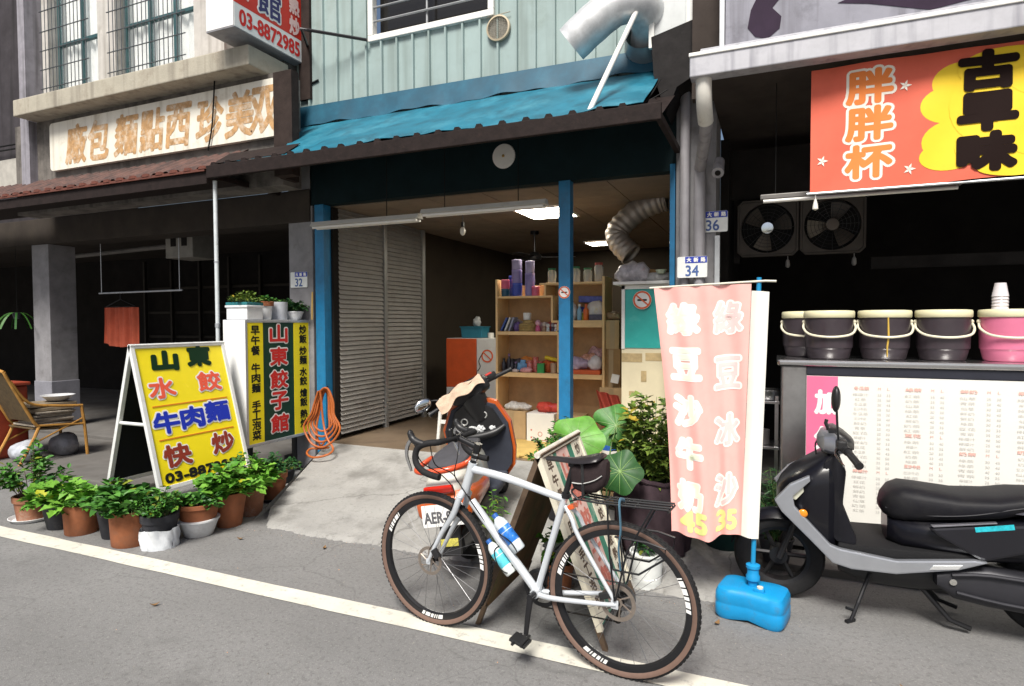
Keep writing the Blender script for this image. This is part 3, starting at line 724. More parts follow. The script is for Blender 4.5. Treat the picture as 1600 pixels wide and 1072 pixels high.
# --- big stall banner
t = thing('stall_banner', 'wide red banner with yellow cloud and bold black characters under the grey gutter', 'banner', (.225, 4.55, 2.455))
Wb, Hb = 2.2, .80
def wav(x, z): return .010 * math.sin(x * 5.3 + z * 3) + .006 * math.sin(x * 13 - z * 8) + .03 * max(0, .12 - x) * (1 - z / Hb)
m = MB(); m.grid(lambda u, v: Vector((u * Wb, wav(u * Wb, v * Hb), v * Hb - .012 * math.sin(u * 9) * (1 - v))), 140, 50, .002)
m.build('cloth', mat('red_banner_cloth', (.70, .13, .075), .75, var=.10, vs=3), t, smooth=True)
def drape(mb, dy):                                  # lay flat lettering onto the waving cloth
    finer(mb.bm, .03)
    for v in mb.bm.verts: v.co.y = wav(v.co.x, v.co.z) - dy + (v.co.y)
    return mb
Fb = frame((0, 0, 0), (1, 0, 0), (0, 0, 1))
def clouds(mb, lobes):
    for i, (x, z, rx, rz) in enumerate(lobes):
        n = 28; vs = [(x, -.0006 * i, z)] + [(x + rx * math.cos(2 * math.pi * k / n), -.0006 * i, z + rz * math.sin(2 * math.pi * k / n)) for k in range(n)]
        mb.poly(vs, [(0, 1 + k, 1 + (k + 1) % n) for k in range(n)])
m = MB(); clouds(m, [(.82, .60, .15, .12), (.75, .47, .14, .11), (.80, .25, .18, .13), (.76, .16, .15, .09), (1.05, .66, .25, .12), (1.0, .45, .24, .25), (1.05, .2, .26, .13), (1.3, .6, .25, .15), (1.3, .3, .3, .2), (1.1, .07, .2, .06), (1.55, .45, .2, .25)])
drape(m, .0022).build('cloud', mat('yellow_banner_print', (.86, .60, .02), .7, var=.06, vs=3), t)
a = MB(); b = MB(); c = MB()
for s, y in zip('胖胖杯', (.645, .415, .175)):
    put(a, s, Fb, .335, y, .25, .20, .026, .0005); put(b, s, Fb, .335, y, .25, .20, .010, .002)
for s, y in zip('古早味', (.655, .405, .165)): put(c, s, Fb, .955, y, .27, .205, .019, .002)
drape(a, .0028).build('outline', mat('cream_print', (.85, .80, .70), .7, var=0), t)
drape(b, .0028).build('orange_lettering', mat('orange_print', (.80, .22, .04), .7, var=0), t)
drape(c, .0085).build('black_lettering', mat('brown_black_print', (.012, .005, .004), .8, var=0, spec=.15), t)
a = MB()
for (x, z) in ((.53, .62), (.07, .20), (.56, .10)):
    for k in range(5):
        an = k * 2 * math.pi / 5; a.poly([(x, 0, z), (x + .014 * math.cos(an - .5), 0, z + .018 * math.sin(an - .5)), (x + .036 * math.cos(an), 0, z + .036 * math.sin(an)), (x + .014 * math.cos(an + .5), 0, z + .018 * math.sin(an + .5))], [(0, 1, 2, 3)])
drape(a, .006).build('flower_print', mat('cream_print', (.85, .80, .70), .7, var=0), t)
m = MB(); m.cyl((-.02, -.004, -.008), (Wb, -.004, -.008), .008, n=8); m.build('bottom_rail', ALU, t)

# --- pink flag on its blue water base
t = thing('flag_banner', 'tall pink flag with pale green dessert names and prices on a blue water base', 'banner', (-.08, 3.52, 0))
bl = mat('blue_water_tank', (.006, .26, .56), .4, var=.12, vs=6, bump=.06, bs=30, dirt=((.05, .16, .28), .6, 12, .55))
ring = []
m = MB(); prof = [(.93, 0), (1.0, .02), (1.0, .075), (.985, .082), (.985, .09), (1.0, .097), (.99, .135), (.93, .158), (.80, .168), (0.3, .170)]
rings = []
for (k, z) in prof:
    rr_ = []
    for i in range(40):
        a = 2 * math.pi * i / 40; ca, sa = math.cos(a), math.sin(a); e = .32
        x = .178 * k * math.copysign(abs(ca) ** e, ca); y = .125 * k * math.copysign(abs(sa) ** e, sa)
        y *= 1 - .13 * math.exp(-(x / .06) ** 2)
        zz = z + (.018 * math.exp(-(x / .08) ** 2) if z < .03 and abs(y) > .08 else 0)
        rr_.append(Vector((x, y, zz)))
    rings.append(rr_)
m.loft(rings)
m.cyl((.0, 0, .165), (0, 0, .21), .024, n=16); m.lathe([(.028, .20), (.036, .205), (.036, .225), (.030, .235), (.030, .265), (.036, .27), (.036, .285), (.02, .29)], n=20)
m.box((.045, -.055, .172), (.055, .035, .03), None, .006); bs = m.build('base', bl, t, smooth=True, rotz=R_(-12))
m = MB(); m.lathe([(.016, .185), (.016, .195), (0, .196)], (.05, -.055, 0), 14); m.build('cap', mat('cream_cap', (.6, .6, .5), .5, var=.1), t, rotz=R_(-12))
m = MB(); m.tube([(0, 0, .28), (.004, 0, .46), (.012, 0, 1.70), (.016, 0, 1.835)], .0125, 10); m.build('pole', mat('blue_pole', (.01, .25, .50), .4, var=.1, vs=12), t, smooth=True)
m = MB(); m.tube([(-.56, -.012, 1.792), (.045, -.012, 1.815), (.10, -.012, 1.812)], .006, 8); m.build('crossbar', mat('cream_rod', (.6, .58, .48), .5, var=.05), t)
def fl(u, v):                                        # u from free edge to hem, v from bottom to top
    xl = -.43 + (-.537 + .43) * v + .02 * math.sin(v * 3); xr = -.062 + .04 * v
    x = xl + (xr - xl) * u
    z = .405 + 1.385 * v + .012 * u * v + (1 - v) * (.045 * max(0, (u - .55)) * 2 + .012 * math.cos(u * 8.5) - .02 * math.exp(-((u - .6) / .12) ** 2))
    y = -.015 + 0.010 * math.sin(u * 9 + v * 1.6) * (.35 + .65 * (1 - v)) + .022 * math.exp(-((u - .70 + .05 * v) / .07) ** 2) * (1 - .5 * v) + .010 * math.sin(u * 21 + v * 5) - .02 * u * (1 - u) * (1 - v)
    return Vector((x, y, z))
pk = mat('pink_flag_cloth', (.84, .42, .38), .8, var=.08, vs=4)
m = MB(); m.grid(fl, 90, 90, .0012); m.build('cloth', pk, t, smooth=True)
m = MB()
def hem(u, v):
    p = fl(1, v); z = .44 + 1.325 * v
    a = -1.6 + u * 3.2
    return Vector((-.062 + .041 * v + .088 * u, -.016 - .016 * math.cos(a * 1.2), z - .008 * u))
m.grid(hem, 10, 30, .0015)
m.build('hem', mat('white_flag_hem', (.80, .79, .72), .75, var=.06, vs=6), t, smooth=True)
FW, FH = .46, 1.385
def onflag(mb, lift):
    finer(mb.bm, .018)
    for v in mb.bm.verts:
        u, w_ = v.co.x / FW, v.co.z / FH; p = fl(min(max(u, 0), 1), w_)
        v.co = Vector((p.x, p.y - lift + v.co.y, p.z))
    return mb
a = MB(); b = MB(); c = MB(); d = MB()
for s, y in zip('綠豆沙牛奶', (.872, .692, .505, .335, .165)):
    put(a, s, Fb, .285 * FW, y * FH, .150, .160, .014, .0005); put(b, s, Fb, .285 * FW, y * FH, .150, .160, .0055, .002)
for s, y in zip('綠豆冰沙', (.872, .655, .425, .185)):
    put(a, s, Fb, .775 * FW, y * FH, .125, .165, .015, .0005); put(c, s, Fb, .775 * FW, y * FH, .125, .165, .005, .002, n=6)
put(d, '45', Fb, .33 * FW, .062 * FH, .17, .105, .009, .0015); put(d, '35', Fb, .79 * FW, .062 * FH, .12, .105, .007, .0015)
onflag(a, .0018).build('outline', mat('white_flag_print', (.88, .87, .80), .8, var=0), t)
onflag(b, .0015).build('green_lettering', mat('pale_green_flag_print', (.80, .84, .68), .8, var=0), t)
onflag(c, .0015).build('mauve_lettering', mat('mauve_flag_print', (.78, .58, .56), .8, var=0), t)
onflag(d, .0016).build('price_lettering', mat('lime_flag_print', (.74, .78, .28), .75, var=0), t)
# ================================================================= plants
LEAF = {
 'bright': mat('bright_leaf', (.055, .19, .018), .5, var=.2, vs=30, island=(.17, .36, .045), spec=.2),
 'mid': mat('mid_leaf', (.022, .09, .018), .45, var=.2, vs=30, island=(.085, .23, .035), spec=.2),
 'dark': mat('dark_leaf', (.014, .055, .018), .45, var=.2, vs=30, island=(.035, .115, .03), spec=.2),
 'olive': mat('olive_leaf', (.06, .12, .018), .5, var=.2, vs=30, island=(.16, .22, .04), spec=.2),
}
STEM = mat('green_stem', (.10, .17, .05), .7, var=.2, vs=20)
STEMB = mat('brown_twig', (.10, .07, .04), .8, var=.25, vs=20)
TERRA = mat('terracotta', (.28, .095, .038), .85, var=.18, vs=9, bump=.15, bs=60, dirt=((.20, .10, .06), .6, 7, .52))
TERRA2 = mat('weathered_terracotta', (.27, .115, .062), .9, var=.2, vs=9, bump=.2, bs=60, dirt=((.45, .36, .3), .6, 6, .54))
DPLAST = mat('dark_grey_pot', (.035, .036, .042), .6, var=.15, vs=12, dirt=((.12, .11, .10), .5, 9, .56))
WPLAST = mat('white_pot', (.70, .71, .72), .5, var=.08, vs=10, dirt=((.35, .32, .28), .5, 8, .55))
GPOT = mat('bottle_green_pot', (.008, .03, .03), .5, var=.2, vs=9)

def leafy(rng, h, spread, stems, per, ln, wd, r0=.05, droop=.35, start=.25, lobes=False, cz=0.):
    """stems arch out of the soil and carry leaves over their length; returns (leaves, stems)"""
    lv = MB(); st = MB(); V = []; Fc = []
    per = int(per * 1.7)
    for s in range(stems):
        a = rng.uniform(0, 6.283); k = math.sqrt(rng.random())
        out = spread * k; hh = h * (1 - .45 * k * k) * rng.uniform(.7, 1.05)
        p0 = Vector((r0 * k * math.cos(a), r0 * k * math.sin(a), cz))
        tip = Vector((out * math.cos(a), out * math.sin(a), cz + hh))
        mid = p0.lerp(tip, .5) + Vector((0, 0, hh * .18)) - Vector((math.cos(a), math.sin(a), 0)) * out * .15
        pts = []
        for i in range(7):
            t = i / 6; p = (1 - t) ** 2 * p0 + 2 * t * (1 - t) * mid + t * t * tip
            p.z -= droop * out * t ** 3; pts.append(p)
        st.tube(pts, [.0035 * (1 - .6 * i / 6) for i in range(7)], 5)
        for j in range(per):
            t = start + (1 - start) * (j + rng.random()) / per
            q = t * 6; i = min(5, int(q)); p = pts[i].lerp(pts[i + 1], q - i)
            az = a + rng.uniform(-2.2, 2.2); el = rng.uniform(-.45, .75)
            d = Vector((math.cos(az) * math.cos(el), math.sin(az) * math.cos(el), math.sin(el)))
            sz = rng.choice((.55, .7, .8, .95, 1.1)); L = ln * sz * rng.uniform(.9, 1.1); Wd = wd * sz * rng.uniform(.8, 1.15)
            up = Vector((rng.uniform(-.5, .5), rng.uniform(-.5, .5), 1)); x = d.cross(up).normalized(); n = x.cross(d)
            b = p + d * L * .15
            f = rng.uniform(.1, .35) * Wd
            if lobes:
                prof = [(0, 0), (.12, .5), (.30, .95), (.45, .55), (.62, .85), (.78, .45), (1, 0)]
            else:
                prof = [(0, 0), (.22, .75), (.5, 1), (.8, .6), (1, 0)]
            n0 = len(V); m = len(prof)
            cur = rng.uniform(-.1, .3)
            for (t_, w_) in prof: V.append(b + d * L * t_ - n * L * cur * t_ * t_)
            for sg in (-1, 1):
                base = len(V)
                for (t_, w_) in prof[1:-1]: V.append(b + d * L * t_ + x * sg * w_ * Wd * .5 + n * f * w_ - n * L * cur * t_ * t_)
                for q_ in range(m - 1):
                    o1 = None if q_ == 0 else base + q_ - 1
                    o2 = None if q_ == m - 2 else base + q_
                    quad = [n0 + q_, n0 + q_ + 1] + ([o2] if o2 is not None else []) + ([o1] if o1 is not None else [])
                    if sg > 0: quad = quad[::-1]
                    Fc.append(quad)
    lv.poly(V, Fc)
    return lv, st
def pot_mesh(r, h, kind):
    m = MB()
    if kind == 'rim': m.lathe([(r * .74, 0), (r * .78, .004), (r * .92, h * .78), (r * 1.0, h * .78), (r * 1.02, h * .99), (r * .98, h), (r * .88, h), (r * .86, h * .86), (0, h * .84)], n=28)
    elif kind == 'bowl': m.lathe([(r * .62, 0), (r * .72, h * .1), (r * .9, h * .6), (r * .96, h * .84), (r * 1.04, h * .88), (r * 1.04, h), (r * .94, h), (r * .9, h * .86), (0, h * .84)], n=28)
    elif kind == 'straight': m.lathe([(r * .86, 0), (r * .88, .004), (r * .97, h * .97), (r * .97, h), (r * .90, h), (r * .88, h * .88), (0, h * .86)], n=28)
    elif kind == 'taper': m.lathe([(r * .66, 0), (r * .68, .004), (r * .97, h * .95), (r * 1.0, h * .96), (r * 1.0, h), (r * .93, h), (r * .9, h * .88), (0, h * .86)], n=28)
    return m
def potted(loc, label, r, h, kind, pm, leaves, plant, seed, saucer=None, wrap=None, ln=.06, wd=.035, rot=0, twig=False, name='potted_plant', group='potted plants around the yellow board'):
    rng = random.Random(seed)
    t = thing(name, label, 'potted plant', loc, rot, group)
    pot_mesh(r, h, kind).build('pot', pm, t, smooth=True)
    m = MB(); m.lathe([(r * .88, h * .86), (r * .5, h * .885), (0, h * .88)], n=20, cap=False); m.build('soil', SOIL, t)
    if saucer: m = MB(); m.lathe([(0, -.0), (r * 1.02, 0), (r * 1.22, .028), (r * 1.18, .03), (r * 1.0, .008), (0, .006)], (0, 0, -.001), 28); m.build('saucer', saucer, t, smooth=True)
    if wrap: wrap(t, r, h)
    lv, st = leafy(rng, cz=h * .86, r0=r * .6, ln=ln, wd=wd, **plant)
    lv.build('foliage', LEAF[leaves], t); st.build('stem', STEMB if twig else STEM, t)
    return t
potted((-5.57, 3.04, 0.002), 'leggy leafy shrub in a faded terracotta pot on a white saucer, at the row end', .135, .20, 'rim', TERRA2, 'mid', dict(h=.50, spread=.27, stems=26, per=13, start=.3), 1, saucer=WPLAST, ln=.062, wd=.036, twig=True)
potted((-5.14, 3.00, 0), 'bushy bright plant in a plain dark grey plastic pot beside the saucer pot', .13, .22, 'taper', DPLAST, 'bright', dict(h=.20, spread=.27, stems=24, per=8, start=.3, lobes=True), 2, ln=.095, wd=.085)
potted((-4.87, 2.99, 0), 'low spreading pale green herb in a straight terracotta pot near the white road line', .125, .225, 'straight', TERRA, 'bright', dict(h=.17, spread=.25, stems=24, per=8, start=.3, lobes=True), 3, ln=.095, wd=.085)
potted((-4.54, 3.03, 0), 'pale leafed plant in a tall blackish pot right under the board foot', .13, .27, 'taper', DPLAST, 'mid', dict(h=.20, spread=.24, stems=22, per=9, start=.3), 4, ln=.08, wd=.06)
potted((-4.29, 2.98, 0), 'dark leafed plant in the biggest cylindrical terracotta pot, chipped at its foot', .145, .255, 'straight', TERRA, 'mid', dict(h=.22, spread=.25, stems=26, per=9, start=.3), 5, ln=.085, wd=.06)
def bagwrap(t, r, h):
    m = MB(); rg = random.Random(3)
    m.grid(lambda u, v: Vector((math.cos(6.2832 * u) * (r * .98 + .012 * math.sin(u * 40) * v + .006 * math.sin(u * 90 + v * 9)), math.sin(6.2832 * u) * (r * .98 + .012 * math.sin(u * 40) * v + .006 * math.sin(u * 63 + v * 7)), .001 + v * h * (.58 + .03 * math.sin(u * 25)))), 60, 8)
    m.build('bag', mat('white_plastic_bag', (.66, .69, .72), .35, var=.08, vs=14, bump=.2, bs=40), t, smooth=True)
potted((-4.04, 3.02, 0), 'small leafed bush in a black pot wrapped below in a crumpled white bag', .125, .24, 'rim', DPLAST, 'mid', dict(h=.27, spread=.21, stems=30, per=11, start=.25), 6, wrap=bagwrap, ln=.045, wd=.032)
def bowlunder(t, r, h):
    m = MB(); m.lathe([(r * .66, 0), (r * .70, .004), (r * .98, .118), (r * 1.03, .118), (r * 1.03, .13), (r * .9, .13), (0, .128)], n=28); m.build('white_bowl', WPLAST, t, smooth=True)
t = potted((-3.99, 3.30, .0), 'wide terracotta bowl of low greenery set inside a white plastic basin', .145, .25, 'bowl', TERRA, 'mid', dict(h=.13, spread=.20, stems=18, per=8, start=.3), 7, wrap=bowlunder, ln=.07, wd=.05)
potted((-3.95, 3.55, 0), 'bright lobed leafed plant in a tall tapered terracotta pot beside the white basin', .135, .27, 'taper', TERRA, 'bright', dict(h=.27, spread=.26, stems=28, per=9, start=.25, lobes=True), 8, ln=.095, wd=.085)
potted((-4.00, 3.82, 0), 'bright green plant in a shaded brown pot between the tall and saucer terracotta pots', .12, .23, 'taper', TERRA2, 'bright', dict(h=.27, spread=.24, stems=24, per=9, start=.25, lobes=True), 9, ln=.09, wd=.075)
potted((-4.17, 4.24, 0), 'dark bush in a rimmed terracotta pot with grey saucer beside the concrete ramp', .125, .25, 'rim', TERRA, 'dark', dict(h=.24, spread=.22, stems=30, per=10, start=.2), 10, saucer=DPLAST, ln=.05, wd=.03)
potted((-4.22, 3.99, 0), 'dim fine leafed bush in a black pot tucked behind the phone number of the board', .12, .22, 'taper', DPLAST, 'mid', dict(h=.34, spread=.20, stems=24, per=11, start=.2), 11, ln=.05, wd=.03)
potted((-4.52, 4.72, 0), 'low dark creeper in a black pot underneath the light box', .13, .14, 'bowl', DPLAST, 'dark', dict(h=.14, spread=.28, stems=28, per=9, start=.2), 12, ln=.045, wd=.028)

# pots on top of the light box
G2 = 'potted plants on top of the light box'
def box_planter():
    t = thing('planter', 'white rectangular planter with teal rim on the light box top, nearest the street', 'potted plant', (-4.80, 4.545, 1.636), 0, G2)
    m = MB(); m.box((0, 0, .065), (.27, .20, .13), None, .006); m.box((0, 0, .128), (.29, .22, .022), None, .005); m.build('pot', WPLAST, t)
    m = MB(); m.box((0, 0, .154), (.28, .21, .03), None, .006); m.build('rim', mat('teal_plastic', (.02, .16, .18), .5, var=.1), t)
    lv, st = leafy(random.Random(31), h=.13, spread=.16, stems=22, per=8, ln=.045, wd=.022, r0=.10, cz=.16); lv.build('foliage', LEAF['olive'], t); st.build('stem', STEM, t)
box_planter()
t = potted((-4.79, 4.79, 1.636), 'white pot with terracotta rim on the light box, second from the street', .085, .18, 'rim', WPLAST, 'mid', dict(h=.09, spread=.13, stems=20, per=8, start=.2), 32, ln=.05, wd=.03, group=G2)
m = MB(); m.lathe([(.075, .138), (.090, .14), (.094, .182), (.086, .186), (.075, .182)], n=26, cap=False); m.build('terracotta_rim', TERRA, t, smooth=True)
potted((-4.78, 4.99, 1.636), 'plain pale grey cylinder pot on the light box, between rimmed pot and bush', .085, .185, 'straight', mat('pale_grey_pot', (.42, .44, .48), .6, var=.12, vs=9, dirt=((.1, .12, .18), .6, 7, .55)), 'mid', dict(h=.07, spread=.11, stems=16, per=7, start=.2), 33, ln=.04, wd=.02, group=G2)
potted((-4.76, 5.18, 1.636), 'dark drooping bush in a low white dish on the light box, next to the pillar', .10, .09, 'bowl', WPLAST, 'dark', dict(h=.16, spread=.16, stems=34, per=11, start=.15), 34, ln=.05, wd=.025, group=G2)
m = MB(); m.cyl((0, 0, 0), (.01, 0, .30), .009, n=8); tag(m.build('garden_cane', mat('bamboo_yellow', (.55, .36, .10), .6, var=.15, vs=20), loc=(-4.585, 5.26, 1.636)), 'short yellow bamboo cane upright at the pillar end of the light box top', 'cane')

# --- plants round the green board and the flag
G3 = 'plants between the bicycle and the shop'
def big_leaf(mb, c, az, el, R, seed):
    rng = random.Random(seed)
    d = Vector((math.cos(az) * math.cos(el), math.sin(az) * math.cos(el), math.sin(el)))   # leaf normal
    q = d.to_track_quat('Z', 'Y').to_matrix()
    n, k = 40, 6; V = [Vector(c)]; Fc = []
    for j in range(1, k + 1):
        for i in range(n):
            a = 6.2832 * i / n
            lob = 1 + .09 * math.cos(5 * a) - .55 * math.exp(-((a - math.pi) / .22) ** 2)
            r = R * j / k * (1 + (lob - 1) * j / k)
            z = .10 * R * math.sin(3 * a + seed) * (j / k) ** 2 - .18 * R * (j / k) ** 2 + .02 * R * math.cos(10 * a) * (j / k)
            V.append(Vector(c) + q @ Vector((r * math.cos(a), r * math.sin(a), z)))
    for i in range(n): Fc.append((0, 1 + i, 1 + (i + 1) % n))
    for j in range(1, k):
        for i in range(n): Fc.append((1 + (j - 1) * n + i, 1 + j * n + i, 1 + j * n + (i + 1) % n, 1 + (j - 1) * n + (i + 1) % n))
    mb.poly(V, Fc)
t = thing('broad_leaf_plant', 'plant with big round bright green leaves in a terracotta pot behind the bicycle saddle', 'potted plant', (-.99, 3.86, .04), 0, G3)
pot_mesh(.115, .22, 'rim').build('pot', TERRA, t, smooth=True)
m = MB(); m.lathe([(.10, .19), (0, .195)], n=20, cap=False); m.build('soil', SOIL, t)
bigs = [((-.19, .0, .79), R_(-85), R_(32), .18, 1, 'lime'), ((.03, .20, .86), R_(-70), R_(28), .16, 2, 'mid'), ((.13, -.12, .63), R_(-85), R_(22), .135, 4, 'dark'), ((.0, -.22, .66), R_(-120), R_(60), .075, 6, 'lime')]
big_m = {'lime': mat('lime_broad_leaf', (.10, .27, .035), .5, var=.3, vs=14, bump=.2, bs=40, spec=.4, dirt=((.20, .38, .08), .6, 9, .54)), 'mid': mat('mid_broad_leaf', (.045, .16, .025), .5, var=.3, vs=14, bump=.2, bs=40, spec=.4, dirt=((.10, .26, .05), .6, 9, .54)), 'dark': mat('dark_broad_leaf', (.02, .08, .018), .5, var=.3, vs=9, spec=.4)}
for (c, az, el, Rr, sd_, k) in bigs:
    m = MB(); big_leaf(m, c, az, el, Rr, sd_); V_ = [v.co.copy() for v in m.bm.verts]; lf = m.build('leaf', big_m[k], t, smooth=True)
    dn = Vector((math.cos(az) * math.cos(el), math.sin(az) * math.cos(el), math.sin(el))) * .0015; m = MB()
    for q_ in range(2, 40, 4): m.tube([V_[0] + dn] + [V_[1 + j * 40 + q_] + dn for j in range(6)], [.0028, .0024, .002, .0017, .0013, .001, .0006], 5)
    m.build('vein', mat('pale_leaf_vein', (.22, .36, .12), .5, var=.1), lf, smooth=True)
    m = MB(); m.tube([(0, 0, .19), (c[0] * .4, c[1] * .4, .19 + (c[2] - .19) * .7), (c[0], c[1], c[2] - .005)], [.008, .006, .004], 6, sub=5); m.build('stalk', STEM, t, smooth=True)
t = thing('grow_bag', 'slouching dark purple fabric planter overflowing with tomato like foliage behind the bicycle rack', 'planter', (-.72, 4.10, .09), 0, G3)
def bag(u, v):
    a = 6.2832 * u; f = .02 * math.sin(a * 5 + v * 3) * v + .012 * math.sin(a * 11 + v * 7)
    r = .20 + .025 * math.sin(v * 3.0) + f - .03 * max(0, v - .85) * 6
    return Vector((r * 1.12 * math.cos(a), r * .95 * math.sin(a), v * .48 + .018 * math.sin(a * 3 + 1) * v))
m = MB(); m.grid(bag, 64, 18); m.build('bag', mat('dark_purple_fabric', (.045, .030, .036), .85, var=.25, vs=9, bump=.25, bs=120), t, smooth=True)
m = MB(); m.tube([tuple(bag(i / 40, .985) * 1.0) for i in range(40)], .018, 8, closed=True); m.build('rolled_rim', mat('dark_purple_fabric', (0, 0, 0)), t, smooth=True)
m = MB(); m.lathe([(.19, .40), (0, .41)], n=24, cap=False); m.build('soil', SOIL, t)
lv, st = leafy(random.Random(41), h=.70, spread=.27, stems=44, per=19, ln=.085, wd=.045, r0=.12, cz=.40, start=.12, droop=.2, lobes=True); lv.build('foliage', LEAF['olive'], t); st.build('stem', STEM, t)
potted((-1.45, 4.33, .135), 'small fine leafed bush in a black pot in front of the blue post', .13, .24, 'taper', DPLAST, 'mid', dict(h=.60, spread=.24, stems=36, per=20, start=.5), 42, ln=.045, wd=.024, twig=True, group=G3)
potted((-1.16, 3.42, .0), 'low leafy plant in a small terracotta pot between the legs of the green board', .10, .18, 'rim', TERRA, 'bright', dict(h=.24, spread=.14, stems=14, per=8, start=.2), 43, ln=.06, wd=.04, group=G3)
potted((-1.55, 3.42, .0), 'sparse tall seedling in a dark pot behind the bicycle bottle', .09, .15, 'taper', DPLAST, 'bright', dict(h=.58, spread=.10, stems=6, per=8, start=.4), 44, ln=.05, wd=.016, group=G3)
t = potted((-.27, 4.30, .09), 'wide bottle green bowl with dead twigs standing behind the pink flag', .19, .20, 'bowl', GPOT, 'dark', dict(h=.10, spread=.17, stems=16, per=6, start=.3), 45, ln=.05, wd=.02, twig=True, group=G3)
potted((.04, 4.24, .06), 'feathery dark green conifer like bush beside the black scooter nose', .11, .16, 'taper', DPLAST, 'dark', dict(h=.48, spread=.20, stems=46, per=22, start=.1), 46, ln=.055, wd=.008, group=G3)
t = thing('paint_bucket', 'old white paint bucket with orange foot band seen through the rear bicycle wheel', 'bucket', (-.685, 3.70, 0))
m = MB(); m.lathe([(.082, 0), (.085, .003), (.098, .195), (.104, .197), (.104, .21), (.096, .21), (.092, .19), (0, .18)], n=28); m.build('body', mat('painted_bucket_white', (.72, .74, .72), .5, var=.1, vs=10, dirt=((.12, .16, .2), .6, 18, .60)), t, smooth=True)
m = MB(); m.lathe([(.0858, .018), (.0876, .05), (.0866, .05)], n=28, cap=False); m.build('band', mat('orange_red_band', (.62, .10, .03), .5, var=.15, vs=14), t)
m = MB(); m.tube([(.102, 0, .19), (.12, -.05, .12), (.06, -.11, .08), (-.06, -.11, .08), (-.12, -.05, .12), (-.102, 0, .19)], .0025, 6, sub=5); m.build('handle', STEEL, t)
lv, st = leafy(random.Random(47), h=.12, spread=.09, stems=10, per=6, ln=.05, wd=.03, r0=.06, cz=.18); lv.build('foliage', LEAF['dark'], t)

# ================================================================= things on the left
t = thing('awning_post', 'thin white support post rising to the left end of the teal awning', 'post', (-5.08, 4.47, .0))
m = MB(); m.cyl((0, 0, .0), (.02, -.02, 3.0), .020, n=12); m.build('post', mat('post_pale_blue_white', (.62, .66, .68), .45, .1, var=.1, vs=9, dirt=((.25, .2, .16), .5, 10, .58)), t, smooth=True)
m = MB(); m.cyl((.010, -.010, 1.56), (.011, -.011, 1.60), .025, n=12); m.cyl((.014, -.014, 2.20), (.0145, -.0145, 2.215), .023, n=12); m.build('collar', ALU, t)
# hose
t = thing('garden_hose', 'long orange hose hung in loose loops from the pillar and trailing on the ramp', 'hose', (-4.33, 5.12, .285))
pts = []; rg = random.Random(5)
for k in range(5):
    w1 = .06 + .032 * k; lo = .05 + .05 * ((k * 3) % 4) ; ox = .012 * k
    for i in range(14):
        a = math.pi / 2 - 2 * math.pi * i / 14
        s = math.sin(a); c = math.cos(a)
        zz = .32 + .28 * s if s > 0 else .32 + (.32 - lo) * s
        pts.append((.06 + ox + w1 * c * (1.15 if s < 0 else .7) + rg.uniform(-.006, .006), -.03 - .018 * k - (.09 * (1 - zz / .6)) + .02 * c, zz + .012 * k * (s > .9)))
pts += [(.08, -.10, .30), (.17, -.15, .14), (.27, -.18, .05), (.29, -.28, .010), (.16, -.34, -.02), (.03, -.29, -.0), (.0, -.20, .03), (.09, -.16, .03), (.20, -.16, .05)]
m = MB(); m.tube(pts, .011, 8, sub=3)
m.build('hose', mat('orange_hose', (.38, .095, .016), .55, var=.15, vs=30), t, smooth=True)
m = MB(); m.tube([(-.08, .17, .63), (-.02, .05, .62), (.03, -.07, .595), (.03, -.09, .62)], .008, 8, sub=4); m.build('hook', BLACKM, t, smooth=True)
# rattan chair
t = thing('rattan_chair', 'low yellow bamboo chair turned sideways and piled with old papers and bags', 'chair', (-7.52, 4.22, .10), R_(86))
bam = mat('bamboo_cane', (.40, .20, .042), .55, var=.25, vs=14, dirt=((.2, .09, .02), .5, 20, .55))
wov = mat('dark_weave', (.09, .06, .025), .8, var=.3, vs=20, bump=.4, bs=150)
for s in (-1, 1):
    y = s * .26
    m = MB(); m.tube([(-.34, y, 0), (-.16, y, .36), (-.20, y, .45), (-.42, y, .92), (-.45, y, 1.0)], [.017, .017, .017, .016, .016], 8, sub=4); m.build('rear_leg', bam, t, smooth=True)
    m = MB(); m.tube([(.33, y, 0), (.31, y, .30), (.28, y, .56)], .017, 8, sub=4); m.build('front_leg', bam, t, smooth=True)
    m = MB(); m.tube([(-.40, y, .90), (-.24, y, .66), (.0, y, .60), (.29, y, .57)], .015, 8, sub=4); m.build('armrest', bam, t, smooth=True)
    m = MB(); m.tube([(-.24, y, .20), (.30, y, .43)], .010, 8); m.tube([(-.15, y, .40), (.30, y, .36)], .013, 8); m.build('brace', bam, t, smooth=True)
m = MB(); m.grid(lambda u, v: Vector((-.20 + u * .52, -.25 + v * .5, .38 - .03 * math.sin(u * 3.14) + .004 * math.sin(v * 90))), 10, 40, .012); m.build('seat', wov, t)
m = MB(); m.grid(lambda u, v: Vector((-.20 - u * .235 - .03 * math.sin(v * 3.14), -.25 + v * .5, .44 + u * .55 + .02 * math.sin(v * 3.14))), 10, 40, .010); m.build('backrest', wov, t)
m = MB(); m.tube([(-.45, -.26, 1.0), (-.47, 0, 1.04), (-.45, .26, 1.0)], .016, 8, sub=6); m.build('top_rail', bam, t, smooth=True)
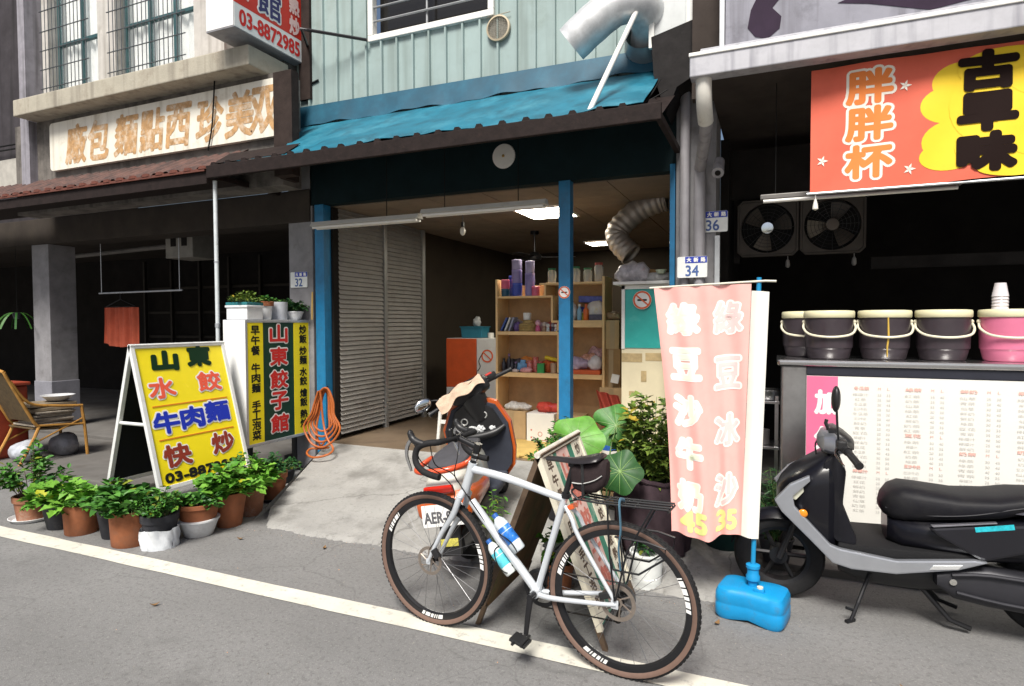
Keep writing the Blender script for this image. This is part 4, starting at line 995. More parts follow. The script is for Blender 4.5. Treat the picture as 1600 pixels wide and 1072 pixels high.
def pile(name, label, cat, cx, cy, cz, dims, m_, loc0, rz, n=5, jit=.03, seed=1):
    rg = random.Random(seed); m = MB(); z = 0
    for k in range(n):
        d = (dims[0] * rg.uniform(.85, 1), dims[1] * rg.uniform(.85, 1), dims[2] / n)
        m.box((rg.uniform(-jit, jit), rg.uniform(-jit, jit), z + d[2] / 2), (d[0], d[1], d[2] * .96), (rg.uniform(-.03, .03), rg.uniform(-.03, .03), rg.uniform(-.2, .2)), .006); z += d[2]
    c = Matrix.Rotation(rz, 3, 'Z') @ Vector((cx, cy, cz)) + Vector(loc0)
    return tag(m.build(name, m_, loc=c, rotz=rz), label, cat)
CL = (-7.52, 4.22, .10)
pile('paper_stack', 'stack of old newspapers on the seat of the bamboo chair', 'papers', .04, 0, .385, (.42, .40, .15), mat('old_newspaper', (.30, .26, .21), .9, var=.25, vs=22), CL, R_(86), 7, .02, 2)
pile('cushion', 'flattened brown cushion on top of the newspapers on the bamboo chair', 'cushion', .06, 0, .54, (.48, .42, .08), mat('brown_cushion', (.20, .16, .11), .9, var=.3, vs=9, bump=.3, bs=30), CL, R_(86), 2, .02, 3)
c = Matrix.Rotation(R_(86), 3, 'Z') @ Vector((.16, -.02, .63)) + Vector(CL)
m = MB(); m.lathe([(.09, 0), (.10, .002), (.155, .055), (.165, .058), (.165, .062), (.15, .06), (.095, .008), (0, .006)], n=30); tag(m.build('basin', mat('enamel_basin', (.75, .76, .78), .25, .3, var=.06, vs=9), smooth=True, loc=c), 'round pale metal basin resting on the chair cushion', 'basin')
def lump(name, label, cat, loc, r, sc, m_, seed, amp=.15):
    rg = random.Random(seed); m = MB(); m.sph((0, 0, 0), r, sc, 20)
    ph = [rg.uniform(0, 6) for _ in range(6)]
    for v in m.bm.verts:
        k = 1 + amp * (math.sin(v.co.x * 9 / r * .4 + ph[0]) * math.sin(v.co.y * 8 / r * .4 + ph[1]) + .6 * math.sin(v.co.z * 15 / r * .4 + ph[2]) * math.sin(v.co.x * 17 / r * .4 + ph[3]))
        v.co *= k
        if v.co.z < -r * sc[2] * .75: v.co.z = -r * sc[2] * .75
    return tag(m.build(name, m_, smooth=True, loc=(loc[0], loc[1], loc[2] + r * sc[2] * .75)), label, cat)
bagm = mat('cloudy_plastic', (.40, .42, .46), .35, var=.3, vs=14, bump=.3, bs=30)
lump('plastic_bag', 'blue and white plastic bag stuffed low under the rear of the bamboo chair', 'bag', (-7.50, 4.05, .11), .17, (.9, .9, .7), bagm, 4)
lump('plastic_bag', 'grey plastic bag lying under the front of the bamboo chair', 'bag', (-7.47, 4.42, .11), .17, (.9, .8, .8), mat('grey_plastic_bag', (.22, .22, .24), .4, var=.3, vs=14, bump=.3, bs=30), 5)
t = thing('bin', 'dull red plastic bin at the far left edge beside the bamboo chair', 'bin', (-8.06, 4.05, .10))
m = MB(); m.box((0, 0, .40), (.44, .44, .80), None, .03, 3); rd = mat('dull_red_plastic', (.28, .04, .015), .6, var=.2, vs=6, dirt=((.1, .02, .01), .5, 6, .5)); m.build('body', rd, t)
m = MB(); m.box((0, 0, .82), (.48, .48, .04), None, .012); m.build('lid', rd, t)
# cloth on a hanger
t = thing('hanging_cloth', 'orange red towel clipped on a hanger in the dark arcade', 'towel', (-8.17, 5.60, 1.33))
m = MB(); m.grid(lambda u, v: Vector((-.345 + .69 * u + .02 * (1 - v) * (u - .5), .025 * math.sin(u * 19 + v) * (1 - .4 * v) + .012 * math.sin(u * 47), .49 * v - .05 * (1 - v) * math.sin(u * 3.1) + .04 * (1 - v) * (1 if .42 < u < .5 else 0))), 60, 12, .004); m.build('cloth', mat('orange_red_cloth', (.40, .075, .035), .9, var=.2, vs=6), t, smooth=True)
m = MB(); m.tube([(-.30, 0, .50), (0, 0, .60), (.30, 0, .50), (-.30, 0, .50)], .006, 6); m.tube([(0, 0, .60), (0, .0, .68), (.03, 0, .71), (.05, 0, .68)], .004, 6, sub=3); m.build('hanger', BLACKM, t)
m = MB(); m.cyl((-8.6, 5.6, 2.02), (-7.0, 5.62, 2.03), .012, n=10); m.cyl((-7.05, 5.62, 2.03), (-7.05, 5.62, 2.95), .006, n=6); m.cyl((-8.55, 5.6, 2.02), (-8.55, 5.6, 2.95), .006, n=6); tag(m.build('drying_rail', ALU), 'pale metal drying rail hung in the dark arcade above the red towel', 'rail')
t = thing('air_conditioner', 'dim grey box with two dark square openings hung under the arcade ceiling', 'air conditioner', (-7.15, 5.9, 2.46))
m = MB(); m.box((0, 0, .19), (.50, .40, .38), None, .012); m.build('casing', mat('dim_grey_casing', (.20, .19, .17), .7, var=.2, vs=8), t)
for x in (-.10, .10): m = MB(); m.box((x, -.2005, .21), (.10, .006, .12)); m.build('opening', BLACKISH, t)
m = MB(); m.b2((-.22, -.1, .38), (-.20, .1, .52)); m.b2((.20, -.1, .38), (.22, .1, .52)); m.build('bracket', BLACKM, t)
m = MB(); m.tube([(-11, 6.6, 2.72), (-8.4, 6.2, 2.70), (-6.9, 6.0, 2.68)], .035, 10); tag(m.build('ceiling_pipe', mat('dim_pipe', (.16, .15, .14), .7, var=.2), smooth=True), 'dim grey pipe slung under the arcade ceiling towards the grey box', 'pipe')
t = thing('hanging_plant', 'thin strap leafed plant hung against the dark far pillar', 'hanging plant', (-9.75, 5.2, 1.75))
m = MB()
for k in range(9):
    a = k * .7; m.grid(lambda u, v, a=a: Vector((math.cos(a) * .32 * u + (v - .5) * .02 * math.sin(a), math.sin(a) * .25 * u - (v - .5) * .02, .12 * u - .34 * u * u)), 8, 1)
m.build('foliage', LEAF['mid'], t); pot_mesh(.06, .09, 'taper').build('pot', DPLAST, t, loc=(0, 0, -.08))
m = MB(); m.cyl((0, 0, -.0), (0, .0, .95), .003, n=6); m.build('hanging_wire', WIRE, t)
# ================================================================= green A-board
t = thing('sandwich_board', 'shabby green and cream A-board with bare brown back standing behind the silver bicycle', 'signboard', (-1.075, 3.20, 0))
hw, w, z1 = .365, .68, .945
Ln = math.hypot(hw, z1)
FR = frame((hw, -w / 2, 0), (0, 1, 0), (-hw, 0, z1)); FL = frame((-hw, w / 2, 0), (0, -1, 0), (hw, 0, z1))
crm = mat('cream_painted_wood', (.66, .62, .50), .7, var=.12, vs=9, dirt=((.25, .2, .14), .6, 9, .56))
lw = mat('dark_leg_wood', (.10, .065, .04), .8, var=.25, vs=14)
ply = mat('mouldy_plywood', (.17, .085, .035), .85, var=.3, vs=5, bump=.15, dirt=((.07, .085, .03), .75, 6, .48), streak=((.05, .03, .015), .5, 12))
for F, nm in ((FR, 'front_panel'), (FL, 'rear_panel')):
    m = MB(); m.prism([(.02, .11), (w - .02, .11), (w - .02, Ln - .01), (.02, Ln - .01)], .010, F @ Matrix.Translation((0, 0, -.016)))
    m.build(nm, mat('faded_green_sheet', (.045, .20, .13), .7, var=.2, vs=6, dirt=((.4, .42, .36), .6, 6, .54)) if nm == 'front_panel' else ply, t)
    m = MB()
    for x in (0, w - .03): m.prism([(x, .10), (x + .03, .10), (x + .03, Ln), (x, Ln)], .030, F @ Matrix.Translation((0, 0, -.024)), .002)
    m.prism([(.03, Ln - .035), (w - .03, Ln - .035), (w - .03, Ln), (.03, Ln)], .028, F @ Matrix.Translation((0, 0, -.022)))
    m.build('frame', crm if nm == 'front_panel' else lw, t)
    for x in (.004, w - .03): m = MB(); m.prism([(x, 0), (x + .026, 0), (x + .026, .125), (x, .125)], .024, F @ Matrix.Translation((0, 0, -.030))); m.build('leg', lw, t)
m = MB()
m.prism([(.02, Ln - .02), (w - .02, Ln - .02), (w - .02, .10), (.02, .10)], .004, FL @ Matrix.Translation((0, 0, -.026))); m.build('plywood_back', ply, t)
m = MB()
for (a, b) in ((.03, .185), (w - .175, w - .03)): m.prism([(a, .12), (b, .12), (b, Ln - .036), (a, Ln - .036)], .003, FR @ Matrix.Translation((0, 0, -.006)))
m.build('side_column', crm, t)
m = MB(); m.prism([(w * .36, .12), (w * .62, .12), (w * .62, Ln - .036), (w * .36, Ln - .036)], .002, FR @ Matrix.Translation((0, 0, -.006))); m.build('pink_column', mat('faded_pink_print', (.62, .42, .37), .8, var=.15, vs=9), t)
m = MB(); n1 = '早午餐牛肉麵手工泡菜'
for k, c in enumerate(n1): put(m, c, FR, .105, Ln - .09 - k * .079, .075, .062, .003, -.0025, n=5)
for k, c in enumerate('炒飯炒麵水餃燴飯熱炒'): put(m, c, FR, w - .10, Ln - .09 - k * .079, .075, .062, .003, -.0025, n=5)
m.build('lettering', mat('worn_brown_ink', (.09, .06, .04), .8, var=.3, vs=30), t)
m = MB()
for k, c in enumerate('山東餃子館'): put(m, c, FR, w * .49, Ln - .14 - k * .155, .15, .125, .006, -.0025, n=6)
m.build('red_lettering', mat('worn_red_ink', (.50, .16, .12), .8, var=.3, vs=30), t)
m = MB(); m.cyl((0, -w / 2 - .012, z1 - .012), (0, w / 2 + .012, z1 - .012), .016, n=10); m.build('hinge_bar', mat('dirty_white_cloth', (.58, .54, .47), .9, var=.2, vs=14, bump=.4, bs=60), t)

# ================================================================= bicycle
FRAMEC = mat('silver_blue_frame', (.66, .70, .74), .32, .3, var=.05, vs=9, coat=.4)
TAN = mat('tan_sidewall', (.155, .095, .072), .75, var=.12, vs=30)
DECAL = mat('white_decal', (.78, .78, .76), .5, var=.1, vs=40)
CHROME = mat('polished_metal', (.62, .62, .62), .22, 1., var=.05)
BK = math.atan2(.097288, -.99525627)
BL = Vector((-.597, 2.687, 0))
bike = thing('bicycle', 'silver gravel bicycle with drop bars, tan wall tyres and empty rear rack', 'bicycle', BL, BK)
def wheel(parent, x, z, r, name='wheel', rear=False):
    m = MB()
    m.lathe([(r * .905, -.012), (r * .93, -.0165), (r * .965, -.019), (r * .985, -.016), (r, -.008), (r * 1.002, 0), (r, .008), (r * .985, .016), (r * .965, .019), (r * .93, .0165), (r * .905, .012)], n=72, rot=Matrix.Rotation(R_(90), 3, 'X'), cap=False)
    for k in range(90):                                  # knobs
        a = 2 * math.pi * k / 90
        for yy in (-.012, 0, .012):
            aa = a + (.02 if yy else 0); rr2 = r * (1.0 if yy == 0 else .99)
            m.box((rr2 * math.cos(aa), yy, rr2 * math.sin(aa)), (.006, .008, .013), (0, -aa, 0))
    ty = m.build('tyre', RUBBER, parent, loc=(x, 0, z), smooth=True)
    m = MB()
    for s in (-1, 1): m.lathe([(r * .908, s * .0145), (r * .925, s * .0178), (r * .955, s * .0203), (r * .968, s * .0200)], n=72, rot=Matrix.Rotation(R_(90), 3, 'X'), cap=False)
    m.build('sidewall', TAN, ty, smooth=True)
    m = MB(); m.lathe([(r * .905, -.012), (r * .875, -.0135), (r * .835, -.012), (r * .82, 0), (r * .835, .012), (r * .875, .0135), (r * .905, .012)], n=72, rot=Matrix.Rotation(R_(90), 3, 'X'), cap=False)
    rm = m.build('rim', BLACKM, parent, loc=(x, 0, z), smooth=True)
    m = MB(); rg = random.Random(int(x * 100) + 5)
    for base in (.35, 2.7, 4.5) if not rear else (.2, 2.6, 4.9):
        a = base
        for k in range(6):
            da = rg.choice((.02, .05, .09)); s = -1
            a2 = a + da
            for s in (-1, 1):
                m.poly([(r * .835 * math.cos(a), s * .0145, r * .835 * math.sin(a)), (r * .835 * math.cos(a2), s * .0145, r * .835 * math.sin(a2)), (r * .893 * math.cos(a2 + .02), s * .0148, r * .893 * math.sin(a2 + .02)), (r * .893 * math.cos(a + .02), s * .0148, r * .893 * math.sin(a + .02))], [(0, 1, 2, 3)])
            a = a2 + .022
    m.build('decal', DECAL, rm)
    m = MB()
    for k in range(28):
        a = 2 * math.pi * k / 28; s = -1 if k % 2 else 1; b = a + (.55 if (k // 2) % 2 else -.55)
        m.cyl((.022 * math.cos(b), s * .028, .022 * math.sin(b)), (r * .83 * math.cos(a), 0, r * .83 * math.sin(a)), .0011, n=5)
    m.build('spoke', mat('spoke_steel', (.30, .30, .31), .3, .9, var=0), rm)
    m = MB(); m.cyl((0, -.052, 0), (0, .052, 0), .012, n=14); m.cyl((0, -.03, 0), (0, -.024, 0), .026, n=18); m.cyl((0, .024, 0), (0, .03, 0), .026, n=18); m.build('hub', BLACKM, parent, loc=(x, 0, z), smooth=True)
    m = MB(); R2 = .082 if rear else .075
    m.lathe([(R2 * .78, .040), (R2, .040), (R2, .0418), (R2 * .78, .0418), (R2 * .78, .040)], n=48, rot=Matrix.Rotation(R_(-90), 3, 'X'), cap=False)
    for k in range(6):
        a = k * math.pi / 3; m.tube([(.02 * math.cos(a), .041, .02 * math.sin(a)), (R2 * .5 * math.cos(a + .35), .041, R2 * .5 * math.sin(a + .35)), (R2 * .84 * math.cos(a + .45), .041, R2 * .84 * math.sin(a + .45))], .0035, 5)
    m.cyl((0, .038, 0), (0, .046, 0), .022, n=16)
    m.build('brake_rotor', mat('rotor_steel', (.40, .34, .29), .4, .8, var=.15, vs=30), parent, loc=(x, 0, z))
WR = .352
wheel(bike, 1.043, .352, WR); wheel(bike, .016, .352, WR, rear=True)
ra = Vector((.016, 0, .352)); fa = Vector((1.043, 0, .352)); bb = Vector((.435, 0, .300)); st = Vector((.287, 0, .790))
hb = Vector((.848, 0, .735)); ht = Vector((.797, 0, .890))
m = MB()
m.tube([hb, ht], [.0245, .0225], 16)
m.tube([bb, bb.lerp(hb, .9)], [.021, .022], 16); m.tube([ht + (hb - ht) * .22, (.60, 0, .832), st - Vector((0, 0, .022))], [.020, .019, .0165], 16, sub=4)
m.tube([bb, st], [.0165, .0165], 14); m.cyl(bb + Vector((0, -.036, 0)), bb + Vector((0, .036, 0)), .0225, n=18)
for s in (-1, 1):
    m.tube([bb + Vector((-.02, s * .022, -.004)), (.33, s * .036, .302), (.12, s * .058, .335), (ra.x, s * .062, ra.z)], [.0125, .0125, .0105, .009], 10, sub=4)
    m.tube([st + Vector((-.005, s * .012, -.05)), (.235, s * .040, .690), (.20, s * .047, .62), (ra.x + .01, s * .062, ra.z + .02)], [.0095, .0105, .0105, .009], 10, sub=4)
    m.box((ra.x + .008, s * .062, ra.z), (.035, .008, .04), None, .004)
m.build('frame', FRAMECOL if False else FRAMEC, bike, smooth=True)
m = MB(); m.cyl(st + Vector((0, 0, -.012)), st + Vector((-.004, 0, .010)), .021, n=16); m.box((st.x - .022, 0, st.z), (.014, .012, .018), None, .003); m.build('seat_clamp', BLACKM, bike)
m = MB(); m.tube([st, (.247, 0, .930)], .0145, 14); m.box((.245, 0, .938), (.045, .035, .02), None, .006); m.tube([(.13, .022, .955), (.24, .022, .950), (.33, .016, .955)], .0036, 6); m.tube([(.13, -.022, .955), (.24, -.022, .950), (.33, -.016, .955)], .0036, 6); m.build('seat_post', BLACKM, bike, smooth=True)
m = MB(); rings = []
for (x, hw_, zt, th) in ((.388, .006, .956, .008), (.38, .017, .963, .02), (.34, .020, .968, .026), (.29, .026, .968, .026), (.24, .040, .970, .028), (.19, .060, .980, .032), (.14, .070, .994, .036), (.11, .066, 1.000, .034), (.098, .045, 1.000, .022), (.094, .02, .998, .01)):
    rings.append([Vector((x, hw_ * math.cos(a) * (1 - .15 * (math.sin(a) < 0)), zt - th * .5 + th * .5 * math.sin(a) * (1 if math.sin(a) > 0 else 1.0) - .006 * math.cos(2 * a) * (hw_ / .07))) for a in [2 * math.pi * k / 20 for k in range(20)]])
m.loft(rings); m.build('saddle', mat('saddle_leather', (.020, .017, .018), .38, var=.1, bump=.05, bs=200), bike, smooth=True)
# fork, stem, bars
m = MB(); cr = hb + (hb - ht).normalized() * .012
m.tube([cr + Vector((0, -.045, -.012)), cr + Vector((0, 0, .012)), cr + Vector((0, .045, -.012))], .019, 10, sub=4)
for s in (-1, 1): m.tube([cr + Vector((0, s * .043, -.005)), cr + Vector((.035, s * .048, -.10)), (.955, s * .052, .52), (1.02, s * .054, .40), (fa.x, s * .054, fa.z)], [.017, .016, .013, .010, .009], 12, sub=4)
m.box((fa.x, .054, fa.z), (.026, .008, .03), None, .004); m.box((fa.x, -.054, fa.z), (.026, .008, .03), None, .004)
m.build('fork', FRAMEC, bike, smooth=True)
ax = (ht - hb).normalized()
m = MB(); p = ht.copy()
for k in range(5): m.cyl(p + ax * .002, p + ax * .0135, .0185 if k % 2 else .0175, n=16); p = p + ax * .0135
m.build('headset_spacer', BLACKM, bike)
m = MB()
for k in (1, 3): m.cyl(ht + ax * (.0135 * k + .003), ht + ax * (.0135 * k + .0125), .0188, n=16)
m.build('silver_spacer', CHROME, bike)
m = MB(); sp = p + ax * .016; cl = Vector((.890, 0, 1.008))
m.cyl(p, p + ax * .036, .020, n=16); m.tube([sp, cl], [.017, .0165], 12); m.cyl(cl + Vector((0, -.024, 0)), cl + Vector((0, .024, 0)), .021, n=16); m.build('stem', BLACKM, bike, smooth=True)
bar = MB()
for s in (-1, 1):
    bar.tube([cl, cl + Vector((0, s * .10, .002)), cl + Vector((.004, s * .165, .004)), (.945, s * .200, 1.006), (.985, s * .208, .985), (.998, s * .214, .945), (.985, s * .220, .905), (.945, s * .224, .876), (.89, s * .226, .862), (.845, s * .228, .858)], [.0135, .0135, .0165, .0165, .0165, .016, .016, .016, .016, .016], 12, sub=4)
hbar = bar.build('handlebar', mat('bar_tape', (.020, .020, .021), .7, var=.15, vs=60, bump=.3, bs=260), bike, smooth=True)
for s in (-1, 1):
    m = MB(); m.tube([(.955, s * .203, 1.004), (.995, s * .206, 1.012), (1.022, s * .205, 1.028), (1.034, s * .205, 1.052), (1.028, s * .205, 1.062)], [.016, .0185, .0175, .0165, .010], 12, sub=4); m.build('brake_hood', BLACKP, hbar, smooth=True)
    m = MB(); m.tube([(1.030, s * .205, 1.022), (1.052, s * .208, .985), (1.052, s * .212, .935), (1.030, s * .214, .885), (1.022, s * .215, .865)], [.007, .0075, .006, .005, .004], 8, sub=4, flat=1.6); m.build('brake_lever', CHROME, hbar, smooth=True)
m = MB(); m.box((.905, .045, 1.028), (.03, .03, .02), None, .006); m.cyl((.90, .055, 1.02), (.90, .055, 1.055), .017, n=16); m.sph((.90, .055, 1.057), .017, (1, 1, .5), 12); m.cyl((.90, -.06, 1.01), (.935, -.06, 1.03), .013, n=12); m.build('bell', BLACKM, hbar, smooth=True)
m = MB()
m.tube([(1.01, .205, 1.00), (1.0, .16, .90), (.95, .06, .82), (.89, .03, .72), (.95, .05, .55), (1.03, .06, .42)], .0027, 6, sub=5)
m.tube([(1.01, -.205, 1.00), (.98, -.13, .87), (.93, -.03, .80), (.86, -.03, .72), (.70, -.012, .56), (.47, -.02, .32)], .0027, 6, sub=5)
m.tube([(.955, .15, .99), (.96, .10, .88), (.90, .04, .83), (.83, .028, .74), (.60, .01, .46)], .0027, 6, sub=5)
m.build('brake_cable', WIRE, bike, smooth=True)
m = MB(); m.box((fa.x - .055, .062, fa.z + .055), (.035, .022, .05), (0, R_(35), 0), .006); m.build('brake_caliper', BLACKP, bike)
m = MB(); m.box((ra.x + .055, .060, ra.z + .03), (.05, .022, .03), (0, R_(20), 0), .006); m.build('brake_caliper', BLACKP, bike)
# drivetrain
def crank(side, ang):
    c = MB(); y = side * .075; e = Vector((bb.x + .172 * math.cos(ang), side * .098, bb.z + .172 * math.sin(ang)))
    c.tube([(bb.x, y, bb.z), (bb.x, y, bb.z) if False else Vector((bb.x, y, bb.z)).lerp(e, .5) + Vector((0, side * .004, 0)), e], [.017, .0145, .0125], 8, flat=.7)
    c.cyl((bb.x, side * .03, bb.z), (bb.x, y + side * .010, bb.z), .016, n=14)
    co = c.build('crank_arm', BLACKM, bike, smooth=True)
    m = MB(); m.cyl(e, e + Vector((0, side * .06, 0)), .007, n=8); m.box(e + Vector((0, side * .055, 0)), (.085, .075, .014), (0, R_(-15), 0), .004)
    m.box(e + Vector((.02, side * .055, 0)), (.012, .09, .022), (0, R_(-15), 0), .002); m.box(e + Vector((-.025, side * .055, .002)), (.012, .09, .022), (0, R_(-15), 0), .002); m.build('pedal', BLACKP, co)
crank(1, R_(-86)); crank(-1, R_(94))
m = MB(); m.lathe([(.075, -.050), (.094, -.050), (.094, -.046), (.075, -.046), (.075, -.050)], n=44, rot=None, cap=False)
for v in m.bm.verts: v.co = Vector((bb.x + v.co.x, v.co.z, bb.z + v.co.y))
for k in range(4):
    a = k * math.pi / 2 + .4; m.tube([(bb.x, -.048, bb.z), (bb.x + .08 * math.cos(a), -.048, bb.z + .08 * math.sin(a))], .007, 6)
m.build('chainring', BLACKM, bike)
m = MB()
for k in range(9): m.cyl((ra.x, -.024 - .004 * k, ra.z), (ra.x, -.026 - .004 * k, ra.z), .062 - .0045 * k, n=28)
m.build('cassette', mat('cassette_steel', (.25, .25, .25), .35, .9, var=.1), bike)
m = MB(); m.tube([(ra.x, -.045, ra.z + .055), (bb.x, -.048, bb.z + .094)], .004, 5); m.tube([(bb.x, -.048, bb.z - .094), (ra.x + .03, -.045, ra.z - .13), (ra.x - .005, -.045, ra.z - .11)], .004, 5)
m.box((ra.x + .02, -.05, ra.z - .075), (.02, .012, .11), (0, R_(-20), 0), .004); m.cyl((ra.x + .03, -.044, ra.z - .12), (ra.x + .03, -.054, ra.z - .12), .018, n=14); m.box((ra.x + .01, -.062, ra.z - .03), (.05, .03, .03), None, .008)
m.build('chain', mat('dark_chain', (.05, .045, .04), .4, .8, var=.1), bike)
# rear rack
m = MB(); tr_ = .0048
zt = .792
for y in (-.055, -.02, .02, .055): m.tube([(.20, y, zt + .004), (.10, y, zt), (-.21, y, zt + .012)], tr_, 6)
m.tube([(.20, -.055, zt + .004), (.235, -.045, zt + .028), (.245, 0, zt + .032), (.235, .045, zt + .028), (.20, .055, zt + .004)], tr_, 6, sub=3)
for x in (.08, -.06, -.21): m.tube([(x, -.058, zt + .003), (x, .058, zt + .003)], tr_, 6)
for s in (-1, 1):
    m.tube([(.06, s * .06, zt), (.045, s * .075, .60), (ra.x + .005, s * .072, ra.z + .02)], tr_, 6)
    m.tube([(-.14, s * .06, zt + .006), (-.035, s * .075, .60), (ra.x, s * .072, ra.z + .025)], tr_, 6)
    m.tube([(.02, s * .075, .66), (-.13, s * .080, .66), (-.205, s * .080, .645), (-.20, s * .080, .60), (-.09, s * .08, .515), (.025, s * .08, .515), (.036, s * .078, .56)], tr_, 6)
    m.tube([(.19, s * .04, zt + .004), (.255, s * .02, .77)], .004, 6)
m.build('rack', BLACKM, bike, smooth=True)
m = MB(); m.tube([(-.01, .083, .52), (-.002, .086, .62), (-.012, .088, .70), (.0, .070, .815), (.002, .0, .806)], .0045, 6, sub=4, flat=2); m.build('strap', mat('blue_grey_strap', (.06, .14, .20), .7, var=.1), bike)
m = MB(); m.box((.252, .0, .742), (.030, .05, .022), (0, R_(20), 0), .005); m.build('reflector', mat('orange_reflector', (.60, .10, .02), .2, var=.1, spec=.8), bike)
dt = (hb - bb).normalized(); nn = Vector((-dt.z, 0, dt.x))
def cage(c, s, nm):
    m = MB(); q = c - nn * 0
    for k in (-1, 1): m.tube([c - dt * .06 - nn * s * .034, c - dt * .075 + Vector((0, k * .03, 0)), c - dt * .02 + Vector((0, k * .039, 0)) + nn * s * .01, c + dt * .045 + Vector((0, k * .036, 0)) - nn * s * .018, c + dt * .05 - nn * s * .036], .003, 6, sub=3)
    m.build('bottle_cage', BLACKM, bike, smooth=True)
c1 = bb.lerp(hb, .51) + nn * .060; c2 = bb.lerp(hb, .40) - nn * .060
cage(c1 - dt * .03, 1, 'a'); cage(c2 - dt * .01, -1, 'b')
Mb = Matrix.Translation(BL) @ Matrix.Rotation(BK, 4, 'Z')
def bottle(c, label, colr, band, h, r):
    t = thing('drink_bottle', label, 'bottle', Mb @ c, 0)
    q = (Matrix.Rotation(BK, 3, 'Z') @ dt).to_track_quat('Z', 'Y')
    t.rotation_euler = q.to_euler()
    m = MB(); m.lathe([(r * .8, -h / 2), (r * .96, -h / 2 + .006), (r, -h * .3), (r * .95, -h * .05), (r, h * .02), (r, h * .2), (r * .85, h * .30), (r * .42, h * .40), (r * .40, h * .46), (0, h * .46)], n=24); m.build('body', colr, t, smooth=True)
    m = MB(); m.lathe([(r * .985, -h * .27), (r * 1.02, -h * .26), (r * .985, -h * .05), (r * 1.02, h * .14), (r * .98, h * .15)], n=24, cap=False); m.build('wrap', band, t, smooth=True)
    m = MB(); m.cyl((0, 0, h * .40), (0, 0, h * .50), r * .46, n=18); m.build('cap', mat('bottle_cap_blue', (.02, .10, .35), .4, var=.05), t)
bottle(c1, 'white bottle with blue wrap on the upper side of the bicycle down tube', mat('clear_grey_bottle', (.60, .66, .70), .2, var=.1, vs=20), mat('blue_wrap', (.02, .16, .55), .35, var=.35, vs=40, dirt=((.6, .7, .75), .8, 45, .58)), .215, .034)
bottle(c2, 'clear bottle with pale turquoise wrap slung under the bicycle down tube', mat('clear_white_bottle', (.68, .72, .70), .2, var=.1, vs=20), mat('turquoise_wrap', (.10, .52, .62), .35, var=.2, vs=40), .20, .031)
t = thing('saddle_bag', 'small dark brown wedge bag strapped below the bicycle saddle', 'bag', Mb @ Vector((.165, 0, .885)), BK)
m = MB(); rings = []
for (x, hw_, z0_, z1_) in ((.085, .020, -.03, .045), (.07, .034, -.055, .058), (.02, .044, -.070, .066), (-.04, .048, -.058, .084), (-.075, .042, -.028, .094), (-.088, .028, .0, .085)):
    rings.append([Vector((x, hw_ * math.copysign(abs(math.cos(a)) ** .5, math.cos(a)), (z0_ + z1_) / 2 + (z1_ - z0_) / 2 * math.copysign(abs(math.sin(a)) ** .6, math.sin(a)))) for a in [2 * math.pi * k / 24 for k in range(24)]])
m.loft(rings); m.build('body', mat('brown_black_nylon', (.030, .021, .022), .75, var=.2, vs=30, bump=.15, bs=200), t, smooth=True)
m = MB(); m.tube([(.072, .036, -.022), (.02, .047, -.018), (-.04, .051, .004), (-.074, .046, .028)], .0055, 6, sub=3, flat=.5); m.build('reflective_stripe', mat('reflective_grey', (.5, .5, .48), .4, var=.1), t)
m = MB(); m.tube([(.015, .048, -.07), (.015, .050, .0), (.022, .044, .07), (.03, .0, .085), (.022, -.044, .07), (.015, -.05, 0), (.015, -.03, -.072), (.015, .03, -.074)], .007, 6, closed=True, flat=.5); m.build('strap', BLACKP, t)

# ================================================================= orange scooter (seen from its rear right, leaning on its stand)
ORG = mat('orange_paint', (.62, .115, .018), .35, var=.08, vs=9, coat=.5, dirt=((.3, .08, .03), .4, 9, .58))
GRYB = mat('pale_warm_body', (.56, .56, .50), .4, var=.1, vs=7, coat=.3)
DKG = mat('charcoal_plastic', (.050, .055, .072), .55, var=.15, vs=9, bump=.06, bs=300)
def srect(x, hw, z0, z1, e=.5, n=24, yo=0.):
    return [Vector((x, yo + hw * math.copysign(abs(math.cos(a)) ** e, math.cos(a)), (z0 + z1) / 2 + (z1 - z0) / 2 * math.copysign(abs(math.sin(a)) ** e, math.sin(a)))) for a in [2 * math.pi * k / n for k in range(n)]]
def body(secs, e=.5, n=24):
    m = MB(); m.loft([srect(*s, e=e, n=n) for s in secs]); return m
def sc_wheel(parent, x, z, r, wd):
    m = MB(); m.lathe([(r * .68, -wd * .42), (r * .82, -wd * .52), (r * .94, -wd * .42), (r, -wd * .15), (r, wd * .15), (r * .94, wd * .42), (r * .82, wd * .52), (r * .68, wd * .42)], n=40, rot=Matrix.Rotation(R_(90), 3, 'X'), cap=False)
    w_ = m.build('wheel', RUBBER, parent, loc=(x, 0, z), smooth=True)
    m = MB(); m.lathe([(r * .70, -wd * .4), (r * .6, -wd * .32), (r * .6, wd * .32), (r * .70, wd * .4)], n=36, rot=Matrix.Rotation(R_(90), 3, 'X'), cap=False); m.cyl((0, -wd * .4, 0), (0, wd * .4, 0), r * .2, n=16)
    for k in range(6):
        a = k * math.pi / 3; m.tube([(0, 0, 0), (r * .62 * math.cos(a), 0, r * .62 * math.sin(a))], .013, 6)
    m.build('rim', mat('wheel_rim_dark', (.025, .025, .027), .45, .6, var=.1), w_)
sc = thing('scooter', 'orange and grey scooter seen from behind with a cloth over its tilted handlebar', 'scooter', (-1.83, 3.64, .035))
sc.rotation_euler = (Matrix.Rotation(R_(103), 3, 'Z') @ Matrix.Rotation(R_(-7), 3, 'Y') @ Matrix.Rotation(R_(-9), 3, 'X')).to_euler()
sc.scale = (.93, .93, .93)
sc_wheel(sc, 0, .215, .215, .10); sc_wheel(sc, 1.16, .215, .21, .09)
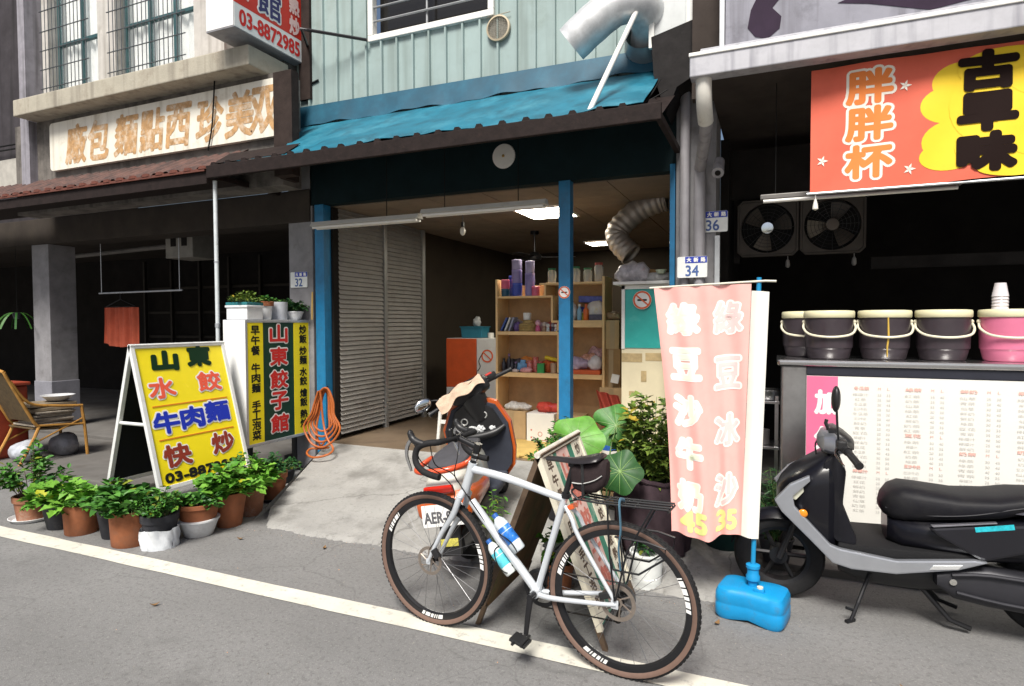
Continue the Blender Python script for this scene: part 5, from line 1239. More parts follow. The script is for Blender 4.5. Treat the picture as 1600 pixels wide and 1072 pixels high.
body([(-.40, .07, .56, .64), (-.36, .12, .50, .69), (-.26, .145, .44, .73), (-.05, .150, .42, .74), (.20, .145, .40, .72), (.36, .13, .36, .70), (.42, .11, .34, .64)]).build('rear_body', GRYB, sc, smooth=True)
body([(-.43, .13, .50, .61), (-.39, .185, .45, .645), (-.25, .195, .43, .63), (-.02, .180, .42, .57), (.20, .165, .40, .54)]).build('side_panel', ORG, sc, smooth=True)
body([(-.24, .10, .735, .765), (-.18, .135, .725, .79), (.0, .140, .72, .80), (.18, .135, .71, .785), (.33, .12, .70, .775), (.40, .08, .69, .74)]).build('seat', mat('grey_scooter_seat', (.07, .07, .078), .5, var=.15, vs=14), sc, smooth=True)
m = MB(); m.tube([(.0, .165, .755), (-.26, .175, .78), (-.39, .12, .795), (-.42, 0, .795), (-.39, -.12, .795), (-.26, -.175, .78), (.0, -.165, .755)], .020, 10, sub=5); m.build('grab_rail', mat('red_orange_rail', (.66, .08, .025), .35, var=.06, coat=.4), sc, smooth=True)
m = MB(); m.box((-.425, 0, .675), (.03, .20, .05), (0, R_(-12), 0), .012); m.build('tail_light', mat('red_lens', (.50, .02, .01), .15, var=0, coat=.6), sc)
m = MB(); m.box((-.37, 0, .36), (.03, .14, .30), (0, R_(22), 0), .008); m.build('mudguard', BLACKP, sc)
m = MB(); m.box((-.445, 0, .51), (.006, .28, .14), (0, R_(12), 0), .004); pl = m.build('number_plate', mat('white_number_plate', (.80, .80, .78), .4, var=.05), sc)
Fp = Matrix.Translation((-.445, 0, .51)) @ Matrix.Rotation(R_(12), 4, 'Y') @ frame((-.0035, 0, 0), (0, -1, 0), (0, 0, 1))
m = MB(); put(m, 'AER-993', Fp, 0, -.01, .25, .07, .003, .001); m.build('lettering', mat('grey_black_ink', (.10, .10, .11), .5, var=0), pl)
m = MB(); m.box((-.42, 0, .31), (.008, .12, .05), (0, R_(16), 0), .003); m.build('reflector', mat('yellow_green_reflector', (.55, .50, .10), .3, var=.3, vs=60), sc)
body([(-.30, .06, .18, .32), (-.1, .07, .14, .34), (.15, .10, .14, .36), (.40, .12, .16, .36)]).build('engine', BLACKM, sc, smooth=True)
m = MB(); m.tube([(.15, -.16, .20), (-.1, -.17, .24), (-.34, -.175, .30)], [.03, .05, .05], 14); m.build('exhaust', mat('dull_exhaust', (.12, .12, .12), .5, .7, var=.2), sc, smooth=True)
body([(.36, .15, .27, .37), (.5, .17, .26, .35), (.75, .18, .27, .35), (.86, .17, .30, .42)]).build('footboard', DKG, sc, smooth=True)
# leg shield: orange shell with dark inner panel towards the rider
sh = [(-.15, .30), (-.24, .40), (-.275, .55), (-.275, .76), (-.19, .93), (-.10, .965), (.10, .965), (.19, .93), (.275, .76), (.275, .55), (.24, .40), (.15, .30)]
def shield(off, k, x0, x1):
    m = MB(); r = []
    for (dx, kk) in ((0, k), (off * .5, k * 1.0), (off, k * .92)):
        r.append([Vector((x0 + (x1 - x0) * (p[1] - .30) / .71 + dx + .05 * (abs(p[0]) / .27) ** 2 * -1, p[0] * kk, .655 + (p[1] - .655) * kk)) for p in sh])
    m.loft(r); return m
shield(.10, 1.05, .80, .74).build('leg_shield', ORG, sc, smooth=22)
shield(.06, .97, .775, .715).build('inner_panel', DKG, sc, smooth=22)
m = MB(); r = []
for (dx, kk) in ((0, .9), (-.03, .96), (-.075, .86)):
    r.append([Vector((.755 + dx, y * kk, z)) for (y, z) in ((-.22, .685), (-.25, .76), (-.18, .90), (-.09, .95), (.09, .95), (.18, .90), (.25, .76), (.22, .685), (.1, .66), (-.1, .66))])
m.loft(r); m.build('glove_box', BLACKP, sc, smooth=22)
for (y, z) in ((.085, .815), (-.085, .855)):
    m = MB(); m.lathe([(.030, 0), (.031, .010), (.025, .013), (.020, .008), (.020, .004), (0, .003)], (0, 0, 0), 20, Matrix.Rotation(R_(-90), 3, 'Y')); kn = m.build('switch_ring', mat('dull_silver_ring', (.50, .50, .48), .4, .3, var=.15, vs=40), sc, smooth=True, loc=(.684, y, z))
    m = MB(); m.box((-.006, 0, 0), (.006, .006, .028), (R_(25), 0, 0), .002); m.build('key_slot', BLACKP, kn)
m = MB(); rg = random.Random(4)
for (y, z, r, sx) in ((.035, .735, .040, 1.3), (-.035, .742, .036, 1.1), (-.14, .735, .026, 1.2)):
    n0 = len(m.bm.verts); m.sph((.680, y, z), r, (.5, sx, .9), 18)
    m.bm.verts.ensure_lookup_table()
    for v in m.bm.verts[n0:]:
        d = (v.co - Vector((.68, y, z))); k = 1 + .22 * math.sin(d.y * 160 + z * 30) * math.sin(d.z * 190) + .12 * math.sin(d.y * 310 + 2); v.co = Vector((.68, y, z)) + d * k
m.build('stowed_tissue', mat('grey_white_tissue', (.55, .56, .56), .85, var=.25, vs=60), sc)
m = MB(); m.tube([(.70, .235, .74), (.655, .15, .705), (.640, .0, .690), (.655, -.15, .705), (.70, -.235, .74)], [.020, .030, .034, .030, .020], 12, sub=5); m.build('pocket_lip', BLACKP, sc, smooth=True)
# steering head, tilted and turned to the left
st_ = Matrix.Translation((.72, .0, 1.04)) @ Matrix.Rotation(R_(24), 4, 'Z') @ Matrix.Rotation(R_(-17), 4, 'X')
def tb(name, m_, mb, smooth=True, parent=sc):
    bmesh.ops.transform(mb.bm, matrix=st_, verts=mb.bm.verts); return mb.build(name, m_, parent, smooth=smooth)
m = MB(); m.loft([[Vector((v.x, v.y, v.z)) for v in srect(x, hw, z0, z1, .6)] for (x, hw, z0, z1) in ((-.09, .10, -.02, .05), (-.05, .17, -.045, .08), (.04, .18, -.06, .10), (.11, .12, -.06, .08), (.14, .05, -.04, .04))])
hbx = tb('handlebar_cover', BLACKP, m)
m = MB(); m.cyl((.02, 0, -.22), (0, 0, 0), .10, .11, n=14); tb('steering_column', BLACKP, m, parent=hbx)
for s in (-1, 1):
    m = MB(); m.cyl((-.03, s * .15, .03), (-.06, s * .25, .03), .020, n=12); m.cyl((-.06, s * .25, .03), (-.095, s * .365, .03), .017, n=12); m.cyl((-.095, s * .365, .03), (-.098, s * .378, .03), .020, n=12); tb('grip', BLACKP, m, parent=hbx)
    m = MB(); m.tube([(.0, s * .17, .03), (.01, s * .25, .02), (-.03, s * .36, .015)], .006, 6, sub=3); tb('brake_lever', CHROME, m, parent=hbx)
m = MB(); m.box((-.045, -.215, .05), (.06, .075, .05), None, .012); tb('switch_housing', BLACKP, m, parent=hbx)
m = MB(); m.box((-.05, -.195, .078), (.045, .055, .008), None, .003); tb('red_switch', mat('red_switch_plastic', (.55, .06, .05), .4, var=0), m, parent=hbx)
m = MB(); m.tube([(.02, .22, .05), (.03, .29, .09), (.02, .33, .10)], .006, 6, sub=3); m.sph((0, .385, .10), .080, (.13, 1.0, .66), 20, Matrix.Rotation(R_(12), 3, 'Z')); mi = tb('mirror', BLACKP, m)
m = MB(); m.sph((-.006, .385, .10), .072, (.10, 1.0, .64), 20, Matrix.Rotation(R_(12), 3, 'Z')); tb('mirror_glass', mat('mirror_glass', (.75, .78, .80), .08, 1., var=0), m, parent=mi)
# the cloth draped over the bars is a thing of its own
m = MB()
def cl_(u, v):
    y = -.13 + u * .42; s = (v - .5) * 2
    x = -.03 + s * .10 + .012 * math.sin(u * 11)
    z = .098 - .055 * s * s + .014 * math.sin(u * 13 + v * 4) - .10 * max(0, u - .62) + .012 * math.sin(v * 22 + u * 5)
    return Vector((x - .02 * u, y, z))
m.grid(cl_, 36, 20, .004)
bpy.context.view_layer.update()
cm_ = sc.matrix_world.copy(); full = cm_ @ st_
bmesh.ops.transform(m.bm, matrix=full, verts=m.bm.verts)
c0 = sum((v.co for v in m.bm.verts), Vector()) / len(m.bm.verts)
bmesh.ops.translate(m.bm, vec=-c0, verts=m.bm.verts)
tag(m.build('cloth', mat('cream_towel', (.50, .37, .27), .9, var=.2, vs=20, bump=.3, bs=90), smooth=True, loc=c0), 'cream cloth draped over the handlebar of the orange scooter', 'cloth')

# ================================================================= black scooter at the right
SILV = mat('silver_grey_panel', (.42, .44, .48), .32, .7, var=.08, vs=7, coat=.3)
GLOSS = mat('gloss_black_panel', (.005, .005, .008), .3, .0, spec=.3, var=.1, coat=.12, dirt=((.035, .034, .034), .5, 6, .54))
SEATM = mat('black_vinyl', (.008, .008, .011), .55, spec=.18, dirt=((.022, .021, .021), .6, 5, .5), var=.12, vs=12, bump=.08, bs=160)
k2 = thing('scooter', 'black scooter with silver floor trim parked side on before the menu counter', 'scooter', (1.32, 3.87, 0), math.pi)
X_ = lambda x: 1.32 - x                                  # from place along the street to the scooter's own length
sc_wheel(k2, 1.27, .245, .245, .11); sc_wheel(k2, 0, .245, .245, .12)
def ext(poly, y0, y1, bev=.012):                         # side outline (place, height) given thickness across
    m = MB(); p = [(X_(a), b) for a, b in poly]
    m.prism(p, abs(y1 - y0), Matrix.Translation((0, max(y0, y1), 0)) @ Matrix.Rotation(R_(90), 4, 'X'), bev); return m
# front apron: nose, leg shield, floor
rings = []
for (x, hw, z0, z1) in ((.035, .05, .585, .655), (.06, .13, .54, .70), (.11, .20, .50, .755), (.17, .235, .44, .80), (.23, .245, .36, .84), (.29, .24, .31, .88), (.33, .20, .30, .90)):
    rings.append(srect(X_(x), hw, z0, z1, .55))
m = MB(); m.loft(rings); m.build('front_apron', GLOSS, k2, smooth=True)
for s in (-1, 1):
    m = ext([(.025, .64), (.05, .655), (.13, .585), (.30, .345), (.36, .325), (.62, .30), (.90, .345), (.985, .40), (.90, .40), (.62, .375), (.37, .395), (.33, .41), (.20, .62), (.19, .735), (.12, .70)] if False else [(.022, .625), (.10, .72), (.195, .775), (.20, .745), (.115, .655), (.125, .60), (.30, .415), (.345, .40), (.60, .375), (.93, .425), (.985, .42), (.86, .365), (.60, .305), (.40, .30), (.31, .32), (.20, .43), (.06, .565)], s * .225, s * .262, .008)
    m.build('silver_trim', SILV, k2)
    m = ext([(.10, .645), (.13, .69), (.165, .715), (.17, .68), (.13, .63)], s * .20, s * .245, .008); m.build('headlight_lens', mat('clear_lens', (.62, .62, .50), .12, .2, var=.05, coat=.8), k2)
    m = MB(); m.sph((X_(.165), s * .252, .565), .024, (1, .5, 1), 14); m.build('indicator', mat('amber_lens', (.72, .24, .01), .2, var=0, coat=.5), k2, smooth=True)
m = ext([(.27, .84), (.335, .90), (.375, .80), (.36, .62), (.43, .44), (.42, .40), (.33, .42), (.20, .60), (.23, .74)], -.21, .21, .02); m.build('leg_shield', SEATM, k2, smooth=True)
m = ext([(.33, .33), (.40, .315), (.95, .36), (.98, .43), (.93, .435), (.42, .415), (.34, .42)], -.218, .218, .012); m.build('floorboard', mat('floor_rubber', (.009, .009, .010), .75, spec=.25, var=.15, bump=.3, bs=120), k2, smooth=True)
m = MB(); m.loft([srect(X_(x), hw, z0, z1, .6) for (x, hw, z0, z1) in ((.36, .05, .20, .30), (.5, .12, .17, .31), (.75, .15, .18, .33), (.95, .14, .20, .36))]); m.build('underbody', BLACKP, k2, smooth=True)
# front mudguard and fork
m = MB()
m.grid(lambda u, v: Vector((1.27 + .275 * math.cos(R_(20 + 125 * u)), (v - .5) * .15 * (1 - .15 * abs(2 * u - 1)), .245 + .275 * math.sin(R_(20 + 125 * u)) - .05 * (2 * v - 1) ** 2)), 20, 6, .004); m.build('mudguard', GLOSS, k2, smooth=True)
m = MB()
for s in (-1, 1): m.tube([(1.27, s * .08, .245), (1.13, s * .075, .62)], .018, 8)
m.build('fork', BLACKM, k2)
# seat and tail
m = MB(); m.loft([srect(X_(x), hw, z0, z1, .62) for (x, hw, z0, z1) in ((.550, .045, .585, .62), (.565, .10, .560, .66), (.60, .145, .540, .705), (.65, .165, .535, .728), (.74, .175, .545, .722), (.90, .185, .575, .706), (1.05, .185, .60, .716), (1.15, .175, .63, .738), (1.30, .165, .655, .748), (1.55, .15, .68, .755), (1.75, .10, .70, .74))]); m.build('seat', SEATM, k2, smooth=True)
m = MB(); m.loft([srect(X_(x), hw, z0, z1, .6) for (x, hw, z0, z1) in ((.58, .10, .42, .57), (.64, .17, .40, .56), (.80, .21, .40, .575), (1.0, .225, .38, .60), (1.25, .215, .40, .66), (1.5, .19, .48, .70), (1.80, .12, .58, .74), (1.92, .06, .64, .72))]); m.build('rear_body', GLOSS, k2, smooth=True)
for s in (-1, 1):
    m = ext([(.74, .555), (1.02, .605), (1.5, .655), (1.5, .565), (1.2, .50), (.985, .42), (.95, .425), (.78, .52)], s * .205, s * .237, .014); sp_ = m.build('side_panel', mat('side_panel_black', (.008, .008, .012), .33, .0, spec=.35, var=.1, coat=.5), k2)
    m = ext([(.76, .562), (1.02, .612), (1.02, .618), (.75, .570)], s * .215, s * .241, .002); m.build('chrome_line', mat('dull_chrome_line', (.34, .34, .38), .3, .8, var=.1), k2)
    m = ext([(.935, .56), (1.09, .592), (1.085, .617), (.93, .583)], s * .2372, s * .2395, 0); m.build('sticker', mat('turquoise_sticker', (.02, .42, .50), .35, var=.3, vs=60), k2)
    m = ext([(.74, .352), (.86, .372), (.88, .395), (.755, .376)], s * .262, s * .267, .002); m.build('badge', mat('pale_metal_badge', (.62, .63, .63), .35, .5, var=.1), k2)
    m = ext([(1.10, .655), (1.20, .69), (1.5, .71), (1.5, .665), (1.2, .65)], s * .178, s * .20, .01); m.build('grab_handle', mat('grab_rail_grey', (.10, .10, .12), .35, .5, var=.1), k2)
m = MB(); m.loft([srect(X_(x), .075, z0, z1, .6, yo=.165) for (x, z0, z1) in ((.78, .26, .33), (.86, .20, .37), (1.0, .18, .38), (1.2, .17, .36), (1.38, .15, .34), (1.46, .20, .29))]); eng = m.build('engine_cover', mat('engine_black', (.028, .028, .034), .45, .3, var=.15, vs=9), k2, smooth=True)
m = MB(); m.tube([(X_(.84), .248, .335), (X_(1.0), .248, .355), (X_(1.3), .246, .34)], .010, 8, sub=3); m.tube([(X_(.86), .246, .25), (X_(1.05), .248, .225), (X_(1.35), .246, .21)], .008, 8, sub=3); m.build('cover_rib', _M['engine_black'], eng, smooth=True)
m = MB(); m.cyl((X_(.845), .235, .30), (X_(.845), .25, .30), .016, n=12); m.build('bolt', CHROME, eng)
m = MB()
m.tube([(X_(.50), .12, .24), (X_(.44), .19, .10), (X_(.405), .22, .012)], .010, 8); m.tube([(X_(.42), .20, .01), (X_(.38), .24, .008)], .012, 8); m.tube([(X_(.42), .20, .06), (X_(.38), .22, .075)], .008, 6); m.build('side_stand', BLACKM, k2)
for s in (-1, 1): m = MB(); m.tube([(X_(.72), s * .10, .22), (X_(.86), s * .13, .06), (X_(.95), s * .13, .03)], .014, 8); m.build('stand_leg', BLACKM, k2)
m = MB(); m.tube([(X_(1.0), -.17, .22), (X_(1.2), -.19, .25), (X_(1.75), -.20, .36)], [.03, .055, .05], 14); m.build('exhaust', BLACKM, k2, smooth=True)
# handlebar
m = MB(); m.loft([srect(X_(x), hw, z0, z1, .6) for (x, hw, z0, z1) in ((.245, .06, .90, .95), (.27, .16, .875, .985), (.32, .19, .86, 1.0), (.37, .15, .87, .97), (.40, .08, .88, .93))]); hb2 = m.build('handlebar_cover', SILV, k2, smooth=True)
m = MB(); m.loft([srect(X_(x), hw, z0, z1, .6) for (x, hw, z0, z1) in ((.295, .12, .935, 1.012), (.33, .15, .92, 1.016), (.38, .155, .90, .985), (.42, .10, .89, .95))]); m.build('dashboard', BLACKP, hb2, smooth=True)
m = MB(); m.cyl((X_(.30), 0, .80), (X_(.33), 0, .92), .05, n=14); m.build('steering_column', BLACKP, hb2)
for s in (-1, 1):
    m = MB(); m.cyl((X_(.345), s * .17, .935), (X_(.375), s * .25, .915), .024, n=12); m.cyl((X_(.375), s * .25, .915), (X_(.41), s * .365, .875), .0185, n=12); m.cyl((X_(.41), s * .365, .875), (X_(.414), s * .378, .87), .021, n=12); m.build('grip', BLACKP, hb2, smooth=True)
    m = MB(); m.tube([(X_(.33), s * .19, .93), (X_(.315), s * .27, .90), (X_(.345), s * .37, .865)], .006, 6, sub=3); m.build('brake_lever', CHROME, hb2)
    m = MB(); m.box((X_(.35), s * .205, .945), (.05, .07, .05), None, .012); m.build('switch_housing', BLACKP, hb2)
    if s < 0: continue
    m = MB(); m.tube([(X_(.335), s * .20, .96), (X_(.325), s * .235, 1.05), (X_(.318), s * .27, 1.13)], .006, 8, sub=3); m.sph((X_(.312), s * .285, 1.195), .075, (.30, .62, .95), 20, Matrix.Rotation(s * R_(-14), 3, 'X')); mr_ = m.build('mirror', BLACKP, hb2, smooth=True)
m = MB(); m.tube([(X_(.30), .03, .99), (X_(.285), .03, 1.03), (X_(.29), .03, 1.05)], .010, 8); m.build('lock_knob', BLACKP, hb2)

m = MB()
for (a, b) in ((.02, 0), (-.02, .01)): m.tube([(X_(.345), .19 + a, .93), (X_(.30), .16 + a, .86), (X_(.29), .10, .80), (X_(.27), .08, .72)], .0045, 6, sub=5)
m.tube([(X_(.345), -.19, .93), (X_(.25), -.12, .90), (X_(.24), .02, .84)], .0045, 6, sub=5); m.build('brake_cable', WIRE, k2, smooth=True)
m = MB()
for s in (-1, 1): m.tube([(X_(.57), s * .105, .605), (X_(.64), s * .150, .60), (X_(.78), s * .172, .602), (X_(.95), s * .183, .63), (X_(1.15), s * .176, .685), (X_(1.4), s * .158, .72)], .004, 6, sub=4)
m.build('seat_piping', mat('seat_piping_vinyl', (.03, .03, .034), .5, var=0), k2, smooth=True)
# ================================================================= inside the shop
# wooden shelf unit, front plane at y 6.2
sh_ = thing('shelf_unit', 'pale wooden shelf unit of stepped compartments crammed with small goods', 'shelf', (-2.215, 6.36, .302))
ox, oy, oz = sh_.location
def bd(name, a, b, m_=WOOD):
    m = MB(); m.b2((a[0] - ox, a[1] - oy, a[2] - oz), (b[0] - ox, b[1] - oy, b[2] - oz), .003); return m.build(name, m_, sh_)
yf, yb = 6.20, 6.52
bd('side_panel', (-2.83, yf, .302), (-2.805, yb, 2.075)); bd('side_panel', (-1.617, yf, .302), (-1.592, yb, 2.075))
bd('back_panel', (-2.805, yb - .012, .302), (-1.617, yb, 2.02), WOODD)
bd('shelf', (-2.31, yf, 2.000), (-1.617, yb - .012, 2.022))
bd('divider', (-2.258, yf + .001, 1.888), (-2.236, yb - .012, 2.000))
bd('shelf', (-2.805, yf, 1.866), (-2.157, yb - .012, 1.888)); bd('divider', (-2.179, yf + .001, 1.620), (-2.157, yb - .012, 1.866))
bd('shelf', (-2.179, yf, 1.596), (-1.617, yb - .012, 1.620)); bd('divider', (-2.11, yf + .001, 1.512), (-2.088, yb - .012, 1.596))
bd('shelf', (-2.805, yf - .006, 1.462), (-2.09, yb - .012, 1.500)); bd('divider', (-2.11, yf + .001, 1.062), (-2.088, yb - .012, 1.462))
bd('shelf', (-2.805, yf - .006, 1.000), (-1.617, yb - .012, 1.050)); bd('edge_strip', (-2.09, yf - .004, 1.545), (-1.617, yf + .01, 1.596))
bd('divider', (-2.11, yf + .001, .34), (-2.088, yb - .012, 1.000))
CANM = {'blue': (.03, .06, .36), 'mauve': (.24, .20, .42), 'pink': (.58, .10, .18), 'teal': (.01, .07, .12), 'lilac': (.36, .32, .50)}
def canister(x, y, z, h, r, k, lab):
    t = thing('canister', lab, 'canister', (x, y, z), 0, 'canisters on top of the shelf')
    m = MB(); m.lathe([(r * .96, 0), (r, .006), (r, h - .02), (r * .97, h - .018)], n=22); m.build('body', mat('canister_' + k, CANM[k], .35, var=.1, vs=12), t, smooth=True)
    m = MB(); m.lathe([(r * 1.01, h - .02), (r * 1.01, h - .004), (r * .9, h), (0, h)], n=22); m.build('lid', mat('canister_lid_' + k, tuple(min(1, c * 1.3 + .03) for c in CANM[k]), .4, var=.08), t, smooth=True)
z0 = 1.889
canister(-2.735, 6.26, z0, .085, .046, 'teal', 'dark teal canister at the foot of the pink and teal stack')
canister(-2.735, 6.26, z0 + .086, .10, .048, 'pink', 'pink canister stacked on the dark teal one')
canister(-2.70, 6.40, z0, .235, .052, 'blue', 'tall blue canister behind the pink and teal stack')
canister(-2.60, 6.27, z0, .145, .058, 'blue', 'lower blue canister of the tallest stack')
canister(-2.60, 6.27, z0 + .146, .145, .058, 'mauve', 'mauve canister in the middle of the tallest stack')
canister(-2.60, 6.27, z0 + .292, .11, .056, 'lilac', 'lilac canister crowning the tallest stack')
canister(-2.445, 6.27, z0, .25, .054, 'mauve', 'tall mauve canister under a lilac one near the small divider')
canister(-2.445, 6.27, z0 + .251, .13, .050, 'lilac', 'lilac canister on the tall mauve canister near the divider')
canister(-2.365, 6.235, z0, .10, .044, 'pink', 'short pink canister in front, nearest the divider')
clear = mat('clear_jar', (.55, .55, .52), .1, var=.05, alpha=.45, spec=.7)
for i, (x, h) in enumerate(((-2.20, .16), (-2.07, .15), (-1.93, .17), (-1.80, .15), (-1.68, .20))):
    t = thing('jar', ['clear jar with dull green lid at the step end of the upper shelf', 'second clear jar with green lid, left of the blue post', 'clear jar with green lid just right of the blue post', 'clear jar with green lid between the post jar and the red topped jar', 'clear jar with a red lid at the wall end of the upper shelf'][i], 'jar', (x, 6.30, 2.023), 0, 'clear jars on the upper shelf')
    m = MB(); m.lathe([(.042, 0), (.046, .01), (.048, h * .75), (.036, h * .88), (.036, h * .92)], n=20); m.build('body', clear, t, smooth=True)
    m = MB(); m.lathe([(.041, h * .88), (.041, h), (0, h * 1.01)], n=20); m.build('lid', mat('jar_lid_green' if i < 4 else 'jar_lid_red', (.02, .14, .06) if i < 4 else (.3, .05, .04), .5, var=.1), t, smooth=True)
def simple(name, label, cat, mb, m_, loc, rz=0, group=None, smooth=True):
    return tag(mb.build(name, m_, smooth=smooth, loc=loc, rotz=rz), label, cat, group)
zb = 1.5005
rg = random.Random(11)
for i, (cname, col, lab) in enumerate((('book_blue', (.05, .10, .34), 'blue booklet leaning at the left end of the second shelf'), ('book_white', (.62, .62, .6), 'white booklet leaning against the blue one'), ('book_grey', (.28, .3, .42), 'grey blue booklet leaning nearest the hats'))):
    m = MB(); m.box((0, 0, .08), (.018, .12, .16), (0, R_(26 - 3 * i), 0), .002); simple('booklet', lab, 'booklet', m, mat(cname, col, .6, var=.25, vs=30), (-2.74 + i * .045, 6.28, zb), 0, 'booklets on the second shelf', False)
m = MB()
for k in range(6): m.lathe([(.105 - .004 * (k % 2), .014 * k), (.112 - .005 * (k % 2), .014 * k + .005), (.105, .014 * k + .012)], n=28)
m.lathe([(.10, .084), (.06, .098), (.055, .12), (0, .128)], n=24)
simple('straw_hats', 'stack of round woven straw mats with a hat crown on top', 'straw mats', m, mat('straw_weave', (.46, .33, .13), .85, var=.25, vs=40, bump=.3, bs=120), (-2.475, 6.30, zb), 0)
m = MB(); m.lathe([(.03, 0), (.042, .004), (.046, .08), (.043, .08), (.038, .01), (0, .008)], n=18); simple('paper_cup', 'white paper cup standing on the straw mats', 'cup', m, WHITEP, (-2.49, 6.30, zb + .125))
def figure(x, y, z, h, col, lab, nm):
    t = thing('figurine', lab, 'figurine', (x, y, z), 0, 'small figurines on the second shelf')
    m = MB(); m.lathe([(h * .20, 0), (h * .24, h * .1), (h * .16, h * .45), (h * .10, h * .52)], n=14); m.build('body', mat(nm, col, .5, var=.15, vs=30), t, smooth=True)
    m = MB(); m.sph((0, 0, h * .72), h * .24, (1, 1, 1.05), 14); m.build('head', mat(nm + '_head', tuple(min(.9, c * .6 + .3) for c in col), .5, var=.1), t, smooth=True)
figure(-2.345, 6.25, zb, .13, (.62, .12, .25), 'pink topped figurine beside the straw mats', 'figurine_pink')
figure(-2.275, 6.26, zb, .11, (.36, .24, .16), 'brown figurine, second from the straw mats', 'figurine_brown')
figure(-2.225, 6.24, zb, .09, (.6, .6, .58), 'white figurine between the brown one and the dark one', 'figurine_white')
figure(-2.18, 6.27, zb, .095, (.10, .08, .12), 'dark figurine third before the post', 'figurine_dark')
figure(-2.135, 6.24, zb, .085, (.65, .6, .6), 'pale figurine nearest the shelf divider', 'figurine_pale')
m = MB(); m.box((0, 0, .05), (.14, .12, .10), (0, 0, .2), .01); simple('tissue_pack', 'pink printed tissue pack behind the straw mats', 'tissue pack', m, mat('pink_print_pack', (.55, .35, .38), .6, var=.4, vs=25), (-2.36, 6.42, zb), 0, None, False)
zc = 1.051
def bottle2(x, y, z, h, r, col, lab, nm, cap, group, cat='bottle'):
    t = thing('bottle', lab, cat, (x, y, z), 0, group)
    m = MB(); m.lathe([(r * .9, 0), (r, .005), (r, h * .62), (r * .45, h * .78), (r * .42, h * .88), (0, h * .88)], n=16); m.build('body', mat(nm, col, .3, var=.15, vs=20), t, smooth=True)
    m = MB(); m.cyl((0, 0, h * .86), (0, 0, h), r * .5, n=14); m.build('cap', cap, t)
G5 = 'small bottles on the third shelf'
for i, (x, h, lab) in enumerate(((-2.755, .15, 'black bottle at the left end of the third shelf'), (-2.70, .20, 'tallest black bottle on the third shelf'), (-2.655, .14, 'black bottle third from the left end of the third shelf'), (-2.62, .11, 'short black bottle beside the blue toy'))): bottle2(x, 6.26 + .02 * (i % 2), zc, h, .026, (.02, .018, .03), lab, 'black_bottle', [BLACKP, mat('mauve_cap', (.2, .12, .25), .4, var=0)][i % 2], G5)
m = MB(); m.box((0, 0, .05), (.11, .06, .10), (0, .1, .2), .015); m.box((.01, 0, .11), (.06, .05, .05), (0, .1, .2), .012); simple('toy', 'light blue toy box on the third shelf', 'toy', m, mat('light_blue_toy', (.12, .30, .52), .4, var=.3, vs=30), (-2.545, 6.29, zc))
for i, (x, h, lab) in enumerate(((-2.45, .13, 'reddish clear jar nearest the blue toy'), (-2.395, .17, 'taller reddish clear jar on the third shelf'), (-2.35, .12, 'reddish clear jar beside the green box'))):
    m = MB(); m.lathe([(.03, 0), (.035, .005), (.036, h * .7), (.03, h * .8), (.032, h * .82), (.032, h), (0, h)], n=18); simple('candy_jar', lab, 'jar', m, mat('reddish_jar', (.52, .14, .12), .2, var=.4, vs=40, spec=.7), (x, 6.28 + .03 * i, zc), 0, 'reddish jars on the third shelf')
m = MB(); m.box((0, 0, .052), (.075, .06, .104), (0, 0, .1), .003); simple('box', 'small bright green box at the front of the third shelf', 'box', m, mat('green_box', (.02, .26, .06), .5, var=.1), (-2.30, 6.225, zc), 0, None, False)
lump('cloth_bundle', 'crumpled orange red cloth behind the green box', 'cloth', (-2.255, 6.36, zc), .085, (1.1, .9, .9), mat('orange_red_bundle', (.55, .12, .03), .7, var=.25, vs=20), 21, .2)
m = MB(); m.cyl((-.07, 0, .0), (.07, 0, -.03), .022, n=14); m.cyl((.07, 0, -.03), (.10, 0, -.036), .012, n=10); simple('tube', 'yellow tube lying on the orange red cloth', 'tube', m, mat('yellow_tube', (.75, .55, .02), .4, var=.1), (-2.215, 6.32, zc + .165))
m = MB(); m.lathe([(.028, 0), (.032, .004), (.034, .10), (.03, .11), (0, .11)], n=16); simple('jar', 'small tan jar at the divider end of the third shelf', 'jar', m, mat('tan_jar', (.42, .28, .18), .5, var=.2), (-2.165, 6.25, zc))
lump('snack_bag', 'pale pink snack bag at the front of the third shelf', 'bag', (-2.47, 6.225, zc), .055, (1.3, .6, .6), mat('pink_bag', (.60, .28, .30), .4, var=.3, vs=30), 22)
m = MB(); m.box((0, 0, .022), (.40, .20, .044), None, .006); m.box((0, 0, .045), (.36, .17, .006)); simple('tray', 'orange red tray on the third shelf right of the post', 'tray', m, mat('orange_red_tray', (.58, .10, .02), .5, var=.1), (-1.84, 6.30, zc), 0, None, False)
lump('snack_bag', 'lilac plastic bag heaped on the orange red tray', 'bag', (-1.90, 6.27, zc + .047), .10, (1.2, .7, .75), mat('lilac_bag', (.48, .38, .52), .35, var=.3, vs=20, bump=.3, bs=30), 23, .2)
lump('snack_bag', 'white crumpled bag heaped on the orange red tray', 'bag', (-1.715, 6.28, zc + .047), .09, (1.1, .7, .9), mat('white_bag', (.66, .62, .64), .35, var=.2, vs=20, bump=.3, bs=30), 24, .2)
lump('snack_bag', 'orange flecked bag between the lilac and white bags', 'bag', (-1.80, 6.34, zc + .047), .09, (1.0, .7, 1.1), mat('orange_fleck_bag', (.60, .30, .20), .4, var=.5, vs=40, dirt=((.7, .6, .6), .8, 40, .52)), 25, .2)
lump('snack_bag', 'clear bag of pink packets at the back of the third shelf', 'bag', (-1.72, 6.43, zc), .13, (.8, .55, 1.35), mat('clear_pink_bag', (.50, .30, .30), .3, var=.5, vs=35, bump=.3, bs=40), 26, .2)
zd = 1.621
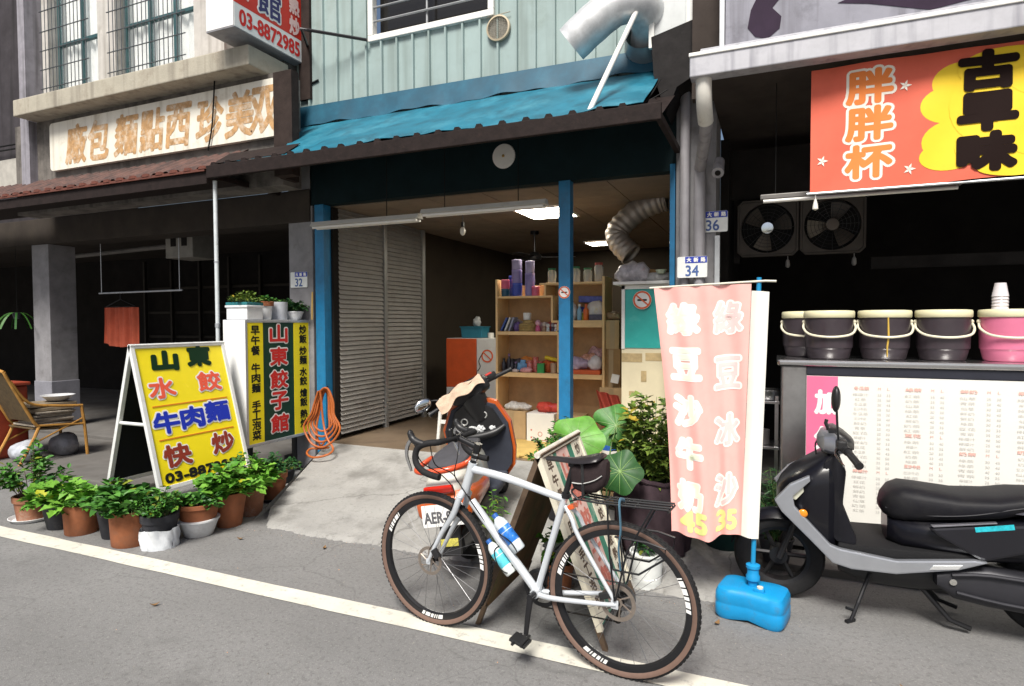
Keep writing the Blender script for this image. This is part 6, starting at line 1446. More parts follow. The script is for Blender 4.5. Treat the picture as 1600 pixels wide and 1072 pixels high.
lump('plush_toy', 'large white plush with yellow patch on the shelf right of the post', 'plush toy', (-1.725, 6.34, zd), .115, (1.05, .75, 1.0), mat('white_plush', (.72, .70, .66), .95, var=.1, vs=30, dirt=((.70, .50, .05), .9, 7, .56)), 27, .12)
lump('plastic_bag', 'white bag slumped behind the blue post on the upper right shelf', 'bag', (-2.02, 6.33, zd), .115, (1.0, .7, 1.0), mat('white_slump', (.60, .60, .60), .5, var=.2, vs=16), 28, .15)
bottle2(-1.875, 6.25, zd, .17, .026, (.22, .42, .56), 'pale blue bottle just right of the blue post', 'pale_blue_bottle', WHITEP, 'bottles on the upper right shelf')
bottle2(-1.80, 6.24, zd, .17, .030, (.68, .14, .02), 'bright orange bottle in front of the white plush', 'orange_bottle', mat('orange_cap', (.6, .1, .02), .4, var=0), 'bottles on the upper right shelf')
bottle2(-1.845, 6.29, zd, .09, .032, (.45, .52, .04), 'short yellow green bottle between the blue and the orange bottles', 'lime_bottle', WHITEP, 'bottles on the upper right shelf')
m = MB(); m.box((0, 0, .03), (.14, .10, .06), None, .008); simple('box', 'dark patterned tin in front of the white plush', 'tin', m, mat('dark_tin', (.06, .055, .09), .4, var=.6, vs=40), (-1.69, 6.25, zd), 0, None, False)
m = MB(); m.box((0, 0, .035), (.30, .10, .07), (0, .03, 0), .01); simple('box', 'blue packet lying on top behind the white plush', 'packet', m, mat('blue_packet', (.08, .10, .38), .4, var=.4, vs=30), (-1.78, 6.44, zd + .19), 0, None, False)
# more small goods filling the gaps
extra = [('snack_bag', 'small silver snack bag behind the leaning booklets', (-2.66, 6.42, zb), .07, (1, .6, 1.1), (.40, .40, .44), 51), ('snack_bag', 'violet snack bag between the booklets and the straw mats', (-2.61, 6.30, zb), .05, (.8, .6, 1.2), (.16, .10, .30), 52),
         ('snack_bag', 'red snack bag behind the figurines on the second shelf', (-2.24, 6.42, zb), .075, (1.2, .6, .9), (.48, .07, .07), 53), ('snack_bag', 'dark grey bag at the back left of the third shelf', (-2.70, 6.42, zc), .09, (1.1, .6, .9), (.05, .05, .07), 54),
         ('snack_bag', 'orange snack bag at the back of the third shelf behind the blue toy', (-2.52, 6.43, zc), .095, (1.1, .5, 1.0), (.60, .22, .05), 55), ('snack_bag', 'pale snack bag in front between black bottles and blue toy', (-2.60, 6.225, zc), .035, (1.2, .7, .6), (.58, .48, .46), 56),
         ('snack_bag', 'green snack bag at the back behind the tan jar', (-2.17, 6.42, zc), .08, (.8, .5, 1.1), (.08, .26, .08), 57), ('snack_bag', 'dark blue bag at the back behind the orange bottle', (-1.86, 6.42, zd), .09, (1.1, .6, .9), (.05, .07, .25), 58),
         ('snack_bag', 'brown paper bundle on top of the right carton beside the shelf', (-1.52, 6.30, 1.625), .07, (1, .8, .7), (.34, .22, .12), 59)]
for (nm, lab, lc, r_, sc_, col, sd_) in extra:
    lump(nm, lab, 'bag', lc, r_, sc_, mat('snack_%d' % sd_, col, .4, var=.35, vs=30, bump=.3, bs=50, dirt=((.75, .72, .66), .7, 26, .60)), sd_, .22)
# boxes on the floor
m = MB(); m.b2((-.335, -.38, 0), (.335, .38, .022), .004); m.box((.1, -.36, .026), (.12, .04, .01), (0, 0, .4)); simple('cardboard_sheet', 'flattened yellowish cardboard lying on the shop floor before the boxes', 'cardboard', m, mat('yellow_cardboard', (.52, .36, .11), .85, var=.15, vs=6), (-2.24, 5.76, .303), R_(-3), None, False)
def carton(loc, d, lab, m_, rz=0, flap=True, name='cardboard_box'):
    t = thing(name, lab, 'box', loc, rz, 'cartons on the shop floor')
    m = MB(); m.box((0, 0, d[2] / 2), d, None, .004); m.build('body', m_, t)
    m = MB(); m.box((0, -d[1] / 2 - .0015, d[2] * .5), (.05, .002, d[2] * .98)); m.build('tape', mat('packing_tape', (.42, .30, .16), .35, var=.1), t)
    if flap:
        m = MB(); m.box((-d[0] / 2 - .03, 0, d[2] + .01), (.10, d[1] * .95, .005), (0, R_(-30), 0)); m.build('flap', m_, t)
    return t
carton((-2.63, 6.30, .304), (.33, .24, .32), 'brown cardboard box at the left foot of the shelf unit', CARD, 0, False)
wb_ = thing('cardboard_box', 'white printed box with a round red emblem under the third shelf', 'box', (-2.27, 6.24, .304), 0, 'cartons on the shop floor')
m = MB(); m.box((0, 0, .16), (.31, .26, .32), None, .004); m.build('body', mat('white_carton', (.78, .77, .72), .7, var=.04), wb_)
m = MB(); m.lathe([(.026, 0), (.026, .001), (.020, .001), (.020, 0)], n=20, rot=Matrix.Rotation(R_(90), 3, 'X'), cap=False, c=(0, -.1315, .10))
for a in (-.10, .10):
    for z in (.06, .14): m.lathe([(.010, 0), (.010, .001), (0, .001)], n=10, rot=Matrix.Rotation(R_(90), 3, 'X'), c=(a, -.1315, z))
m.box((0, -.1312, .035), (.20, .001, .008)); m.build('print', mat('faded_red_print', (.55, .20, .15), .7, var=.2), wb_)
carton((-1.96, 6.28, .304), (.28, .26, .31), 'brown cardboard box behind the foot of the blue post', CARD, 0, False)
lump('cloth_bundle', 'bright red and blue cloth heaped on the white printed box', 'cloth', (-2.24, 6.26, .625), .10, (1.4, .9, .6), mat('red_blue_bundle', (.50, .05, .03), .7, var=.3, vs=20, dirt=((.1, .08, .35), .9, 9, .58)), 29, .25)
lump('plastic_bag', 'white netting heaped on the left brown cardboard box', 'bag', (-2.62, 6.30, .625), .11, (1.4, .9, .45), mat('white_netting', (.58, .56, .52), .7, var=.35, vs=40), 30, .2)
carton((-1.535, 6.34, 1.32), (.14, .22, .30), 'upright brown carton at the top of the pile right of the shelf', CARD, .15, False)
carton((-1.52, 6.36, .92), (.20, .24, .40), 'tall brown carton in the middle of the pile right of the shelf', mat('cardboard_dark', (.34, .21, .09), .85, var=.15, vs=8), -.1, False)
carton((-1.52, 6.30, .304), (.24, .26, .62), 'lowest and widest carton of the pile right of the shelf', CARD, .05, False)
m = MB(); m.box((0, 0, .0), (.08, .03, .09), (0, .2, .2), .006); simple('paper_bag', 'small white paper bag stuffed on the carton pile', 'paper bag', m, WHITEP, (-1.47, 6.16, 1.02), 0, None, False)
m = MB(); m.grid(lambda u, v: Vector((-.12 + .24 * u + .03 * math.sin(v * 4), -.03 + .035 * math.sin(u * 14 + v * 2) - .05 * (1 - v), .34 * v - .05 * u)), 40, 14, .006); simple('jacket', 'dark red jacket hung over the carton pile behind the big leaves', 'jacket', m, mat('dark_red_fabric', (.34, .045, .025), .8, var=.2, vs=12), (-1.52, 6.13, .56))
# red and white cabinet with things on it
t = thing('cabinet', 'orange and white metal cabinet against the dark wall of the shop', 'cabinet', (-3.62, 7.45, .303))
m = MB(); m.b2((-.385, -.25, 0), (.385, .25, 1.09), .008); m.build('body', mat('cabinet_white', (.66, .67, .66), .45, var=.08, vs=6), t)
m = MB(); m.b2((-.383, -.268, .44), (.062, -.25, 1.085), .004); m.build('orange_door', mat('orange_cabinet_door', (.60, .085, .012), .45, var=.12, vs=8, dirt=((.25, .04, .01), .6, 16, .58)), t)
m = MB(); m.b2((-.383, -.268, .02), (.062, -.25, .435), .004); m.build('lower_door', _M['cabinet_white'], t)
m = MB(); m.b2((.068, -.266, .02), (.383, -.25, 1.085), .004); rdr = m.build('white_door', _M['cabinet_white'], t)
m = MB(); m.lathe([(.085, 0), (.085, .002), (.065, .002), (.065, 0)], (.22, -.267, .86), 28, Matrix.Rotation(R_(90), 3, 'X'), cap=False); m.box((.22, -.2685, .86), (.13, .001, .016), (0, R_(40), 0)); m.build('no_smoking_print', mat('orange_red_print', (.72, .12, .03), .5, var=0), rdr)
m = MB(); m.tube([(.08, -.268, .66), (.12, -.268, .72), (.10, -.268, .80), (.16, -.268, .90)], .006, 6, sub=4); m.tube([(.09, -.268, .40), (.16, -.268, .46), (.11, -.268, .56), (.085, -.268, .60)], .010, 6, sub=4); m.build('black_curve', BLK_INK, rdr, smooth=True)
m = MB(); m.sph((.20, -.264, .45), .06, (1.1, .08, .5), 16); m.build('blue_patch', mat('blue_patch_print', (.15, .36, .55), .5, var=.2), rdr, smooth=True)
t = thing('storage_bin', 'open teal plastic bin on top of the orange cabinet', 'bin', (-3.68, 7.40, 1.394))
m = MB(); m.loft([srect(0, 0, 0, 0, n=4)] * 2) if False else None
m.box((0, 0, .075), (.30, .22, .15), None, .012, 2, 1.08); m.build('body', mat('teal_bin', (.015, .16, .24), .45, var=.1), t)
m = MB(); m.box((0, 0, .148), (.34, .26, .012), None, .004); m.build('rim', _M['teal_bin'], t)
m = MB(); m.lathe([(.03, 0), (.04, .004), (.042, .07), (0, .07)], n=16); simple('cup', 'small white cup on the orange cabinet beside the teal bin', 'cup', m, WHITEP, (-3.40, 7.30, 1.394))
lump('plastic_bag', 'thin clear plastic bag poking out of the teal bin', 'bag', (-3.66, 7.40, 1.55), .07, (.8, .6, 1.0), mat('clear_grey_bag', (.35, .36, .36), .3, var=.4, vs=20), 35, .3)
t = thing('stool', 'white plastic stool on the shop floor behind the scooter cloth', 'stool', (-3.22, 5.98, .303))
m = MB(); m.box((0, 0, .455), (.27, .27, .03), None, .012); m.build('seat', WHITEP, t)
for sx in (-1, 1):
    for sy in (-1, 1): m = MB(); m.tube([(sx * .145, sy * .145, 0), (sx * .115, sy * .115, .445)], [.019, .022], 8); m.build('leg', WHITEP, t)
for s in (-1, 1): m = MB(); m.b2((-.12, s * .13 - .008, .19), (.12, s * .13 + .008, .23)); m.build('stretcher', WHITEP, t)
# display case at the right
t = thing('display_case', 'white framed case with teal upper panel and cream boarded base behind the flag', 'display case', (-1.045, 5.86, .302))
m = MB(); m.b2((-.235, -.24, 0), (.235, .24, 1.05)); m.build('base', mat('cream_board', (.70, .62, .42), .8, var=.08, vs=4), t)
m = MB()
for x in (-.235, .205): m.b2((x, -.25, 1.05), (x + .03, -.22, 1.635))
m.b2((-.235, -.25, 1.60), (.235, -.22, 1.637)); m.b2((-.235, -.22, 1.05), (.235, .24, 1.06)); m.build('frame', WHITEP, t)
m = MB(); m.b2((-.21, -.235, 1.06), (.21, .235, 1.60)); m.build('teal_panel', mat('teal_case_panel', (.03, .40, .36), .35, var=.12, vs=5, dirt=((.15, .5, .46), .5, 5, .55)), t)
m = MB()
for (x, z, w, h) in ((-.14, .97, .19, .08), (.07, .98, .17, .07), (-.03, .80, .05, .10), (-.13, .64, .07, .04)): m.b2((x - w / 2, -.243, z - h / 2), (x + w / 2, -.2405, z + h / 2))
m.build('tape_patch', mat('brown_tape_patch', (.48, .36, .18), .5, var=.25, vs=14), t)
sticker((-1.09, 5.606, 1.80), 0, .085, 'larger no smoking sticker on the teal display case')
m = MB(); m.b2((-.28, -.24, 0), (.27, .24, .028), .004); simple('tray_board', 'thin white board tilted on top of the teal display case', 'board', m, WHITEP, (-1.07, 5.80, 1.942), 0, None, False)
lump('plastic_bag', 'large clear plastic bag of red and white packets on the white board', 'bag', (-1.20, 5.76, 1.972), .13, (1.15, .8, .85), mat('packet_bag', (.46, .43, .45), .3, var=.4, vs=18, dirt=((.5, .12, .08), .8, 13, .60)), 36, .2)
lump('plastic_bag', 'low white plastic bag lying toward the right end of the white board', 'bag', (-.97, 5.74, 1.972), .11, (1.3, .7, .45), mat('dull_white_bag', (.45, .44, .43), .4, var=.3, vs=18), 37, .2)
m = MB(); m.box((0, 0, .06), (.26, .16, .12), (0, .08, .2), .004); simple('cardboard_box', 'flat brown carton behind the bags on the white board', 'box', m, _M['cardboard_dark'], (-1.14, 5.94, 1.985), 0, None, False)
m = MB(); m.lathe([(.03, 0), (.05, .03), (.052, .034), (0, .03)], n=18); simple('saucer_dish', 'little pale green dish on the white board near the blue post', 'dish', m, mat('pale_green_dish', (.5, .58, .42), .4, var=.1), (-.93, 5.66, 2.04))
# ceiling duct, fan, lamps
def ribbed(pts, r, name, label, m_, sub=8, amp=.06, per=2):
    m = MB(); P_ = [Vector(p) for p in pts]
    q = []; n = len(P_)
    for i in range(n - 1):
        p0 = P_[max(i - 1, 0)]; p1 = P_[i]; p2 = P_[i + 1]; p3 = P_[min(i + 2, n - 1)]
        for k in range(sub):
            t_ = k / sub; t2 = t_ * t_; t3 = t2 * t_
            q.append(.5 * (2 * p1 + (p2 - p0) * t_ + (2 * p0 - 5 * p1 + 4 * p2 - p3) * t2 + (3 * p1 - p0 - 3 * p2 + p3) * t3))
    q.append(P_[-1])
    m.tube(q, [r * (1 + amp * (1 if (i // per) % 2 else -1)) for i in range(len(q))], 24, cap=False)
    return m
m = ribbed([(-1.02, 6.5, 2.87), (-1.12, 6.5, 2.85), (-1.30, 6.5, 2.78), (-1.47, 6.48, 2.64), (-1.53, 6.46, 2.52), (-1.46, 6.44, 2.40), (-1.36, 6.42, 2.30)], .12, 'd', '', None, 10, .035)
tag(m.build('flexible_duct', mat('dull_foil_duct', (.42, .38, .35), .45, .5, var=.2, vs=9), smooth=True), 'crinkled foil duct bending down from the shop ceiling at the right', 'duct')
t = thing('ceiling_fan', 'dark ceiling fan hanging deep inside the shop', 'fan', (-3.05, 8.0, 2.52))
m = MB(); m.cyl((0, 0, 0), (0, 0, .34), .012, n=8); m.cyl((0, 0, .30), (0, 0, .345), .06, n=16); m.lathe([(.02, -.06), (.09, -.05), (.10, 0), (.06, .05), (.012, .06)], n=20); m.build('motor', BLACKM, t, smooth=True)
for k in range(3):
    a = k * 2.094 + .4; m = MB(); m.box((.33, 0, -.01), (.48, .11, .008), (R_(10), 0, 0), .003); m.build('blade', BLACKM, t, rotz=a)
LAMP = mat('lit_ceiling_panel', (.9, .88, .8), .5, var=0, emit=((1.0, .92, .76), 17))
for (x0_, x1_, y0_, y1_, lab) in ((-2.66, -2.12, 6.34, 6.98, 'lit square ceiling panel nearest the door, half behind the blue post'), (-2.72, -2.28, 9.35, 9.8, 'lit ceiling panel far back in the shop')):
    t = thing('ceiling_light', lab, 'lamp', ((x0_ + x1_) / 2, (y0_ + y1_) / 2, 2.862), 0, 'lit panels in the shop ceiling')
    w_, d_ = (x1_ - x0_) / 2, (y1_ - y0_) / 2
    m = MB(); m.b2((-w_, -d_, -.012), (w_, d_, -.004)); m.build('diffuser', LAMP, t)
    m = MB()
    for (a, b) in (((-w_ - .02, -d_ - .02), (w_ + .02, -d_)), ((-w_ - .02, d_), (w_ + .02, d_ + .02)), ((-w_ - .02, -d_), (-w_, d_)), ((w_, -d_), (w_ + .02, d_))): m.b2((a[0], a[1], -.016), (b[0], b[1], .0))
    m.build('frame', WHITEP, t)
t = thing('bulb', 'bare white bulb on a cord below the shop ceiling', 'lamp', (-3.13, 6.0, 2.60))
m = MB(); m.cyl((0, 0, .09), (0, 0, .27), .004, n=6); m.cyl((0, 0, .05), (0, 0, .10), .018, n=12); m.build('socket', BLACKP, t)
m = MB(); m.sph((0, 0, 0), .032, (1, 1, 1.5), 14); m.build('glass', mat('milky_bulb', (.7, .68, .62), .3, var=.05), t, smooth=True)
for (xa, xb, z, lab, cords) in ((-4.41, -3.12, 2.60, 'white twin tube lamp hung over the doorway beside the slatted shutter', (-3.5,)), (-3.09, -1.83, 2.635, 'white twin tube lamp hung over the doorway beside the blue post', (-2.85, -2.1))):
    t = thing('tube_lamp', lab, 'lamp', ((xa + xb) / 2, 5.10, z), 0, 'unlit tube lamps over the doorway')
    L2 = (xb - xa) / 2
    m = MB(); m.prism([(-.06, 0), (.06, 0), (.03, .045), (-.03, .045)], 2 * L2, Matrix.Translation((-L2, 0, 0)) @ Matrix.Rotation(R_(90), 4, 'Z') @ Matrix.Rotation(R_(90), 4, 'X')); m.build('housing', mat('lamp_housing', (.60, .58, .53), .5, .1, var=.08, vs=6, dirt=((.3, .26, .2), .5, 6, .58)), t)
    for y in (-.033, .033): m = MB(); m.cyl((-L2 + .02, y, -.014), (L2 - .02, y, -.014), .014, n=12); m.build('tube', mat('unlit_tube', (.68, .67, .64), .3, var=.04), t, smooth=True)
    for c_ in cords: m = MB(); m.cyl((c_ - (xa + xb) / 2, 0, .045), (c_ - (xa + xb) / 2, .0, 3.42 - z), .004, n=6); m.build('cord', WIRE, t)

# ================================================================= fixed to the shop front, outside
t = thing('wall_disc', 'flat white disc fixed to the dark lintel, half hidden by the awning edge', 'disc', (-2.325, 5.298, 3.155))
m = MB(); m.lathe([(.115, 0), (.112, .012), (.09, .016), (0, .016)], n=32, rot=Matrix.Rotation(R_(90), 3, 'X')); m.build('disc', WHITEP, t, smooth=True)
m = MB(); m.sph((0, -.018, -.0), .014, (1, .6, 1), 12); m.build('knob', mat('brass_knob', (.45, .30, .10), .4, .7, var=.1), t)
t = thing('wall_vent', 'round wire covered vent on the pale green sheet wall beside the window', 'vent', (-2.365, 5.288, 4.33))
Rx = Matrix.Rotation(R_(90), 3, 'X')
m = MB(); m.lathe([(.118, 0), (.118, .03), (.103, .034), (.103, 0)], n=32, rot=Rx, cap=False); m.build('rim', mat('tan_vent_rim', (.48, .40, .28), .6, var=.15), t)
m = MB(); m.lathe([(.104, .004), (.104, .006), (0, .006)], n=32, rot=Rx); m.build('backing', mat('vent_backing', (.26, .25, .22), .8, var=.35, vs=40), t)
m = MB()
for k in range(-6, 7):
    d = k * .016; e = math.sqrt(max(0, .104 ** 2 - d * d)); m.cyl((d, -.026, -e), (d, -.026, e), .0018, n=5); m.cyl((-e, -.028, d), (e, -.028, d), .0018, n=5)
m.tube([(-.12, -.015, .12), (.12, -.015, .13)], .004, 6); m.build('grille', mat('vent_wire', (.40, .37, .30), .5, .5, var=.1), t)
t = thing('exhaust_duct', 'bent shiny metal exhaust duct sticking out above the teal awning', 'duct', (-1.05, 5.29, 3.93))
m = ribbed([(.06, .02, .02), (.10, -.15, .12), (.06, -.33, .19), (-.10, -.43, .17), (-.29, -.46, .05), (-.47, -.455, -.08)], .150, 'd', '', None, 10, .006, 3); m.build('pipe', GALV, t, smooth=True)
m = MB(); m.lathe([(.20, -.01), (.155, .17)], (.06, .0, .02), 28, Matrix.Rotation(R_(78), 3, 'X'), cap=False); m.build('collar', mat('pinkish_galvanised', (.50, .46, .46), .4, .7, var=.15), t, smooth=True)
m = ribbed([(-.29, -.46, .05), (-.465, -.455, -.077)], .135, 'd', '', None, 10, .0); m.build('liner', BLACKISH, t)
m = MB(); m.tube([(-1.27, 4.40, 3.10), (-.74, 5.27, 4.88)], .021, 10); tag(m.build('support_rod', WHITEP, smooth=True), 'slanting white rod from the awning edge up past the metal duct', 'rod')
m = MB(); m.tube([(-1.02, 4.62, 3.29), (-.98, 4.6, 3.22), (-.92, 4.6, 3.21), (-.86, 4.7, 3.30), (-.80, 4.8, 3.45)], .006, 6, sub=5); m.tube([(-.93, 4.6, 3.21), (-.84, 4.68, 3.27), (-.74, 4.76, 3.35)], .005, 6, sub=5); tag(m.build('loose_wire', WIRE), 'loose black wire curling on the right end of the teal awning', 'wire')
PIPEM = mat('grey_plastic_pipe', (.30, .29, .31), .55, var=.15, vs=6, streak=((.12, .11, .11), .6, 16))
t = thing('downpipe', 'drainpipe running from the grey gutter elbow down the front of the pillar', 'pipe', (-.55, 5.22, 0))
m = MB(); m.tube([(.0, 0, .02), (.0, 0, 2.6), (.01, -.04, 2.85), (.09, -.48, 3.0), (.10, -.62, 3.06)], .046, 14, sub=4); m.build('pipe', PIPEM, t, smooth=True)
m = MB(); m.tube([(.10, -.60, 3.03), (.10, -.70, 3.10), (.10, -.745, 3.18), (.10, -.76, 3.29)], .054, 14, sub=4); m.build('elbow', mat('white_pvc', (.66, .64, .58), .5, var=.1, vs=7, dirt=((.35, .3, .24), .6, 8, .55)), t, smooth=True)
m = MB(); m.cyl((-.672, 5.24, .02), (-.672, 5.24, 3.5), .040, n=14); tag(m.build('downpipe', PIPEM, smooth=True), 'straight grey pipe on the pillar beside the blue door jamb', 'pipe')
m = MB(); m.b2((-.435, 5.25, .1), (-.395, 5.29, 2.30), .004); tag(m.build('metal_strip', mat('pale_strip', (.46, .48, .50), .5, .3, var=.12, vs=9)), 'pale metal strip on the stall side edge of the pillar below plate 36', 'strip')
t = thing('pipe_end', 'small tilted grey camera like pipe end on the pillar beside the stall roof', 'lamp', (-.40, 5.12, 2.81))  # tilted pipe end, camera like; it is no lamp and gives no light
m = MB(); m.cyl((0, .08, .07), (.0, -.06, -.05), .042, .046, 18); m.build('body', PIPEM, t, smooth=True)
m = MB(); m.cyl((.0, -.0601, -.0501), (.0, -.064, -.0535), .022, n=16); m.build('lens', BLACKISH, t)

# ================================================================= drink stall
t = thing('drink_counter', 'stainless steel drink counter with a bright printed menu board on its front', 'counter', (1.6, 4.50, 0))
x0_, x1_ = -1.534, 1.5
m = MB(); m.b2((x0_, .02, .08), (x1_, .58, 1.30), .01); m.build('body', STEEL, t)
m = MB(); m.b2((x0_ - .03, -.03, 1.305), (x1_, .62, 1.345), .016, 3); m.build('top', mat('steel_top', (.62, .62, .62), .22, 1., var=.08, vs=7), t)
m = MB(); m.b2((x0_ + .15, -.012, 1.245), (x1_, .02, 1.302), .004); m.build('dark_rail', mat('dark_rail', (.03, .032, .045), .4, .3, var=.1), t)
m = MB(); m.b2((x0_ + .15, -.008, .27), (x1_, .018, 1.243), .003); mb_ = m.build('menu_board', mat('white_menu_sheet', (.76, .75, .70), .45, var=.03, vs=3), t)
m = MB(); m.b2((x0_ + .152, -.0105, .30), (x0_ + .335, -.0085, 1.240)); m.build('pink_strip', mat('pink_menu_print', (.72, .16, .30), .45, var=.05), mb_)
Fm = frame((x0_ + .15, -.0085, .27), (1, 0, 0), (0, 0, 1))
m = MB()
for s, y in zip('加分', (.80, .56)): put(m, s, Fm, .115, y, .12, .15, .008, .003)
m.build('white_lettering', WHT_INK, mb_)
rd_ = MB(); gr = MB(); rg = random.Random(8)
words = ['紅茶', '綠茶', '奶茶', '冬瓜茶', '青茶', '檸檬汁', '仙草', '豆沙牛奶', '鮮奶', '豆花']
# four columns of drinks and prices, headings in red
for c_ in range(5):
    xx = .27 + c_ * .285; y = .90; k = 0
    heads = {0: (0, 17), 1: (0, 9, 15), 2: (0, 12), 3: (0, 11), 4: (0, 8)}[c_]
    row = 0
    while y > .10:
        if row in heads:
            put(rd_, rg.choice(words), Fm, xx + .05, y, .085, .022, .001, .003, n=4); put(rd_, 'M', Fm, xx + .15, y, .016, .016, 0, .003); put(rd_, 'L', Fm, xx + .20, y, .014, .016, 0, .003); y -= .040
        else:
            put(gr, rg.choice(words), Fm, xx + .045, y, rg.uniform(.06, .09), .019, 0, .003); put(gr, str(rg.choice((20, 25, 30, 35, 40))), Fm, xx + .15, y, .022, .016, 0, .003); put(gr, str(rg.choice((30, 35, 40, 45, 50))), Fm, xx + .20, y, .022, .016, 0, .003); y -= .031
        row += 1
rd_.build('red_lettering', mat('faded_red_menu_ink', (.76, .46, .40), .6, var=0), mb_); gr.build('grey_lettering', mat('faded_grey_menu_ink', (.57, .56, .53), .6, var=0), mb_)
def tea_bucket(x, y, body, lab):
    t = thing('tea_bucket', lab, 'bucket', (x, y, 1.346), 0, 'lidded tea buckets on the counter')
    m = MB(); m.lathe([(.118, 0), (.126, .006), (.139, .06), (.141, .072), (.147, .078), (.150, .19), (.148, .285), (0, .285)], n=36); m.build('body', body, t, smooth=True)
    m = MB(); m.lathe([(.154, .278), (.158, .283), (.158, .315), (.153, .325), (.12, .328), (0, .328)], n=36); m.build('lid', mat('cream_lid', (.74, .70, .46), .45, var=.06, vs=8), t, smooth=True)
    m = MB(); m.tube([(-.153, 0, .245), (-.157, -.05, .205), (-.116, -.125, .165), (0, -.165, .150), (.116, -.125, .165), (.157, -.05, .205), (.153, 0, .245)], .0075, 8, sub=6); m.sph((-.151, 0, .25), .016, n=10); m.sph((.151, 0, .25), .016, n=10); m.build('handle', mat('cream_handle', (.70, .66, .50), .45, var=.06), t, smooth=True)
    return t
DB = mat('dark_brown_bucket', (.040, .030, .036), .38, var=.15, vs=6, coat=.2)
tea_bucket(.225, 4.98, DB, 'dark tea bucket standing furthest back, partly hidden at the counter end')
tea_bucket(.36, 4.72, DB, 'dark tea bucket in front of the half hidden one at the counter end')
t = tea_bucket(.695, 4.76, DB, 'dark tea bucket with a yellow drip down its front')
m = MB(); m.tube([(.0, -.153, .28), (.004, -.154, .15), (-.002, -.149, .09), (0, -.137, .02)], [.004, .006, .005, .003], 6, flat=.5); m.build('drip', mat('mustard_drip', (.55, .36, .06), .5, var=.1), t)
tea_bucket(1.03, 4.78, DB, 'dark tea bucket next to the pink bucket')
tea_bucket(1.375, 4.78, mat('pink_bucket', (.62, .16, .27), .38, var=.08, vs=6, coat=.2), 'pink tea bucket carrying a stack of clear cups')
t = thing('cup_stack', 'stack of clear plastic cups upside down on the pink tea bucket', 'cups', (1.335, 4.80, 1.676))
for k in range(5): m = MB(); m.lathe([(.046, .020 * k), (.044, .020 * k + .004), (.030, .020 * k + .085), (0, .020 * k + .085)], n=20); m.build('cup', mat('cloudy_cup', (.62, .58, .60), .25, var=.05), t, smooth=True)
def wall_fan(x, lab, hubm, seed):
    t = thing('exhaust_fan', lab, 'fan', (x, 6.02, 2.44), 0, 'square exhaust fans in the stall')
    fm = mat('fan_frame', (.075, .066, .058), .5, .2, var=.15, vs=8)
    m = MB(); n = 36; sq = []; ci = []
    for k in range(n):
        a = 2 * math.pi * k / n; c, s = math.cos(a), math.sin(a); e = 1 / max(abs(c), abs(s)); e = min(e, 1.33)
        sq.append((c * .245 * e, s * .245 * e)); ci.append((c * .222, s * .222))
    m.poly([(x_, -.03, z_) for x_, z_ in sq] + [(x_, -.03, z_) for x_, z_ in ci] + [(x_, .05, z_) for x_, z_ in ci] + [(x_, .05, z_) for x_, z_ in sq],
           [(i, (i + 1) % n, n + (i + 1) % n, n + i) for i in range(n)] + [(n + i, n + (i + 1) % n, 2 * n + (i + 1) % n, 2 * n + i) for i in range(n)] + [(i, 3 * n + i, 3 * n + (i + 1) % n, (i + 1) % n) for i in range(n)])
    m.tube([(x_, -.032, z_) for x_, z_ in sq], .012, 6, closed=True); m.build('frame', fm, t)
    m = MB(); m.lathe([(.055, 0), (.05, .03), (0, .034)], (0, -.01, 0), 20, Rx); m.build('hub', hubm, t, smooth=True)
    for k in range(3):
        a = seed + k * 2.094; m = MB()
        m.grid(lambda u, v, a=a: Vector(((.05 + .15 * u) * math.cos(a + (v - .5) * (1.0 - .2 * u)), .0 + .05 * (v - .5), (.05 + .15 * u) * math.sin(a + (v - .5) * (1.0 - .2 * u)))), 6, 6, .004); m.build('blade', mat('fan_blade', (.10, .085, .07), .4, .4, var=.15), t, smooth=True)
    m = MB()
    for r in (.08, .11, .14, .17, .20): m.tube([(r * math.cos(2 * math.pi * k / 32), -.036, r * math.sin(2 * math.pi * k / 32)) for k in range(32)], .0018, 5, closed=True)
    for k in range(16): a = 2 * math.pi * k / 16; m.cyl((.05 * math.cos(a), -.036, .05 * math.sin(a)), (.226 * math.cos(a), -.036, .226 * math.sin(a)), .0018, n=5)
    m.build('grille', BLACKM, t)
    m = MB(); m.tube([(.17, -.02, -.25), (.17, -.02, -.29)], .004, 6); m.lathe([(.010, -.36), (.020, -.345), (.016, -.30), (.006, -.285)], (.17, -.02, 0), 12); m.build('pull_knob', mat('grey_pull_knob', (.22, .21, .20), .5, var=.1), t, smooth=True)
    m = MB(); m.b2((-.235, .05, -.235), (.235, .06, .235)); m.build('back_plate', mat('fan_back', (.012, .012, .012), .8, var=.1), t)
wall_fan(-.045, 'square exhaust fan with a shiny hub at the pillar end of the stall', mat('shiny_hub', (.60, .66, .72), .12, 1., var=0), .3)
wall_fan(.475, 'square exhaust fan with visible dull blades, further from the pillar', mat('dull_hub', (.14, .12, .10), .4, .5, var=.1), 1.2)
t = thing('tube_lamp', 'grey tube lamp hanging level beneath the red stall banner', 'lamp', (.515, 4.80, 2.475))
m = MB(); m.b2((-.60, -.03, 0), (.60, .03, .035), .006); m.build('housing', mat('grey_lamp_housing', (.16, .15, .14), .5, .3, var=.15), t)
m = MB(); m.cyl((-.58, -.02, -.014), (.58, -.02, -.014), .013, n=12); m.build('tube', mat('unlit_tube', (.68, .67, .64), .3, var=.04), t, smooth=True)
for x in (-.5, .5): m = MB(); m.cyl((x, 0, .035), (x, 0, .82), .003, n=6); m.build('cord', WIRE, t)
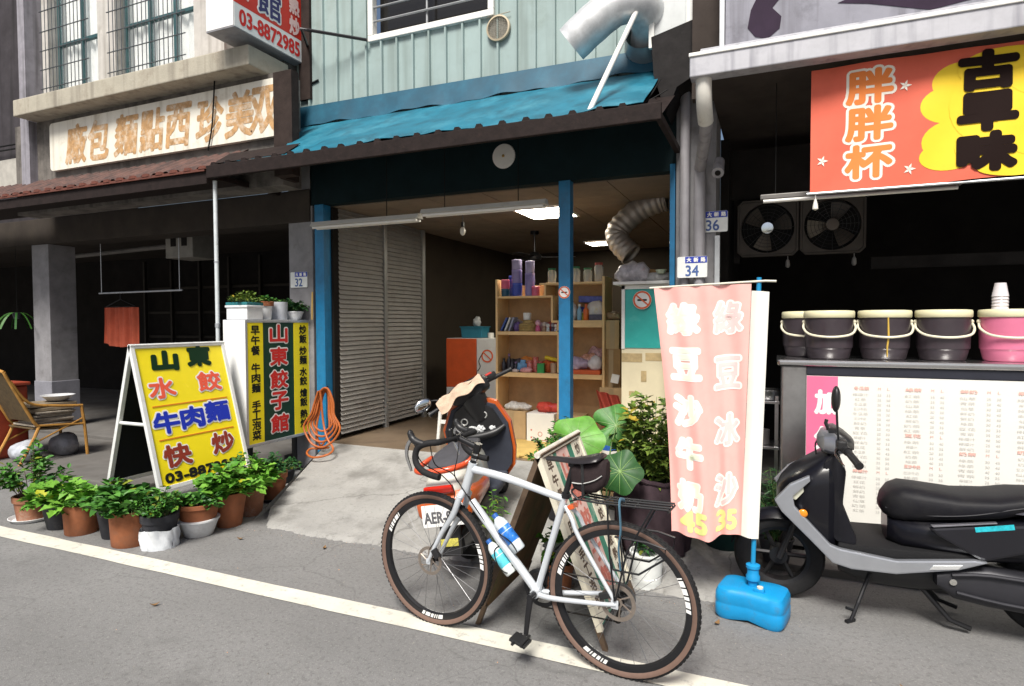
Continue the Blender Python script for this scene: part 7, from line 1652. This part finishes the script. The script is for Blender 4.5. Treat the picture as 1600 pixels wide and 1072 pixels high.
m = MB(); m.cyl((0, 0, .03), (0, 0, .075), .003, n=6); m.lathe([(0, -.045), (.018, -.035), (.016, -.01), (.006, .03), (0, .032)], n=14); tag(m.build('weight', mat('milky_bulb', (.7, .68, .62), .3), smooth=True, loc=(.258, 4.55, 2.38)), 'small white teardrop weight dangling from the stall banner corner', 'weight')
t = thing('wire_rack', 'narrow steel shelf rack beside the stall counter, half behind the flag', 'rack', (-.13, 5.05, .05))
for x in (-.22, .17):
    for y in (-.13, .13): m = MB(); m.b2((x - .012, y - .012, 0), (x + .012, y + .012, 1.0)); m.build('post', STEEL, t)
for z in (.25, .60, .94): m = MB(); m.b2((-.24, -.15, z), (.19, .15, z + .022), .003); m.build('shelf', STEEL, t)
m = MB(); m.lathe([(.06, 0), (.09, .004), (.10, .07), (.105, .075), (.09, .07), (0, .01)], n=22); simple('pan', 'shallow steel pan on the top shelf of the steel rack', 'pan', m, STEEL, (-.02, 5.02, 1.013))
m = MB(); m.lathe([(.05, 0), (.055, .004), (.055, .11), (0, .115)], n=18); simple('pot', 'small dull pot on the middle shelf of the steel rack', 'pot', m, mat('dull_pot', (.16, .15, .15), .4, .7, var=.1), (-.06, 5.0, .673))
t = thing('paint_can', 'white and blue paint can on a crate behind the big round leaves', 'can', (-1.13, 4.62, .56))
m = MB(); m.lathe([(.075, 0), (.078, .004), (.078, .15), (.074, .155), (0, .152)], n=24); m.build('body', WHITEP, t, smooth=True)
m = MB(); m.lathe([(.0785, .06), (.0795, .062), (.0795, .11), (.0785, .112)], n=24, cap=False); m.build('label', mat('blue_can_label', (.03, .12, .42), .4, var=.25, vs=30), t)
t = thing('crate', 'weathered wooden crate on the ramp behind the broad leaf plant', 'crate', (-1.13, 4.66, .20))
for z in (.03, .14, .25):
    for y in (-.15, .15): m = MB(); m.b2((-.2, y - .008, z), (.2, y + .008, z + .085)); m.build('board', CARD, t)
    for x in (-.2, .2): m = MB(); m.b2((x - .008, -.142, z), (x + .008, .142, z + .085)); m.build('board', CARD, t)
m = MB(); m.b2((-.2, -.155, .337), (.2, .155, .352)); m.build('top_board', CARD, t)

# dim stores at the back of the shop
for i, (x, y, w_, h_, lab) in enumerate(((-3.9, 10.2, .6, .5, 'dim brown carton on the floor at the far back corner of the shop'), (-3.1, 10.25, .5, .75, 'taller dim carton at the back wall of the shop'), (-2.3, 10.2, .55, .6, 'dim carton at the back wall behind the shelf unit'))):
    carton((x, y, .303), (w_, .4, h_), lab, mat('dim_carton', (.16, .10, .05), .9, var=.2, vs=6), .1 * i, False)
# grit and dry bits along the slab edge and the gutter side
m = MB(); rg = random.Random(17); V = []; Fc = []
for k in range(1500):
    if k < 700: x = rg.uniform(-3.9, .2); y = 3.56 + rg.gauss(-.03, .035)
    elif k < 1000: x = rg.uniform(-6, 1.2); y = rg.uniform(2.85, 3.6)
    else: x = rg.uniform(-5, 1.4); y = rg.uniform(.9, 3.4)
    r = rg.uniform(.0015, .0045) * (1.6 if rg.random() < .06 else 1); b = len(V); a = rg.uniform(0, 6)
    for j in range(3): V.append((x + r * math.cos(a + 2.1 * j), y + r * math.sin(a + 2.1 * j), .001))
    V.append((x, y, r * 1.1)); Fc += [(b, b + 1, b + 3), (b + 1, b + 2, b + 3), (b + 2, b, b + 3)]
m.poly(V, Fc); struct(m.build('grit', mat('grit', (.10, .09, .08), .95, var=0, island=(.36, .33, .29))), 'stuff')
for i, (x, y, a) in enumerate(((-3.6, 3.33, .4), (-2.9, 3.42, 2.0), (-.25, 3.35, 1.2), (.55, 3.05, 2.6), (-3.2, 2.35, .9), (1.0, 3.2, 4.0))):
    m = MB(); m.grid(lambda u, v: Vector(((u - .5) * .05, (v - .5) * .024 * math.sin(math.pi * min(max(u, .04), .96)), .004 + .012 * (u - .5) ** 2 * 4 + .006 * abs(v - .5))), 8, 2)
    tag(m.build('dry_leaf', mat('dry_leaf_brown', (.20, .11, .04), .8, var=.3, vs=40), loc=(x, y, .003), rotz=a), ['curled dry brown leaf nearest the last pot on the road edge', 'curled dry leaf at the foot of the concrete ramp', 'curled dry leaf beside the blue flag base', 'curled dry leaf under the black scooter', 'curled dry leaf out on the bare road', 'curled dry leaf near the rear of the black scooter'][i], 'leaf', 'dry leaves on the ground')
